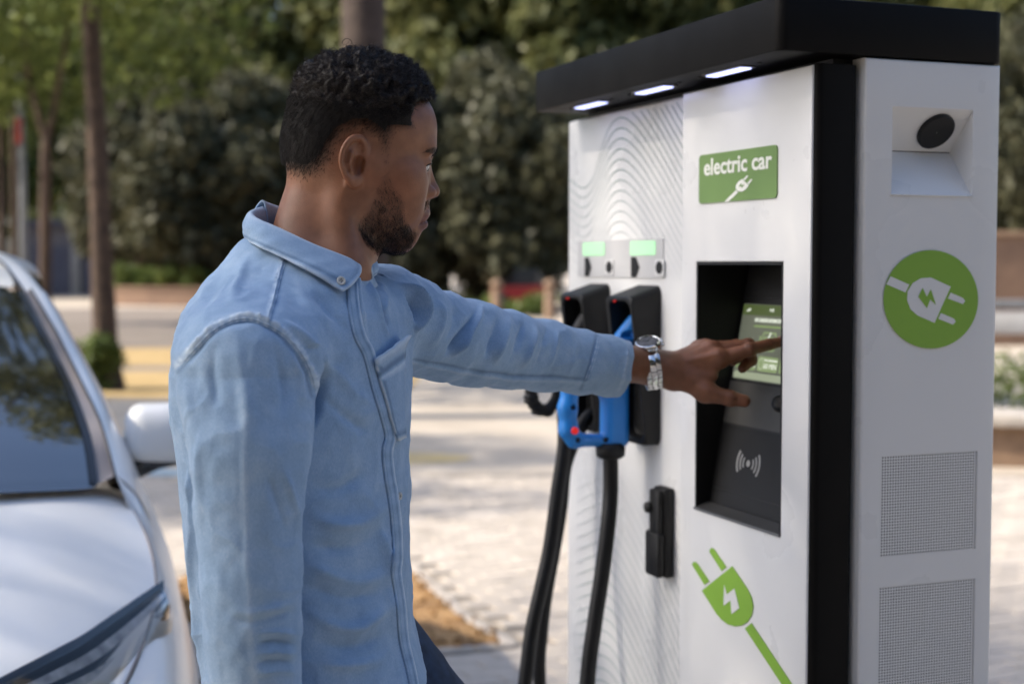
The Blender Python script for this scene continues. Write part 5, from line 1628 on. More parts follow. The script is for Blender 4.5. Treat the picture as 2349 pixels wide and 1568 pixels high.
def seg_dist(px, py, poly):
    """distance in picture px to a polyline, the signed side, and the arc position"""
    best = np.full(len(px), 1e9); side = np.zeros(len(px)); arc = np.zeros(len(px)); s0 = 0
    for (x0, y0), (x1, y1) in zip(poly, poly[1:]):
        dx, dy = x1 - x0, y1 - y0; L2 = dx * dx + dy * dy; L = math.sqrt(L2)
        t = np.clip(((px - x0) * dx + (py - y0) * dy) / L2, 0, 1)
        qx, qy = px - x0 - t * dx, py - y0 - t * dy
        d = np.hypot(qx, qy); m = d < best
        best[m] = d[m]; side[m] = np.sign(dx * qy - dy * qx)[m]; arc[m] = s0 + t[m] * L
        s0 += L
    return best, side, arc, s0
def smooth_poly(pts, n=6): return [(v.x, v.y) for v in catmull([(a, b, 0) for a, b in pts], n)]
k2 = lambda *p: [(344.1 + a * .36575, 430.1 + b * .36575) for a, b in p]
k3 = lambda *p: [(401.4 + a * .3781, 974.9 + b * .3781) for a, b in p]
k4 = lambda *p: [(860.2 + a * .415, 602.2 + b * .415) for a, b in p]
# (part, line, half width px, height m, kind)
FOLDS = [
    # seams round the near shoulder
    ('N', k2((195, 1110), (270, 1020), (390, 900), (500, 838), (610, 818), (722, 850), (850, 925), (955, 1045), (1015, 1170), (1045, 1310)), 5.5, .0032, 'ridge'),
    ('N', k2((205, 1150), (290, 1052), (410, 925), (510, 865), (610, 847), (705, 875), (820, 945), (925, 1065), (985, 1190), (1010, 1310)), 5.0, -.0028, 'ridge'),
    ('T', k2((840, 440), (805, 560), (765, 720), (725, 850)), 4.0, .0024, 'ridge'),
    ('T', k2((860, 440), (826, 560), (786, 720), (745, 850)), 4.0, -.0014, 'ridge'),
    # chest: pulls from collar and arm
    ('T', k2((1010, 1010), (1070, 1180), (1040, 1400), (960, 1560)), 15, -.010, 'ridge'),
    ('T', k2((760, 830), (900, 900), (1050, 1040), (1150, 1200)), 16, .004, 'ridge'),
    ('T', k2((900, 620), (1000, 760), (1120, 900), (1230, 1000)), 22, .0035, 'ridge'),
    ('T', k2((1020, 640), (1110, 780), (1230, 900)), 16, -.003, 'ridge'),
    ('T', k2((1120, 1120), (1250, 1260), (1400, 1380)), 22, .004, 'ridge'),
    ('T', k2((1080, 1300), (1200, 1420), (1380, 1540)), 20, -.004, 'ridge'),
    ('T', k2((480, 480), (420, 640), (330, 800)), 22, -.003, 'ridge'),
    ('T', k2((620, 420), (560, 600), (500, 760)), 20, .003, 'ridge'),
    # button band and the edge of the other front
    ('T', k2((1300, 480), (1302, 640), (1322, 800), (1352, 940)), 4, .003, 'ridge'),
    ('T', k2((1350, 560), (1405, 720), (1450, 860), (1500, 960)), 9, .004, 'ridge'),
    ('T', k2((1385, 560), (1440, 720), (1480, 850)), 7, -.004, 'ridge'),
    ('T', k2((1440, 600), (1480, 700), (1460, 800)), 8, .004, 'ridge'),
    # belly and flank: slack folds
    ('T', k3((800, 330), (930, 390), (1060, 350), (1150, 250)), 26, -.006, 'ridge'),
    ('T', k3((780, 500), (930, 590), (1120, 590), (1300, 470)), 26, .0075, 'ridge'),
    ('T', k3((760, 680), (920, 740), (1100, 720), (1310, 600)), 26, -.006, 'ridge'),
    ('T', k3((760, 800), (930, 900), (1120, 950), (1310, 880)), 24, .007, 'ridge'),
    ('T', k3((750, 930), (900, 1010), (1080, 1040), (1290, 1000)), 22, -.006, 'ridge'),
    ('T', k3((755, 1060), (880, 1180), (1080, 1230), (1250, 1130), (1340, 1000)), 24, .0075, 'ridge'),
    ('T', k3((770, 1260), (930, 1330), (1130, 1330), (1330, 1230)), 24, -.006, 'ridge'),
    ('T', k3((800, 1400), (950, 1450), (1150, 1440), (1300, 1370)), 22, .005, 'ridge'),
    ('T', k3((1240, 560), (1280, 800), (1290, 1050), (1340, 1300)), 16, .004, 'ridge'),
    ('T', k3((90, 200), (115, 600), (120, 1000), (180, 1500)), 9, .004, 'ridge'),
    # near sleeve: pressed crease, long pulls, crushed folds above the wrist
    ('S', k2((560, 1250), (590, 1480)) + k3((425, 300), (440, 800), (460, 1150), (485, 1600)), 7, .0013, 'ridge'),
    ('S', k2((560, 880), (560, 1050), (600, 1300), (640, 1560)), 26, .004, 'ridge'),
    ('S', k2((420, 960), (400, 1150), (430, 1400)), 20, -.004, 'ridge'),
    ('S', k2((760, 930), (800, 1100), (830, 1300), (800, 1560)), 20, -.004, 'ridge'),
    ('S', k2((880, 1010), (930, 1180), (940, 1400)), 16, .004, 'ridge'),
    ('S', k2((260, 1120), (240, 1250), (270, 1450), (290, 1568)) + k3((150, 100), (160, 400), (180, 700)), 14, .0022, 'ridge'),
    ('S', k3((640, 250), (690, 400), (740, 560), (760, 700)), 14, .005, 'ridge'),
    ('S', k3((560, 300), (610, 460), (660, 640)), 14, -.004, 'ridge'),
    ('S', k3((330, 1150), (450, 1190), (600, 1160), (740, 1120)), 12, -.0032, 'ridge'),
    ('S', k3((330, 1105), (450, 1130), (600, 1105), (735, 1060)), 14, .0030, 'ridge'),
    ('S', k3((470, 1265), (600, 1250), (745, 1270)), 9, .004, 'ridge'),
    ('S', k3((470, 1330), (600, 1310), (745, 1330)), 8, -.004, 'ridge'),
    ('S', k3((480, 1385), (600, 1370), (745, 1390)), 9, .004, 'ridge'),
    ('S', k3((480, 1440), (600, 1425), (745, 1440)), 8, -.004, 'ridge'),
    ('S', k3((480, 1500), (620, 1485), (745, 1500)), 9, .004, 'ridge'),
    # raised sleeve
    ('A', k4((592, 235), (572, 290), (540, 345), (480, 440), (425, 525)), 9, .0085, 'ridge'),
    ('A', k4((560, 250), (525, 320), (450, 430), (390, 520)), 9, -.006, 'ridge'),
    ('A', k4((110, 110), (190, 150), (245, 215), (262, 280), (225, 355), (140, 420)), 9, .0085, 'ridge'),
    ('A', k4((150, 170), (205, 220), (222, 280), (170, 350), (100, 400)), 9, -.007, 'ridge'),
    ('A', k4((20, 60), (60, 130), (50, 220), (20, 290)), 9, .006, 'ridge'),
    ('A', k4((330, 200), (370, 290), (340, 400), (290, 480)), 13, .004, 'ridge'),
    ('A', k4((430, 240), (440, 330), (390, 430)), 12, -.004, 'ridge'),
    ('A', k4((745, 280), (715, 400), (650, 560)), 13, .0045, 'ridge'),
    ('A', k4((680, 270), (660, 390), (600, 540)), 13, -.004, 'ridge'),
    ('A', k4((890, 330), (860, 450), (800, 590)), 12, .0035, 'ridge'),
    ('A', k4((820, 310), (790, 430), (730, 570)), 12, -.0035, 'ridge'),
    ('A', k4((1010, 370), (985, 490), (940, 610)), 10, .003, 'ridge'),
    ('A', k4((950, 350), (920, 480), (870, 600)), 10, -.003, 'ridge'),
    ('A', k4((1120, 410), (1095, 520), (1060, 630)), 8, .002, 'ridge'),
    ('A', k4((150, 535), (400, 588), (700, 628), (1000, 645), (1160, 655)), 3.5, .0026, 'ridge'),
    ('A', k4((150, 520), (400, 570), (700, 610), (1000, 627), (1160, 637)), 3.5, -.0016, 'ridge'),
    ('A', k4((1222, 400), (1212, 470), (1183, 560), (1136, 690)), 3.5, -.0022, 'ridge'),
    ('A', k4((1398, 460), (1392, 530), (1375, 610), (1345, 700)), 3, .0014, 'ridge'),
]
SEAMS = [0, 1, 2]
def sculpt_shirt(V, Fq):
    t, r, l = f_torso(V), f_sleeve_r(V), f_sleeve_l(V)
    part = np.argmin(np.stack([t, r, l], 1), 1)
    N = sdf_grad(f_shirt, V, .0015); N /= np.linalg.norm(N, axis=1)[:, None] + 1e-9
    view = V - np.array([0, 0, 1.5]); view /= np.linalg.norm(view, axis=1)[:, None]
    facing = sstep(.02, -.25, (N * view).sum(1))
    px, py = pix(V)
    disp = np.zeros(len(V)); wear = np.zeros(len(V))
    masks = {'T': part == 0, 'S': part == 1, 'A': part == 2, 'N': part != 2}
    masks['T'] = masks['T'] | ((part == 1) & (V[:, 2] > 1.41))
    for i, (who, line, w, h, kind) in enumerate(FOLDS):
        poly = smooth_poly(line, 6)
        xs = [p[0] for p in poly]; ys = [p[1] for p in poly]
        m = masks[who] & (px > min(xs) - 4 * w) & (px < max(xs) + 4 * w) & (py > min(ys) - 4 * w) & (py < max(ys) + 4 * w) & (facing > .01)
        if who == 'N': m &= (V[:, 2] > 1.30)
        ii = np.nonzero(m)[0]
        if not len(ii): continue
        d, side, arc, tot = seg_dist(px[ii], py[ii], poly)
        ends = sstep(0, min(tot * .35, 90), arc + 4) * sstep(0, min(tot * .35, 90), tot - arc + 4)
        if kind == 'ridge':
            g = (np.exp(-(d / w) ** 2) if w < 8 else (.55 * np.exp(-(d / (w * .55)) ** 2) + .6 / (1 + (d / (w * .8)) ** 2) ** 2)) * ends
            if h > 0 and w < 8:
                g = g * (1 + (.30 * np.sin(arc * .42 + 2.6 * np.sin(arc * .11)) if i in SEAMS else 0))   # puckered along seams
                wear[ii] += np.exp(-(d / (w * 1.3)) ** 2) * (.8 + .4 * np.sin(arc * .42 + 2.6 * np.sin(arc * .11)) if i in SEAMS else .3)
            elif h < 0 and w < 8: wear[ii] -= np.exp(-(d / w) ** 2) * .7
            disp[ii] += h * ((.75 if w > 20 else (1.3 if who != 'S' else .85)) if w > 8 else 1.0) * (1 + .35 * np.sin(arc * .035 + i)) * g * facing[ii]
        else:
            s = -side if who == 'A' else side
            prof = np.where(s > 0, np.exp(-(np.maximum(d - 9, 0) / 16) ** 2), 0) * sstep(-1, 2.2, s * d + 1)
            disp[ii] += h * prof * facing[ii] * ends
            wear[ii] += np.exp(-((d - 2) / 4) ** 2) * (s > 0) * .9 - np.exp(-((d) / 3.5) ** 2) * (s < 0) * .6
    lo = vnoise(V * np.array([1, 1, .45]), 11, 1) * .0022 + (1 - np.abs(vnoise(V * np.array([1, 1, .6]), 17, 2))) ** 3 * .0026 + (1 - np.abs(vnoise(V * np.array([.8, .8, 1]) + vnoise(V, 9, 7)[:, None] * .02, 30, 3))) ** 4 * .0016
    fine = .0007 * vnoise(V * np.array([1, 1, .7]), 110, 4)
    disp += lo + fine
    # loose hem and belly of cloth
    V2 = V + N * disp[:, None]
    return V2, N, part, wear, disp

def denim_mat():
    m, nt, b = new_mat('denim')
    N, L = nt.nodes, nt.links
    tc = N.new('ShaderNodeTexCoord')
    at_ = N.new('ShaderNodeAttribute'); at_.attribute_name = 'wear'
    n1 = N.new('ShaderNodeTexNoise'); n1.inputs['Scale'].default_value = 26; n1.inputs['Detail'].default_value = 8; n1.inputs['Roughness'].default_value = .7
    n2 = N.new('ShaderNodeTexNoise'); n2.inputs['Scale'].default_value = 1300; n2.inputs['Detail'].default_value = 3
    mp = N.new('ShaderNodeMapping'); mp.inputs['Rotation'].default_value = (R(20), R(35), R(30)); mp.inputs['Scale'].default_value = (1, 1, .22)
    L.new(tc.outputs['Object'], n1.inputs['Vector']); L.new(tc.outputs['Object'], mp.inputs['Vector']); L.new(mp.outputs[0], n2.inputs['Vector'])
    a1 = N.new('ShaderNodeMath'); a1.operation = 'MULTIPLY_ADD'; a1.inputs[1].default_value = .55; a1.inputs[2].default_value = -.03
    L.new(n1.outputs['Fac'], a1.inputs[0])
    a2 = N.new('ShaderNodeMath'); a2.operation = 'MULTIPLY_ADD'; a2.inputs[1].default_value = .52
    L.new(n2.outputs['Fac'], a2.inputs[0]); L.new(a1.outputs[0], a2.inputs[2])
    a3 = N.new('ShaderNodeMath'); a3.operation = 'MULTIPLY_ADD'; a3.inputs[1].default_value = .44
    L.new(at_.outputs['Fac'], a3.inputs[0]); L.new(a2.outputs[0], a3.inputs[2])
    rp = N.new('ShaderNodeValToRGB')
    rp.color_ramp.elements[0].position = .12; rp.color_ramp.elements[0].color = (.15, .24, .375, 1)
    rp.color_ramp.elements[1].position = .92; rp.color_ramp.elements[1].color = (.55, .665, .785, 1)
    e = rp.color_ramp.elements.new(.5); e.color = (.285, .420, .600, 1)
    L.new(a3.outputs[0], rp.inputs['Fac']); L.new(rp.outputs['Color'], b.inputs['Base Color'])
    b.inputs['Roughness'].default_value = .85; b.inputs['Specular IOR Level'].default_value = .2
    b.inputs['Sheen Weight'].default_value = .12; b.inputs['Sheen Roughness'].default_value = .5
    bp = N.new('ShaderNodeBump'); bp.inputs['Strength'].default_value = .28; bp.inputs['Distance'].default_value = .0008
    L.new(n2.outputs['Fac'], bp.inputs['Height']); L.new(bp.outputs['Normal'], b.inputs['Normal'])
    return m
M['denim'] = denim_mat()
M['jeans'] = pmat('jeans', (.022, .042, .085), .85, noise=.35, scale=60, bump=.4, bscale=700, dist=.0008)
M['button'] = pmat('button', (.55, .55, .52), .3, noise=.1, scale=300)

def float_attr(me, name, vals):
    a = me.attributes.new(name, 'FLOAT', 'POINT'); a.data.foreach_set('value', np.asarray(vals, np.float32))
def col_attr(me, name, cols):
    a = me.color_attributes.new(name, 'FLOAT_COLOR', 'POINT')
    c = np.ones((len(cols), 4), np.float32); c[:, :3] = cols; a.data.foreach_set('color', c.ravel())
# ------------------------------------------------------------------ skin, hair and the pieces of the man
def poly_sd(px, py, poly):
    """signed distance to a closed polygon in picture px, positive inside"""
    n = len(poly); best = np.full(len(px), 1e9); ins = np.zeros(len(px), bool)
    for i in range(n):
        x0, y0 = poly[i]; x1, y1 = poly[(i + 1) % n]
        dx, dy = x1 - x0, y1 - y0; L2 = dx * dx + dy * dy + 1e-9
        t = np.clip(((px - x0) * dx + (py - y0) * dy) / L2, 0, 1)
        best = np.minimum(best, np.hypot(px - x0 - t * dx, py - y0 - t * dy))
        c = (y0 > py) != (y1 > py)
        xi = x0 + (py - y0) * dx / (dy if abs(dy) > 1e-9 else 1e-9)
        ins ^= c & (px < xi)
    return np.where(ins, best, -best)
k1 = lambda *p: [(602.2 + a * .36588, 68.8 + b * .36588) for a, b in p]
HAIR = k1((1090, 440), (1075, 474), (1005, 480), (955, 492), (944, 560), (968, 622), (905, 628), (852, 645), (826, 705), (806, 780), (790, 850), (760, 850), (750, 770), (705, 702), (675, 690), (640, 672), (600, 662), (548, 690), (505, 732), (474, 790), (446, 850), (390, 900), (325, 945), (250, 955), (175, 930), (60, 910), (-60, 500), (100, 150), (550, -40), (950, 60), (1120, 280))
BEARD = k1((768, 840), (800, 880), (818, 950), (862, 1005), (890, 1080), (893, 1160), (908, 1235), (940, 1285), (950, 1340), (890, 1410), (800, 1425), (715, 1395), (645, 1345), (590, 1300), (572, 1240), (622, 1180), (662, 1120), (692, 1040), (722, 950), (745, 880))
CHIN = k1((905, 1200), (960, 1262), (985, 1268), (960, 1300), (950, 1345), (890, 1415), (800, 1430), (715, 1400), (640, 1345), (585, 1300), (600, 1240), (680, 1200), (800, 1230))
MOUST = k1((978, 1165), (988, 1122), (1010, 1080), (1035, 1058), (1060, 1080), (1050, 1108), (1012, 1130), (992, 1160))
BROW = k1((1005, 772), (1040, 745), (1075, 735), (1110, 745), (1110, 790), (1085, 800), (1062, 775), (1035, 768))
LIPS = k1((972, 1190), (990, 1165), (1010, 1135), (1050, 1120), (1050, 1262), (1000, 1268), (965, 1235), (962, 1205))
def near_pix(q):
    """picture position of a head point, its mirror image on the near side"""
    m = q.copy(); m[:, 1] = -np.abs(m[:, 1])
    return pix(from_head(m))
def hair_fields(q):
    px, py = near_pix(q)
    sd = poly_sd(px, py, HAIR)
    w = 50 - 34 * sstep(850, 960, px)
    den = sstep(-.12, 1, sd / w)
    thick = sstep(-.1, 1, sd / (26 - 15 * sstep(850, 950, px))) * (.0008 + .0035 * sstep(0, 70, sd) + .0145 * sstep(.045, .098, q[:, 2]) * (1 - .55 * sstep(.045, .09, q[:, 0])))
    return sd, den, thick
def skin_mat():
    m, nt, b = new_mat('skin')
    N, L = nt.nodes, nt.links
    at_ = N.new('ShaderNodeAttribute'); at_.attribute_name = 'tint'
    tc = N.new('ShaderNodeTexCoord')
    n1 = N.new('ShaderNodeTexNoise'); n1.inputs['Scale'].default_value = 70; n1.inputs['Detail'].default_value = 7
    L.new(tc.outputs['Object'], n1.inputs['Vector'])
    mr = N.new('ShaderNodeMapRange'); mr.inputs['To Min'].default_value = .70; mr.inputs['To Max'].default_value = 1.30
    L.new(n1.outputs['Fac'], mr.inputs['Value'])
    mx = N.new('ShaderNodeMix'); mx.data_type = 'RGBA'; mx.blend_type = 'MULTIPLY'; mx.inputs['Factor'].default_value = 1
    L.new(at_.outputs['Color'], mx.inputs['A']); L.new(mr.outputs['Result'], mx.inputs['B'])
    L.new(mx.outputs['Result'], b.inputs['Base Color'])
    b.inputs['Roughness'].default_value = .46
    b.inputs['Specular IOR Level'].default_value = .42
    b.inputs['Subsurface Weight'].default_value = .12
    b.inputs['Subsurface Radius'].default_value = (.8, .3, .18)
    b.inputs['Subsurface Scale'].default_value = .008
    v1 = N.new('ShaderNodeTexVoronoi'); v1.inputs['Scale'].default_value = 520
    L.new(tc.outputs['Object'], v1.inputs['Vector'])
    bp = N.new('ShaderNodeBump'); bp.inputs['Strength'].default_value = .30; bp.inputs['Distance'].default_value = .0006
    L.new(v1.outputs['Distance'], bp.inputs['Height']); L.new(bp.outputs['Normal'], b.inputs['Normal'])
    return m
M['skin'] = skin_mat()
M['hair'] = pmat('hair', (.0085, .0060, .0050), .6, noise=.4, scale=200, spec=.3)
M['hair_light'] = pmat('hair_light', (.020, .0125, .0095), .45, noise=.5, scale=250, spec=.3)
M['eye_white'] = pmat('eye_white', (.62, .58, .55), .12, coat=.6)
M['iris'] = pmat('iris', (.018, .009, .005), .08, coat=1.0)
SKIN = np.array([.268, .116, .060])

# head and neck, then the hand, then the rest of the body that the clothes hide: one mesh
def f_upper(P):
    d = f_headneck(P)
    for s in (SH_L, SH_R):
        d = smin(d, cone(P, NECK_B + np.array([0, 0, -.03]), s + np.array([0, 0, -.01]), .045, .035), .03)
    return d
hv, hf = surface_nets(f_upper, HEAD_O + np.array([-.16, -.11, -.16]), HEAD_O + np.array([.15, .11, .14]), .0019)
hq = to_head(hv)
sd, den, thick = hair_fields(hq)
px, py = near_pix(hq)
tint = np.tile(SKIN, (len(hv), 1))
tint *= (1 + .10 * vnoise(hv, 28, 5) + .05 * vnoise(hv, 90, 6))[:, None]
cheek = np.exp(-(((px - 900) / 60) ** 2 + ((py - 420) / 55) ** 2)); tint *= (1 + cheek[:, None] * np.array([.14, .02, -.02]))
ear = np.exp(-(((px - 826) / 34) ** 2 + ((py - 365) / 52) ** 2)) * (np.abs(hq[:, 1]) > .066); tint *= (1 + ear[:, None] * np.array([.02, -.03, -.03]))
hairy = (hq[:, 0] < .2) & (np.abs(hq[:, 1]) < .0715 + 9 * (hq[:, 0] > .012)) | (hq[:, 2] > .036) | (hq[:, 0] < -.036)
stub = den * hairy
tint = tint * (1 - .86 * stub[:, None]) + np.array([.010, .0075, .006]) * .86 * stub[:, None]
bd = sstep(-4, 12, poly_sd(px, py, BEARD)) * (.30 + .45 * sstep(430, 540, py))
bd = np.maximum(bd, sstep(-5, 12, poly_sd(px, py, CHIN)) * .88)
bd = np.maximum(bd, sstep(-2, 5, poly_sd(px, py, MOUST)) * .55 * (np.abs(hq[:, 1]) < .034))
bd *= (.8 + .25 * vnoise(hv, 160, 8)) * (hq[:, 0] > -.005) * ((np.abs(hq[:, 1]) < .072))
bd = np.clip(bd, 0, .93)
tint = tint * (1 - bd[:, None]) + np.array([.014, .009, .007]) * bd[:, None]
lp_ = sstep(-2, 3, poly_sd(px, py, LIPS)) * (np.abs(hq[:, 1]) < .026) * (hq[:, 0] > .08)
tint = tint * (1 - lp_[:, None]) + np.array([.20, .085, .066]) * lp_[:, None]
bw_ = sstep(-2, 3, poly_sd(px, py, BROW)) * (hq[:, 0] > .05) * .72 * sstep(.008, .012, np.abs(hq[:, 1]))
tint = tint * (1 - bw_[:, None]) + np.array([.012, .008, .006]) * bw_[:, None]
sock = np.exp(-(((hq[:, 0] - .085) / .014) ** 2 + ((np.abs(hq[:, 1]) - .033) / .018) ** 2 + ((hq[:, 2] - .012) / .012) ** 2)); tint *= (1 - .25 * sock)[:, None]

nv_, nf_ = surface_nets(f_hand, np.array(HP['wrist']) + np.array([-.13, -.09, -.09]), np.array(HP['wrist']) + np.array([.23, .11, .10]), .0015)
hand_tint = np.tile(SKIN * np.array([.80, .76, .76]), (len(nv_), 1)) * (1 + .10 * vnoise(nv_, 40, 9) + .06 * vnoise(nv_, 130, 10))[:, None]
for nm in ('index', 'middle', 'ring'):
    for k in (0, 1, 2):
        d_ = np.linalg.norm(nv_ - (HP[nm][k] + np.array([0, -.008, .007])), axis=1); hand_tint *= (1 - .34 * np.exp(-(d_ / .0075) ** 2))[:, None]
d_ = np.linalg.norm(nv_ - (HP['thumb'][2] + np.array([0, -.009, .006])), axis=1); hand_tint *= (1 - .25 * np.exp(-(d_ / .010) ** 2))[:, None]
for nm in ('index', 'middle', 'thumb'):
    d_ = np.linalg.norm(nv_ - HP[nm][3], axis=1); hand_tint *= (1 + np.exp(-(d_ / .010) ** 2)[:, None] * np.array([.30, .22, .22]))
# right hand, hanging relaxed below the picture
fdir = WR_R - EL_R; fdir /= np.linalg.norm(fdir)
RH = {}
c0 = WR_R + fdir * .075
for k, (nm, off, ln) in enumerate((('index', .030, .082), ('middle', .010, .090), ('ring', -.010, .084), ('little', -.030, .068))):
    b0 = c0 + np.array([off, .0, 0]) + fdir * (.012 if k in (1, 2) else .002)
    RH[nm] = [b0, b0 + fdir * ln * .5 + np.array([.0, .006, 0]), b0 + fdir * ln * .78 + np.array([0, .022, 0]), b0 + fdir * ln * .95 + np.array([0, .038, 0])]
def f_hand_r(P):
    d = None
    for nm in RH:
        c = cone(P, WR_R + fdir * .01, RH[nm][0], .020, .0135); d = c if d is None else smin(d, c, .012)
        d = smin(d, chain(P, RH[nm], [.0120, .0100, .0088, .0066], .003), .006)
    th_ = [WR_R + fdir * .03 + np.array([.020, -.006, 0]), WR_R + fdir * .062 + np.array([.046, -.004, 0]), WR_R + fdir * .095 + np.array([.054, .006, 0]), WR_R + fdir * .118 + np.array([.052, .014, 0])]
    d = smin(d, chain(P, th_, [.018, .0135, .0110, .0080], .005), .012)
    return smin(d, cone(P, WR_R + fdir * .012, EL_R + (WR_R - EL_R) * .4, .026, .034), .02)
rv, rf = surface_nets(f_hand_r, WR_R + np.array([-.09, -.08, -.22]), WR_R + np.array([.09, .09, .16]), .0035)
# trunk, arms and legs under the clothes
HIP_R, KN_R, AN_R = np.array([-.25, 1.650, .93]), np.array([-.235, 1.635, .50]), np.array([-.285, 1.635, .10])
HIP_L, KN_L, AN_L = np.array([-.215, 1.82, 1.005]), np.array([.055, 1.855, .690]), np.array([.0, 1.855, .245])
def f_inner(P):
    d = f_torso(P) + .022
    d = smax(d, P[:, 2] - 1.44, .03)
    d = smin(d, chain(P, [SH_R, EL_R, WR_R], [.040, .036, .024], .02), .02)
    d = smin(d, chain(P, [SH_L, EL_L, HP['wrist']], [.034, .030, .020], .02), .02)
    d = smin(d, chain(P, [HIP_R, KN_R, AN_R], [.072, .050, .034], .03), .04)
    return smin(d, chain(P, [HIP_L, KN_L, AN_L], [.072, .050, .034], .03), .04)
bv_, bf_ = surface_nets(f_inner, (-.45, 1.40, .05), (.30, 2.32, 1.46), .012, 4, 1)
o1, o2, o3 = len(hv), len(hv) + len(nv_), len(hv) + len(nv_) + len(rv)
AV = np.concatenate([hv, nv_, rv, bv_]); AF = np.concatenate([hf, nf_ + o1, rf + o2, bf_ + o3])
AT = np.concatenate([tint, hand_tint, np.tile(SKIN * .8, (len(rv), 1)), np.tile(SKIN, (len(bv_), 1))])
me = np_mesh('person', AV, AF); col_attr(me, 'tint', AT)
person = obj('person', me, M['skin'])
tag(person, 'man in a light blue denim shirt reaching out to touch the screen', 'person')

# eyes
for s in (-1, 1):
    c = (.0768, s * .0335, .0138)
    bm = bmesh.new(); bmesh.ops.create_uvsphere(bm, u_segments=24, v_segments=16, radius=.0120)
    for v in bm.verts: v.co = Vector(from_head(np.array([c[0] + v.co.x, c[1] + v.co.y, c[2] + v.co.z])))
    eo = bm_obj('eye', bm, M['eye_white'], person, True)
    bm = bmesh.new(); bmesh.ops.create_uvsphere(bm, u_segments=20, v_segments=12, radius=.0062)
    for v in bm.verts: v.co = Vector(from_head(np.array([c[0] + .0095 + v.co.x * .45, c[1] + v.co.y, c[2] - .0020 + v.co.z])))
    bm_obj('iris', bm, M['iris'], eo, True)
    lash = [from_head(np.array([a, s * b, c_])) for a, b, c_ in ((.0800, .0475, .0125), (.0860, .0435, .0163), (.0905, .0370, .0178), (.0920, .0300, .0172), (.0905, .0235, .0150))]
    tube_obj('lashes', catmull([tuple(p) for p in lash], 5), .0008, M['hair'], eo, 6)

# ---- hair: a close cap over the scalp, curls on top, short hairs at the sides, beard
def vert_normals(V, Fq):
    n = np.cross(V[Fq[:, 2]] - V[Fq[:, 0]], V[Fq[:, 3]] - V[Fq[:, 1]])
    out = np.zeros_like(V)
    for k in range(4): np.add.at(out, Fq[:, k], n)
    return out / (np.linalg.norm(out, axis=1)[:, None] + 1e-12)
HN = vert_normals(hv, hf)
if ((hv - HEAD_O) * HN).sum() < 0: HN = -HN
okh = hairy & (sd > .5)
capk = okh & (sd > 38 - 31 * sstep(850, 950, px))
bump = vnoise(hv, 150, 11) * .30 + vnoise(hv, 270, 12) * .22 + vnoise(hv, 60, 13) * .15
cap_v = hv + HN * (thick * (1 + bump * sstep(.004, .012, thick)) - .0006)[:, None]
keep = capk[hf].all(1)
used = np.unique(hf[keep]); rm = -np.ones(len(hv), np.int64); rm[used] = np.arange(len(used))
hair = obj('hair', np_mesh('hair', cap_v[used], rm[hf[keep]]), M['hair'], person)

def strands(name, roots, paths, rad, mat, parent, sides=3):
    """paths (n, m, 3): thin three sided tubes, all in one part"""
    n, m_, _ = paths.shape
    tg = np.gradient(paths, axis=1); tg /= np.linalg.norm(tg, axis=2)[:, :, None] + 1e-12
    a = np.where(np.abs(tg[:, :, 2:3]) < .9, np.array([0, 0, 1.0]), np.array([1.0, 0, 0]))
    u = np.cross(tg, a); u /= np.linalg.norm(u, axis=2)[:, :, None] + 1e-12
    w = np.cross(tg, u)
    taper = np.linspace(1, .35, m_)[None, :, None] * rad
    ring = [paths + (u * math.cos(2 * math.pi * k / sides) + w * math.sin(2 * math.pi * k / sides)) * taper for k in range(sides)]
    V = np.stack(ring, 2).reshape(-1, 3)
    base = (np.arange(n) * m_ * sides)[:, None, None]
    i = np.arange(m_ - 1)[None, :, None] * sides; k = np.arange(sides)[None, None, :]; k2 = (k + 1) % sides
    Fq = np.stack([base + i + k, base + i + k2, base + i + sides + k2, base + i + sides + k], -1).reshape(-1, 4)
    o = obj(name, np_mesh(name, V, Fq), mat, parent); o['kind'] = 'stuff'
    return o
rs = np.random.default_rng(77)
top_w = sstep(.0030, .012, thick) * okh
ids = rs.choice(len(hv), 7500, p=top_w / top_w.sum())
nC, mC = len(ids), 11
root = cap_v[ids] + rs.normal(size=(nC, 3)) * .0006
nn = HN[ids] + rs.normal(size=(nC, 3)) * .35; nn /= np.linalg.norm(nn, axis=1)[:, None]
t1 = np.cross(nn, rs.normal(size=(nC, 3))); t1 /= np.linalg.norm(t1, axis=1)[:, None]; t2 = np.cross(nn, t1)
rad_c = rs.uniform(.0012, .0027, nC) * (.55 + .45 * sstep(.004, .012, thick[ids])); turns = rs.uniform(.8, 1.7, nC); hgt = rs.uniform(.0015, .0055, nC) * (.35 + .65 * sstep(.004, .012, thick[ids]))
ph = np.linspace(0, 1, mC)[None, :] * turns[:, None] * 2 * math.pi
lean = rs.normal(size=(nC, 3)) * .0015
paths = root[:, None, :] + (t1[:, None, :] * (np.cos(ph) - 1)[:, :, None] + t2[:, None, :] * np.sin(ph)[:, :, None]) * rad_c[:, None, None] + nn[:, None, :] * (np.linspace(-.25, 1, mC)[None, :, None] * hgt[:, None, None]) + lean[:, None, :] * np.linspace(0, 1, mC)[None, :, None]
strands('curl', None, paths, .00030, M['hair_light'], hair)
# one stray curl that stands up on the crown
sc0 = A3(796, 112, 1.765)
loop = [sc0 + np.array([.006 * math.cos(a), 0, .006 + .006 * math.sin(a)]) for a in np.linspace(-2.2, 3.2, 16)]
tube_obj('stray_curl', loop, .0004, M['hair'], hair, 5)
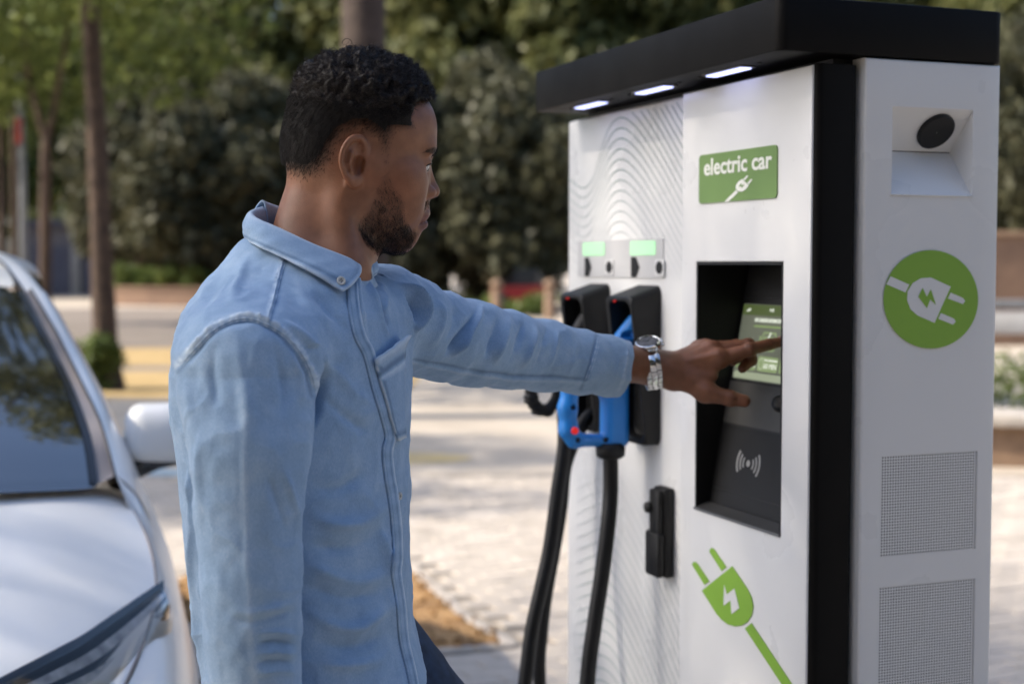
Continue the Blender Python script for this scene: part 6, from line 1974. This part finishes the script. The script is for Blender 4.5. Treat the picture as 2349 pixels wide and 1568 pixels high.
# sides and nape: short hairs lying back and down
side_w = (.08 + den ** 1.5) * okh * (thick < .010) * (np.abs(hq[:, 1]) > .0)
ids = rs.choice(len(hv), 9000, p=side_w / side_w.sum())
gx = np.tile(HEAD_M @ np.array([-.55, 0, -.75]), (len(ids), 1)) + rs.normal(size=(len(ids), 3)) * .28
ln = (.0022 + .0050 * sstep(0, 60, sd[ids])) * rs.uniform(.7, 1.3, len(ids))
nrm = HN[ids]; gx -= nrm * (gx * nrm).sum(1)[:, None]; gx /= np.linalg.norm(gx, axis=1)[:, None]
st_ = np.linspace(0, 1, 4)[None, :, None]
paths = (hv[ids] + nrm * np.where(capk[ids], thick[ids], 0)[:, None])[:, None, :] + (gx[:, None, :] * st_ + nrm[:, None, :] * (st_ * .55 - st_ ** 2 * .30)) * ln[:, None, None]
strands('short_hair', None, paths, .00020, M['hair'], hair)
# beard, moustache and brows
def face_hair(name, wgt, n, l0, l1, dirv, curl, rad):
    ids = rs.choice(len(hv), n, p=wgt / wgt.sum())
    g = np.tile(HEAD_M @ np.asarray(dirv, float), (n, 1)) + rs.normal(size=(n, 3)) * curl
    nr = HN[ids]; g -= nr * (g * nr).sum(1)[:, None]; g /= np.linalg.norm(g, axis=1)[:, None] + 1e-9
    ln = rs.uniform(l0, l1, n)
    side_ = np.cross(nr, g) * rs.normal(size=n)[:, None] * .5
    s_ = np.linspace(0, 1, 5)[None, :, None]
    jit = rs.normal(size=(n, 3)) * .0006
    paths = (hv[ids] + jit - nr * .0004)[:, None, :] + (g[:, None, :] * s_ + nr[:, None, :] * (s_ * .75 - s_ ** 2 * .40) + side_[:, None, :] * s_ ** 2 * .6) * ln[:, None, None]
    return strands(name, None, paths, rad, M['hair'], person)
wb = np.maximum(sstep(-3, 14, poly_sd(px, py, BEARD)) * (.30 + .45 * sstep(430, 560, py)), sstep(-3, 12, poly_sd(px, py, CHIN)) * 1.1) * (hq[:, 0] > -.004) * (np.abs(hq[:, 1]) < .071) * (hq[:, 2] > -.112)
face_hair('beard', wb, 5500, .0035, .0075, (.25, 0, -.95), .35, .00014)
wm = sstep(-2, 4, poly_sd(px, py, MOUST)) * (hq[:, 0] > .08) * (np.abs(hq[:, 1]) < .034)
face_hair('moustache', wm, 240, .002, .004, (.2, 0, -.9), .3, .00015)
wbr = sstep(-1, 3, poly_sd(px, py, BROW)) * (hq[:, 0] > .06) * (np.abs(hq[:, 1]) > .010)
face_hair('eyebrow', wbr, 560, .003, .0055, (-.6, 0, .12), .22, .00014)

# ---- shirt
V, Fq = surface_nets(f_shirt, (-.45, 1.40, .775), (.20, 2.30, 1.56), .0027, 4, 1)
SH_V, SH_N, SH_P, SH_W, SH_D = sculpt_shirt(V, Fq)
me = np_mesh('shirt', SH_V, Fq); float_attr(me, 'wear', SH_W)
shirt = obj('shirt', me, M['denim'], person)
# collar leaves on a stand that circles the neck
CC = np.array([-.245, 1.735]); FY = R(-24)
cf = np.array([math.cos(FY), math.sin(FY)]); cl_ = np.array([-math.sin(FY), math.cos(FY)])
cs = [0, .25, .5, .75, 1.0]
def leaf(side):
    n_ = 41
    ss = np.linspace(0, 1, n_)
    def ip(tab):
        cm = catmull([(a, b, 0) for a, b in zip(cs, tab)], 10); return np.interp(ss, [v.x for v in cm], [v.y for v in cm])
    tt, tb = ip([180, 135, 90, 48, 6]), ip([180, 137, 95, 62, 38])
    rt, rb = ip([.060, .064, .068, .069, .071]), ip([.069, .071, .087, .106, .117])
    zt, zb = ip([1.566, 1.556, 1.541, 1.518, 1.500]), ip([1.543, 1.529, 1.517, 1.495, 1.467])
    if side > 0:
        zt = zt + .008 * (1 - ss); tb = ip([180, 137, 95, 54, 12]); rb = ip([.073, .075, .081, .083, .080]); zb = zt - ip([.028, .030, .030, .028, .020])
    rows, wear = [], []
    for i in range(n_):
        def P_(th, r, z):
            a = R(th) * side
            d = cf * math.cos(a) + cl_ * math.sin(a)
            q = CC + d * r; return (q[0], q[1], z)
        row = [P_(tt[i], rt[i] - .006, zt[i] - .040), P_(tt[i], rt[i] - .004, zt[i] - .018), P_(tt[i], rt[i] - .002, zt[i] - .003), P_(tt[i], rt[i] + .002, zt[i] + .0015), P_(tt[i], rt[i] + .007, zt[i] - .003)]
        for f_ in (.18, .36, .54, .70, .82, .91, 1.0):
            th = tt[i] + (tb[i] - tt[i]) * f_; r = rt[i] + .007 + (rb[i] - rt[i] - .007) * f_; z = zt[i] - .003 + (zb[i] - zt[i] + .003) * f_
            wob = .0016 * math.sin(i * .55 + f_ * 3) * f_ + .0009 * math.sin(i * 1.3 + f_ * 7)
            row.append(P_(th, r + wob + .004 * math.sin(f_ * 3.14), z))
        rows.append(row)
        wear += [-.2, -.1, .3, .7, .1, .0, -.05, 0, .15, -.7, .45, .95]
    m_ = len(rows[0])
    V = [p for r_ in rows for p in r_]
    Fc = [(i * m_ + j, i * m_ + j + 1, (i + 1) * m_ + j + 1, (i + 1) * m_ + j) for i in range(n_ - 1) for j in range(m_ - 1)]
    me = bpy.data.meshes.new('collar'); me.from_pydata(V, [], Fc); me.polygons.foreach_set('use_smooth', [True] * len(Fc)); me.update()
    wv = np.array(wear, float); wv[-m_:] = np.maximum(wv[-m_:], .9); wv[-2 * m_:-m_] -= .5
    float_attr(me, 'wear', wv)
    o = obj('collar', me, M['denim'], shirt)
    sb = o.modifiers.new('smooth', 'SUBSURF'); sb.levels = 1; sb.render_levels = 1; sb.boundary_smooth = 'PRESERVE_CORNERS'
    so = o.modifiers.new('thick', 'SOLIDIFY'); so.thickness = .0022; so.offset = 0
    return o, rows
co, rows_n = leaf(-1)
leaf(1)
sv, sf = [], []
for k in range(31):
    a = R(-50 + 85 * k / 30); d = cf * math.cos(a) + cl_ * math.sin(a)
    zt_ = 1.4985 + .016 * (1 - math.cos(a)); sv += [(*(CC + d * .082), zt_ - .030), (*(CC + d * .074), zt_ - .014), (*(CC + d * .070), zt_)]
    if k: o_ = (k - 1) * 3; sf += [(o_, o_ + 1, o_ + 4, o_ + 3), (o_ + 1, o_ + 2, o_ + 5, o_ + 4)]
stand = mesh_from('collar_stand', sv, sf, M['denim'], shirt, True); so = stand.modifiers.new('thick', 'SOLIDIFY'); so.thickness = .003
def button(p, n, r=.0052):
    n = Vector(n).normalized(); a = n.orthogonal().normalized(); b_ = n.cross(a)
    V, Fc = [], []
    ns = 18
    for rr, hh in ((r * .96, 0), (r, .0008), (r * .94, .0018), (r * .74, .0019), (r * .62, .0012), (0.0001, .0012)):
        for k in range(ns):
            t_ = 2 * math.pi * k / ns; V.append(Vector(p) + (a * math.cos(t_) + b_ * math.sin(t_)) * rr + n * hh)
    for i in range(5):
        for k in range(ns): Fc.append((i * ns + k, i * ns + (k + 1) % ns, (i + 1) * ns + (k + 1) % ns, (i + 1) * ns + k))
    o = mesh_from('button', V, Fc, M['button'], shirt, True)
    for dx, dy in ((-.2, -.2), (.2, -.2), (-.2, .2), (.2, .2)):
        q = Vector(p) + (a * dx + b_ * dy) * r
        tube_obj('button_hole', [q + n * .0011, q + n * .0015], r * .13, M['dark_inside'], None, 6).parent = shirt
    return o
pt = Vector(rows_n[38][9]); button(pt + Vector((.2, -.9, .3)).normalized() * .003, (.25, -.9, .35))
# ---- pieces sewn on the shirt: laid on the cloth along lines read off the photograph
from mathutils.bvhtree import BVHTree
SBVH = BVHTree.FromPolygons([tuple(v) for v in SH_V.tolist()], Fq.tolist())
EYE = Vector((0, 0, 1.5))
def lay(x, y, off, Yguess=None):
    d = (at(x, y, 1.0) - EYE).normalized()
    loc, nor, idx, dist = SBVH.ray_cast(EYE, d)
    if loc is None: return None
    if nor.dot(d) > 0: nor = -nor
    return loc + (nor * .8 - d * .3).normalized() * off, nor
def lay_grid(name, rows, off, extra=None, thick=.0018, wear=None):
    pts = []
    for i, r_ in enumerate(rows):
        last = None; prev = None; row = []
        for j, (x, y) in enumerate(r_):
            o_ = off + (extra(i, j) if extra else 0)
            h_ = lay(x, y, o_)
            if h_ is None or (last is not None and abs(h_[0].y - last.y) > .05):
                Y_ = (last.y if last is not None else 1.75) + .005
                p_ = at(x, y, Y_)
            else: p_ = h_[0]
            row.append(p_); last = p_
        pts.append(row)
    n_, m_ = len(pts), len(pts[0])
    me = bpy.data.meshes.new(name)
    me.from_pydata([tuple(p) for r_ in pts for p in r_], [], [(i * m_ + j, i * m_ + j + 1, (i + 1) * m_ + j + 1, (i + 1) * m_ + j) for i in range(n_ - 1) for j in range(m_ - 1)])
    me.polygons.foreach_set('use_smooth', [True] * len(me.polygons)); me.update()
    w_ = np.zeros((n_, m_))
    if wear is not None: w_ = wear(n_, m_)
    float_attr(me, 'wear', w_.ravel())
    o = obj(name, me, M['denim'], shirt)
    so = o.modifiers.new('thick', 'SOLIDIFY'); so.thickness = thick; so.offset = 0
    return o
def lerp2(a, b, t): return (a[0] + (b[0] - a[0]) * t, a[1] + (b[1] - a[1]) * t)
# button band: the edge of the near front lies over the far front
edge = smooth_poly([(817, 612), (820, 690), (832, 762), (853, 806), (872, 880), (893, 953), (903, 1000), (896, 1036), (900, 1085), (908, 1135), (916, 1210), (918, 1280), (915, 1315), (925, 1385), (932, 1466), (948, 1535), (960, 1600)], 5)
band_rows = []
for i, (x, y) in enumerate(edge):
    x0, y0 = edge[max(i - 1, 0)]; x1, y1 = edge[min(i + 1, len(edge) - 1)]
    L_2 = math.hypot(x1 - x0, y1 - y0); nx_, ny_ = -(y1 - y0) / L_2, (x1 - x0) / L_2
    if nx_ > 0: nx_, ny_ = -nx_, -ny_
    wd = 24 - 8 * i / len(edge)
    band_rows.append([(x + nx_ * wd * t, y + ny_ * wd * t) for t in (0, .12, .24, .45, .68, .82, .92, 1.0)])
def bw_wear(n_, m_):
    w_ = np.tile(np.array([.9, .5, -.5, 0, 0, -.4, .3, -.3]), (n_, 1)); w_ += np.sin(np.arange(n_) * 1.7)[:, None] * .15; return w_
lay_grid('button_band', band_rows, .0022, lambda i, j: .0012 * (j < 2) - .0022 * (j > 6), .0016, bw_wear)
# patch pocket with a gaping mouth
nr_p, nc_p = 17, 11
pk = [[lerp2(lerp2((850, 824), (905, 1010), i / (nr_p - 1)), lerp2((920, 772), (922, 1004), i / (nr_p - 1)), j / (nc_p - 1)) for j in range(nc_p)] for i in range(nr_p)]
def pk_wear(n_, m_):
    w_ = np.zeros((n_, m_)); w_[:, 0] = 1.2; w_[:, 1] = -.9; w_[-1] = 1.2; w_[-2] = -.9; w_[0] = 1.2; w_[1] = .3; w_[3] = -1.2; w_[4] = .8; return w_
lay_grid('chest_pocket', pk, .0050, lambda i, j: .009 * max(0, 1 - i / 2.0) * (.4 + .6 * j / (nc_p - 1)), .0030, pk_wear)
pb_ = lay(912, 1137, .0030)
if pb_: button(pb_[0], pb_[1], .0046)
# felled seams with stitching
def seam(line, off=.0006, r_=.0011, gap=0.0, amp=.35):
    poly = smooth_poly(line, 8)
    pts, rad = [], []
    for i, (x, y) in enumerate(poly):
        if gap:
            x0, y0 = poly[max(i - 1, 0)]; x1, y1 = poly[min(i + 1, len(poly) - 1)]; L_2 = math.hypot(x1 - x0, y1 - y0) + 1e-6
            x, y = x - (y1 - y0) / L_2 * gap, y + (x1 - x0) / L_2 * gap
        h_ = lay(x, y, off - .0008)
        if h_ is None or (pts and (h_[0] - pts[-1]).length > .03): continue
        pts.append(h_[0]); rad.append(r_ * (1 + amp * math.sin(i * 1.9 + 1.3 * math.sin(i * .7))))
    if len(pts) < 4: return
    for i in range(len(rad)):
        rad[i] *= min(1, .25 + i * .12, .25 + (len(rad) - 1 - i) * .12)
    V, Fc = tube(pts, rad, 6)
    o = mesh_from('seam', V, Fc, M['denim'], shirt, True)
    w_ = np.repeat(.55 + .45 * np.sin(np.arange(len(pts)) * 1.9), 6); float_attr(o.data, 'wear', w_)
seam(FOLDS[0][1]); seam(FOLDS[0][1], gap=5.5, r_=.0007)
seam(FOLDS[2][1]); seam(FOLDS[2][1], gap=-6, r_=.0007)
cuff_line = k4((1232, 412), (1222, 470), (1195, 560), (1152, 672))
seam(cuff_line, r_=.0009); seam(cuff_line, gap=-5, r_=.0006)
seam(k4((150, 538), (400, 590), (700, 630), (1000, 648), (1150, 655)), r_=.0010); seam(k4((150, 538), (400, 590), (700, 630), (1000, 648), (1150, 655)), gap=-8, r_=.0007)
seam(k4((1400, 468), (1394, 530), (1376, 610), (1350, 690)), r_=.0006)
# ---- the buttoned cuff: a stiff band round the end of the raised sleeve
def cuff():
    axis = SLL_P[-2] - SLL_P[-4]; axis /= np.linalg.norm(axis)
    u = np.cross(axis, [0, 0, 1.0]); u /= np.linalg.norm(u); w = np.cross(u, axis)
    rows, wear = [], []
    ns = 56
    for off, dr, wr in ((-.060, .0010, -.5), (-.058, .0026, .9), (-.054, .0030, .1), (-.050, .0028, -.5), (-.040, .0030, 0), (-.025, .0028, .05), (-.010, .0028, .1), (-.006, .0028, -.5), (-.002, .0028, .6), (0.0, .0022, 1.0), (-.002, -.0010, .2), (-.03, -.0016, -.4)):
        c0 = CUFF_P + CUFF_N * off
        row = []
        for k in range(ns):
            a = 2 * math.pi * k / ns
            d = u * math.cos(a) + w * math.sin(a)
            p = np.array(c0)
            # slide along the arm so that the ring lies in the slanting plane of the cuff
            t_ = 0.0
            q0 = None
            for it in range(3):
                base = SLL_P[-2] + axis * t_
                rr = np.interp((base - SLL_P[-4]) @ axis, [0, (SLL_P[-3] - SLL_P[-4]) @ axis, (SLL_P[-2] - SLL_P[-4]) @ axis], SLL_R[-4:-1])
                q0 = base + d * (max(rr, .0372) + dr + .0005 * math.sin(a * 5 + off * 90))
                t_ -= ((q0 - c0) @ CUFF_N) / (axis @ CUFF_N)
            row.append(q0)
            wear.append(wr)
        rows.append(row)
    V = [p for r_ in rows for p in r_]
    Fc = [(i * ns + k, i * ns + (k + 1) % ns, (i + 1) * ns + (k + 1) % ns, (i + 1) * ns + k) for i in range(len(rows) - 1) for k in range(ns)]
    o = mesh_from('cuff', V, Fc, M['denim'], shirt, True); flat_smooth(o, 60)
    float_attr(o.data, 'wear', wear)
cuff()
# ---- nails
M['nail'] = pmat('nail', (.27, .14, .11), .3, coat=.3)
def nail(tip, prev, up, w_, l_):
    a = Vector(tip - prev).normalized(); n_ = (Vector(up) - a * Vector(up).dot(a)).normalized(); b_ = a.cross(n_)
    V, Fc = [], []
    nu_, nv2 = 7, 7
    for i in range(nu_):
        for j in range(nv2):
            s_ = -1 + 2 * i / (nu_ - 1); t_ = -1 + 2 * j / (nv2 - 1)
            k_ = math.sqrt(max(0, 1 - .30 * t_ * t_ - .0 * s_))
            V.append(Vector(tip) + a * (s_ * l_ - .0018) + b_ * (t_ * w_ * (1 - .18 * abs(s_) ** 3)) + n_ * (.0090 * math.sqrt(max(0, 1 - (t_ * w_ / .0098) ** 2)) + .0004 - .0016 * max(0, s_) ** 2))
    for i in range(nu_ - 1):
        for j in range(nv2 - 1): Fc.append((i * nv2 + j, i * nv2 + j + 1, (i + 1) * nv2 + j + 1, (i + 1) * nv2 + j))
    o = mesh_from('nail', V, Fc, M['nail'], person, True)
    so = o.modifiers.new('thick', 'SOLIDIFY'); so.thickness = .0008
nail(HP['thumb'][3], HP['thumb'][2], (0.1, -.95, -.25), .0060, .0062)
nail(HP['index'][3], HP['index'][2], (0, -.35, .95), .0050, .0055)
# ---- jeans and shoes
def f_jeans(P):
    d = ellip(P, (-.250, 1.735, .93), (.125, .172, .150))
    d = smin(d, chain(P, [HIP_R, KN_R, AN_R + np.array([0, 0, .02])], [.090, .070, .062], .03), .04)
    d = smin(d, chain(P, [HIP_L, KN_L, AN_L + np.array([0, 0, .02])], [.095, .072, .062], .03), .04)
    d = d + vnoise(P, 18, 21) * .0035 + vnoise(P, 45, 22) * .0012
    return smax(d, P[:, 2] - 1.055, .01)
sdf_obj('jeans', f_jeans, (-.45, 1.50, .06), (.16, 1.99, 1.09), .006, M['jeans'], person)
M['shoe'] = pmat('shoe', (.05, .04, .035), .5, noise=.2)
for a_ in (AN_R, AN_L):
    def f_shoe(P, a_=a_):
        q = P - a_
        d = smin(ellip(q, (.05, 0, -.055), (.14, .047, .042)), cone(q, (-.01, 0, .02), (0, 0, -.05), .045, .048), .03)
        return smax(d, -.098 - q[:, 2], .004)
    sdf_obj('shoe', f_shoe, a_ + np.array([-.14, -.08, -.12]), a_ + np.array([.24, .08, .09]), .006, M['shoe'], person)
stp = box('concrete_step', (-.52, -.0), (-.1, 1.0), (0, .145), M['pale_stone'], None, .01)
stp.location = ST_O; stp.rotation_euler = (0, 0, ST_A)
tag(stp, 'low concrete step in front of the charging station', 'step')

# ---- wrist watch
watch = empty('wrist_watch', (0, 0, 0)); watch.parent = person
WA = Vector(HP['carp'] - SLL_P[-1]).normalized()
WN = Vector((0.05, -.40, .90)); WN = (WN - WA * WN.dot(WA)).normalized(); WB = WN.cross(WA).normalized()
WC = Vector(H5(600, 655, 2.244))
def wrist_r(phi, off=0.0):
    d = np.array(WN * math.cos(phi) + WB * math.sin(phi)); o = np.array(WC + WA * off)
    ts = np.linspace(.01, .05, 160); v = f_hand(o + ts[:, None] * d)
    k = np.argmax(v > 0); return ts[k]
def rbx(name, c, ax, ay, az, hx, hy, hz, mat, parent, bev=.0006):
    bm = box_bm((-hx, hx), (-hy, hy), (-hz, hz), bev, 2)
    for v in bm.verts: v.co = Vector(c) + ax * v.co.x + ay * v.co.y + az * v.co.z
    o = bm_obj(name, bm, mat, parent); flat_smooth(o); return o
NL = 19
ph = [R(36) + (R(324) - R(36)) * k / (NL - 1) for k in range(NL)]
ringp = []
for p in ph: ringp.append(WC + (WN * math.cos(p) + WB * math.sin(p)) * (wrist_r(p) + .0026))
for k in range(NL - 1):
    a, b_ = ringp[k], ringp[k + 1]
    c = (a + b_) / 2; tg_ = (b_ - a).normalized(); nr_ = WA.cross(tg_).normalized()
    if nr_.dot(c - WC) < 0: nr_ = -nr_
    L2_ = (b_ - a).length / 2
    tap = 1.0 - .10 * min(k, NL - 2 - k) / 8
    rbx('link', c + nr_ * .0003, WA, tg_, nr_, .0046 * tap, L2_ * .97, .0017, M['steel_polished'], watch)
    for s in (-1, 1): rbx('link', c + WA * s * .0086 * tap + tg_ * L2_ * .25, WA, tg_, nr_, .0038 * tap, L2_ * .95, .0015, M['steel'], watch)
wc0 = WC + WN * (wrist_r(0) + .0025)
def lathe(name, prof, mat, parent, org, nrm, n_=40, a0=None):
    nrm = Vector(nrm).normalized(); a = (a0 or nrm.orthogonal()).normalized(); b_ = nrm.cross(a)
    V = [org + (a * math.cos(2 * math.pi * k / n_) + b_ * math.sin(2 * math.pi * k / n_)) * r + nrm * h_ for r, h_ in prof for k in range(n_)]
    Fc = [(i * n_ + k, i * n_ + (k + 1) % n_, (i + 1) * n_ + (k + 1) % n_, (i + 1) * n_ + k) for i in range(len(prof) - 1) for k in range(n_)]
    o = mesh_from(name, V, Fc, mat, parent); flat_smooth(o, 30); return o
lathe('case', [(.0001, 0), (.0180, 0), (.0202, .0015), (.0204, .0065), (.0196, .0080)], M['steel'], watch, wc0, WN)
lathe('bezel', [(.0196, .0080), (.0190, .0100), (.0172, .0106), (.0166, .0098)], M['steel_polished'], watch, wc0, WN)
M['dial'] = pmat('dial', (.13, .13, .135), .25, coat=1.0, noise=.2, scale=120)
dial = lathe('dial', [(.0168, .0092), (.0001, .0094)], M['dial'], watch, wc0, WN)
for k in range(12):
    a = 2 * math.pi * k / 12; dr = WA * math.cos(a) + WB * math.sin(a)
    rbx('hour_mark', wc0 + WN * .0096 + dr * .0140, dr, WN.cross(dr), WN, .0018, .0005, .0002, M['steel_polished'], dial, 0)
rbx('watch_hand', wc0 + WN * .0098 + (WA * .5 + WB * .86) * .0042, (WA * .5 + WB * .86).normalized(), WN.cross((WA * .5 + WB * .86).normalized()), WN, .0052, .0006, .0002, M['steel_polished'], dial, 0)
rbx('watch_hand', wc0 + WN * .0101 + (WA * -.8 + WB * .6) * .0060, (WA * -.8 + WB * .6).normalized(), WN.cross((WA * -.8 + WB * .6).normalized()), WN, .0070, .0005, .0002, M['steel_polished'], dial, 0)
for s, r_ in ((0, .0032), (-.0085, .0022), (.0085, .0022)):
    base = wc0 + WN * .0045 + WA * .0195 + WB * s
    tube_obj('crown', [base, base + WA * .004, base + WA * .0045], [r_, r_, r_ * .7], M['steel_polished'], watch, 14)
for sa in (-1, 1):
    for sb_ in (-1, 1):
        p0_ = wc0 + WN * .004 + WA * .0105 * sa + WB * .0150 * sb_; p1_ = wc0 - WN * .004 + WA * .0088 * sa + WB * .0235 * sb_
        tube_obj('lug', [p0_, (p0_ + p1_) / 2 + WN * .0016, p1_], [.0034, .0030, .0022], M['steel'], watch, 10)
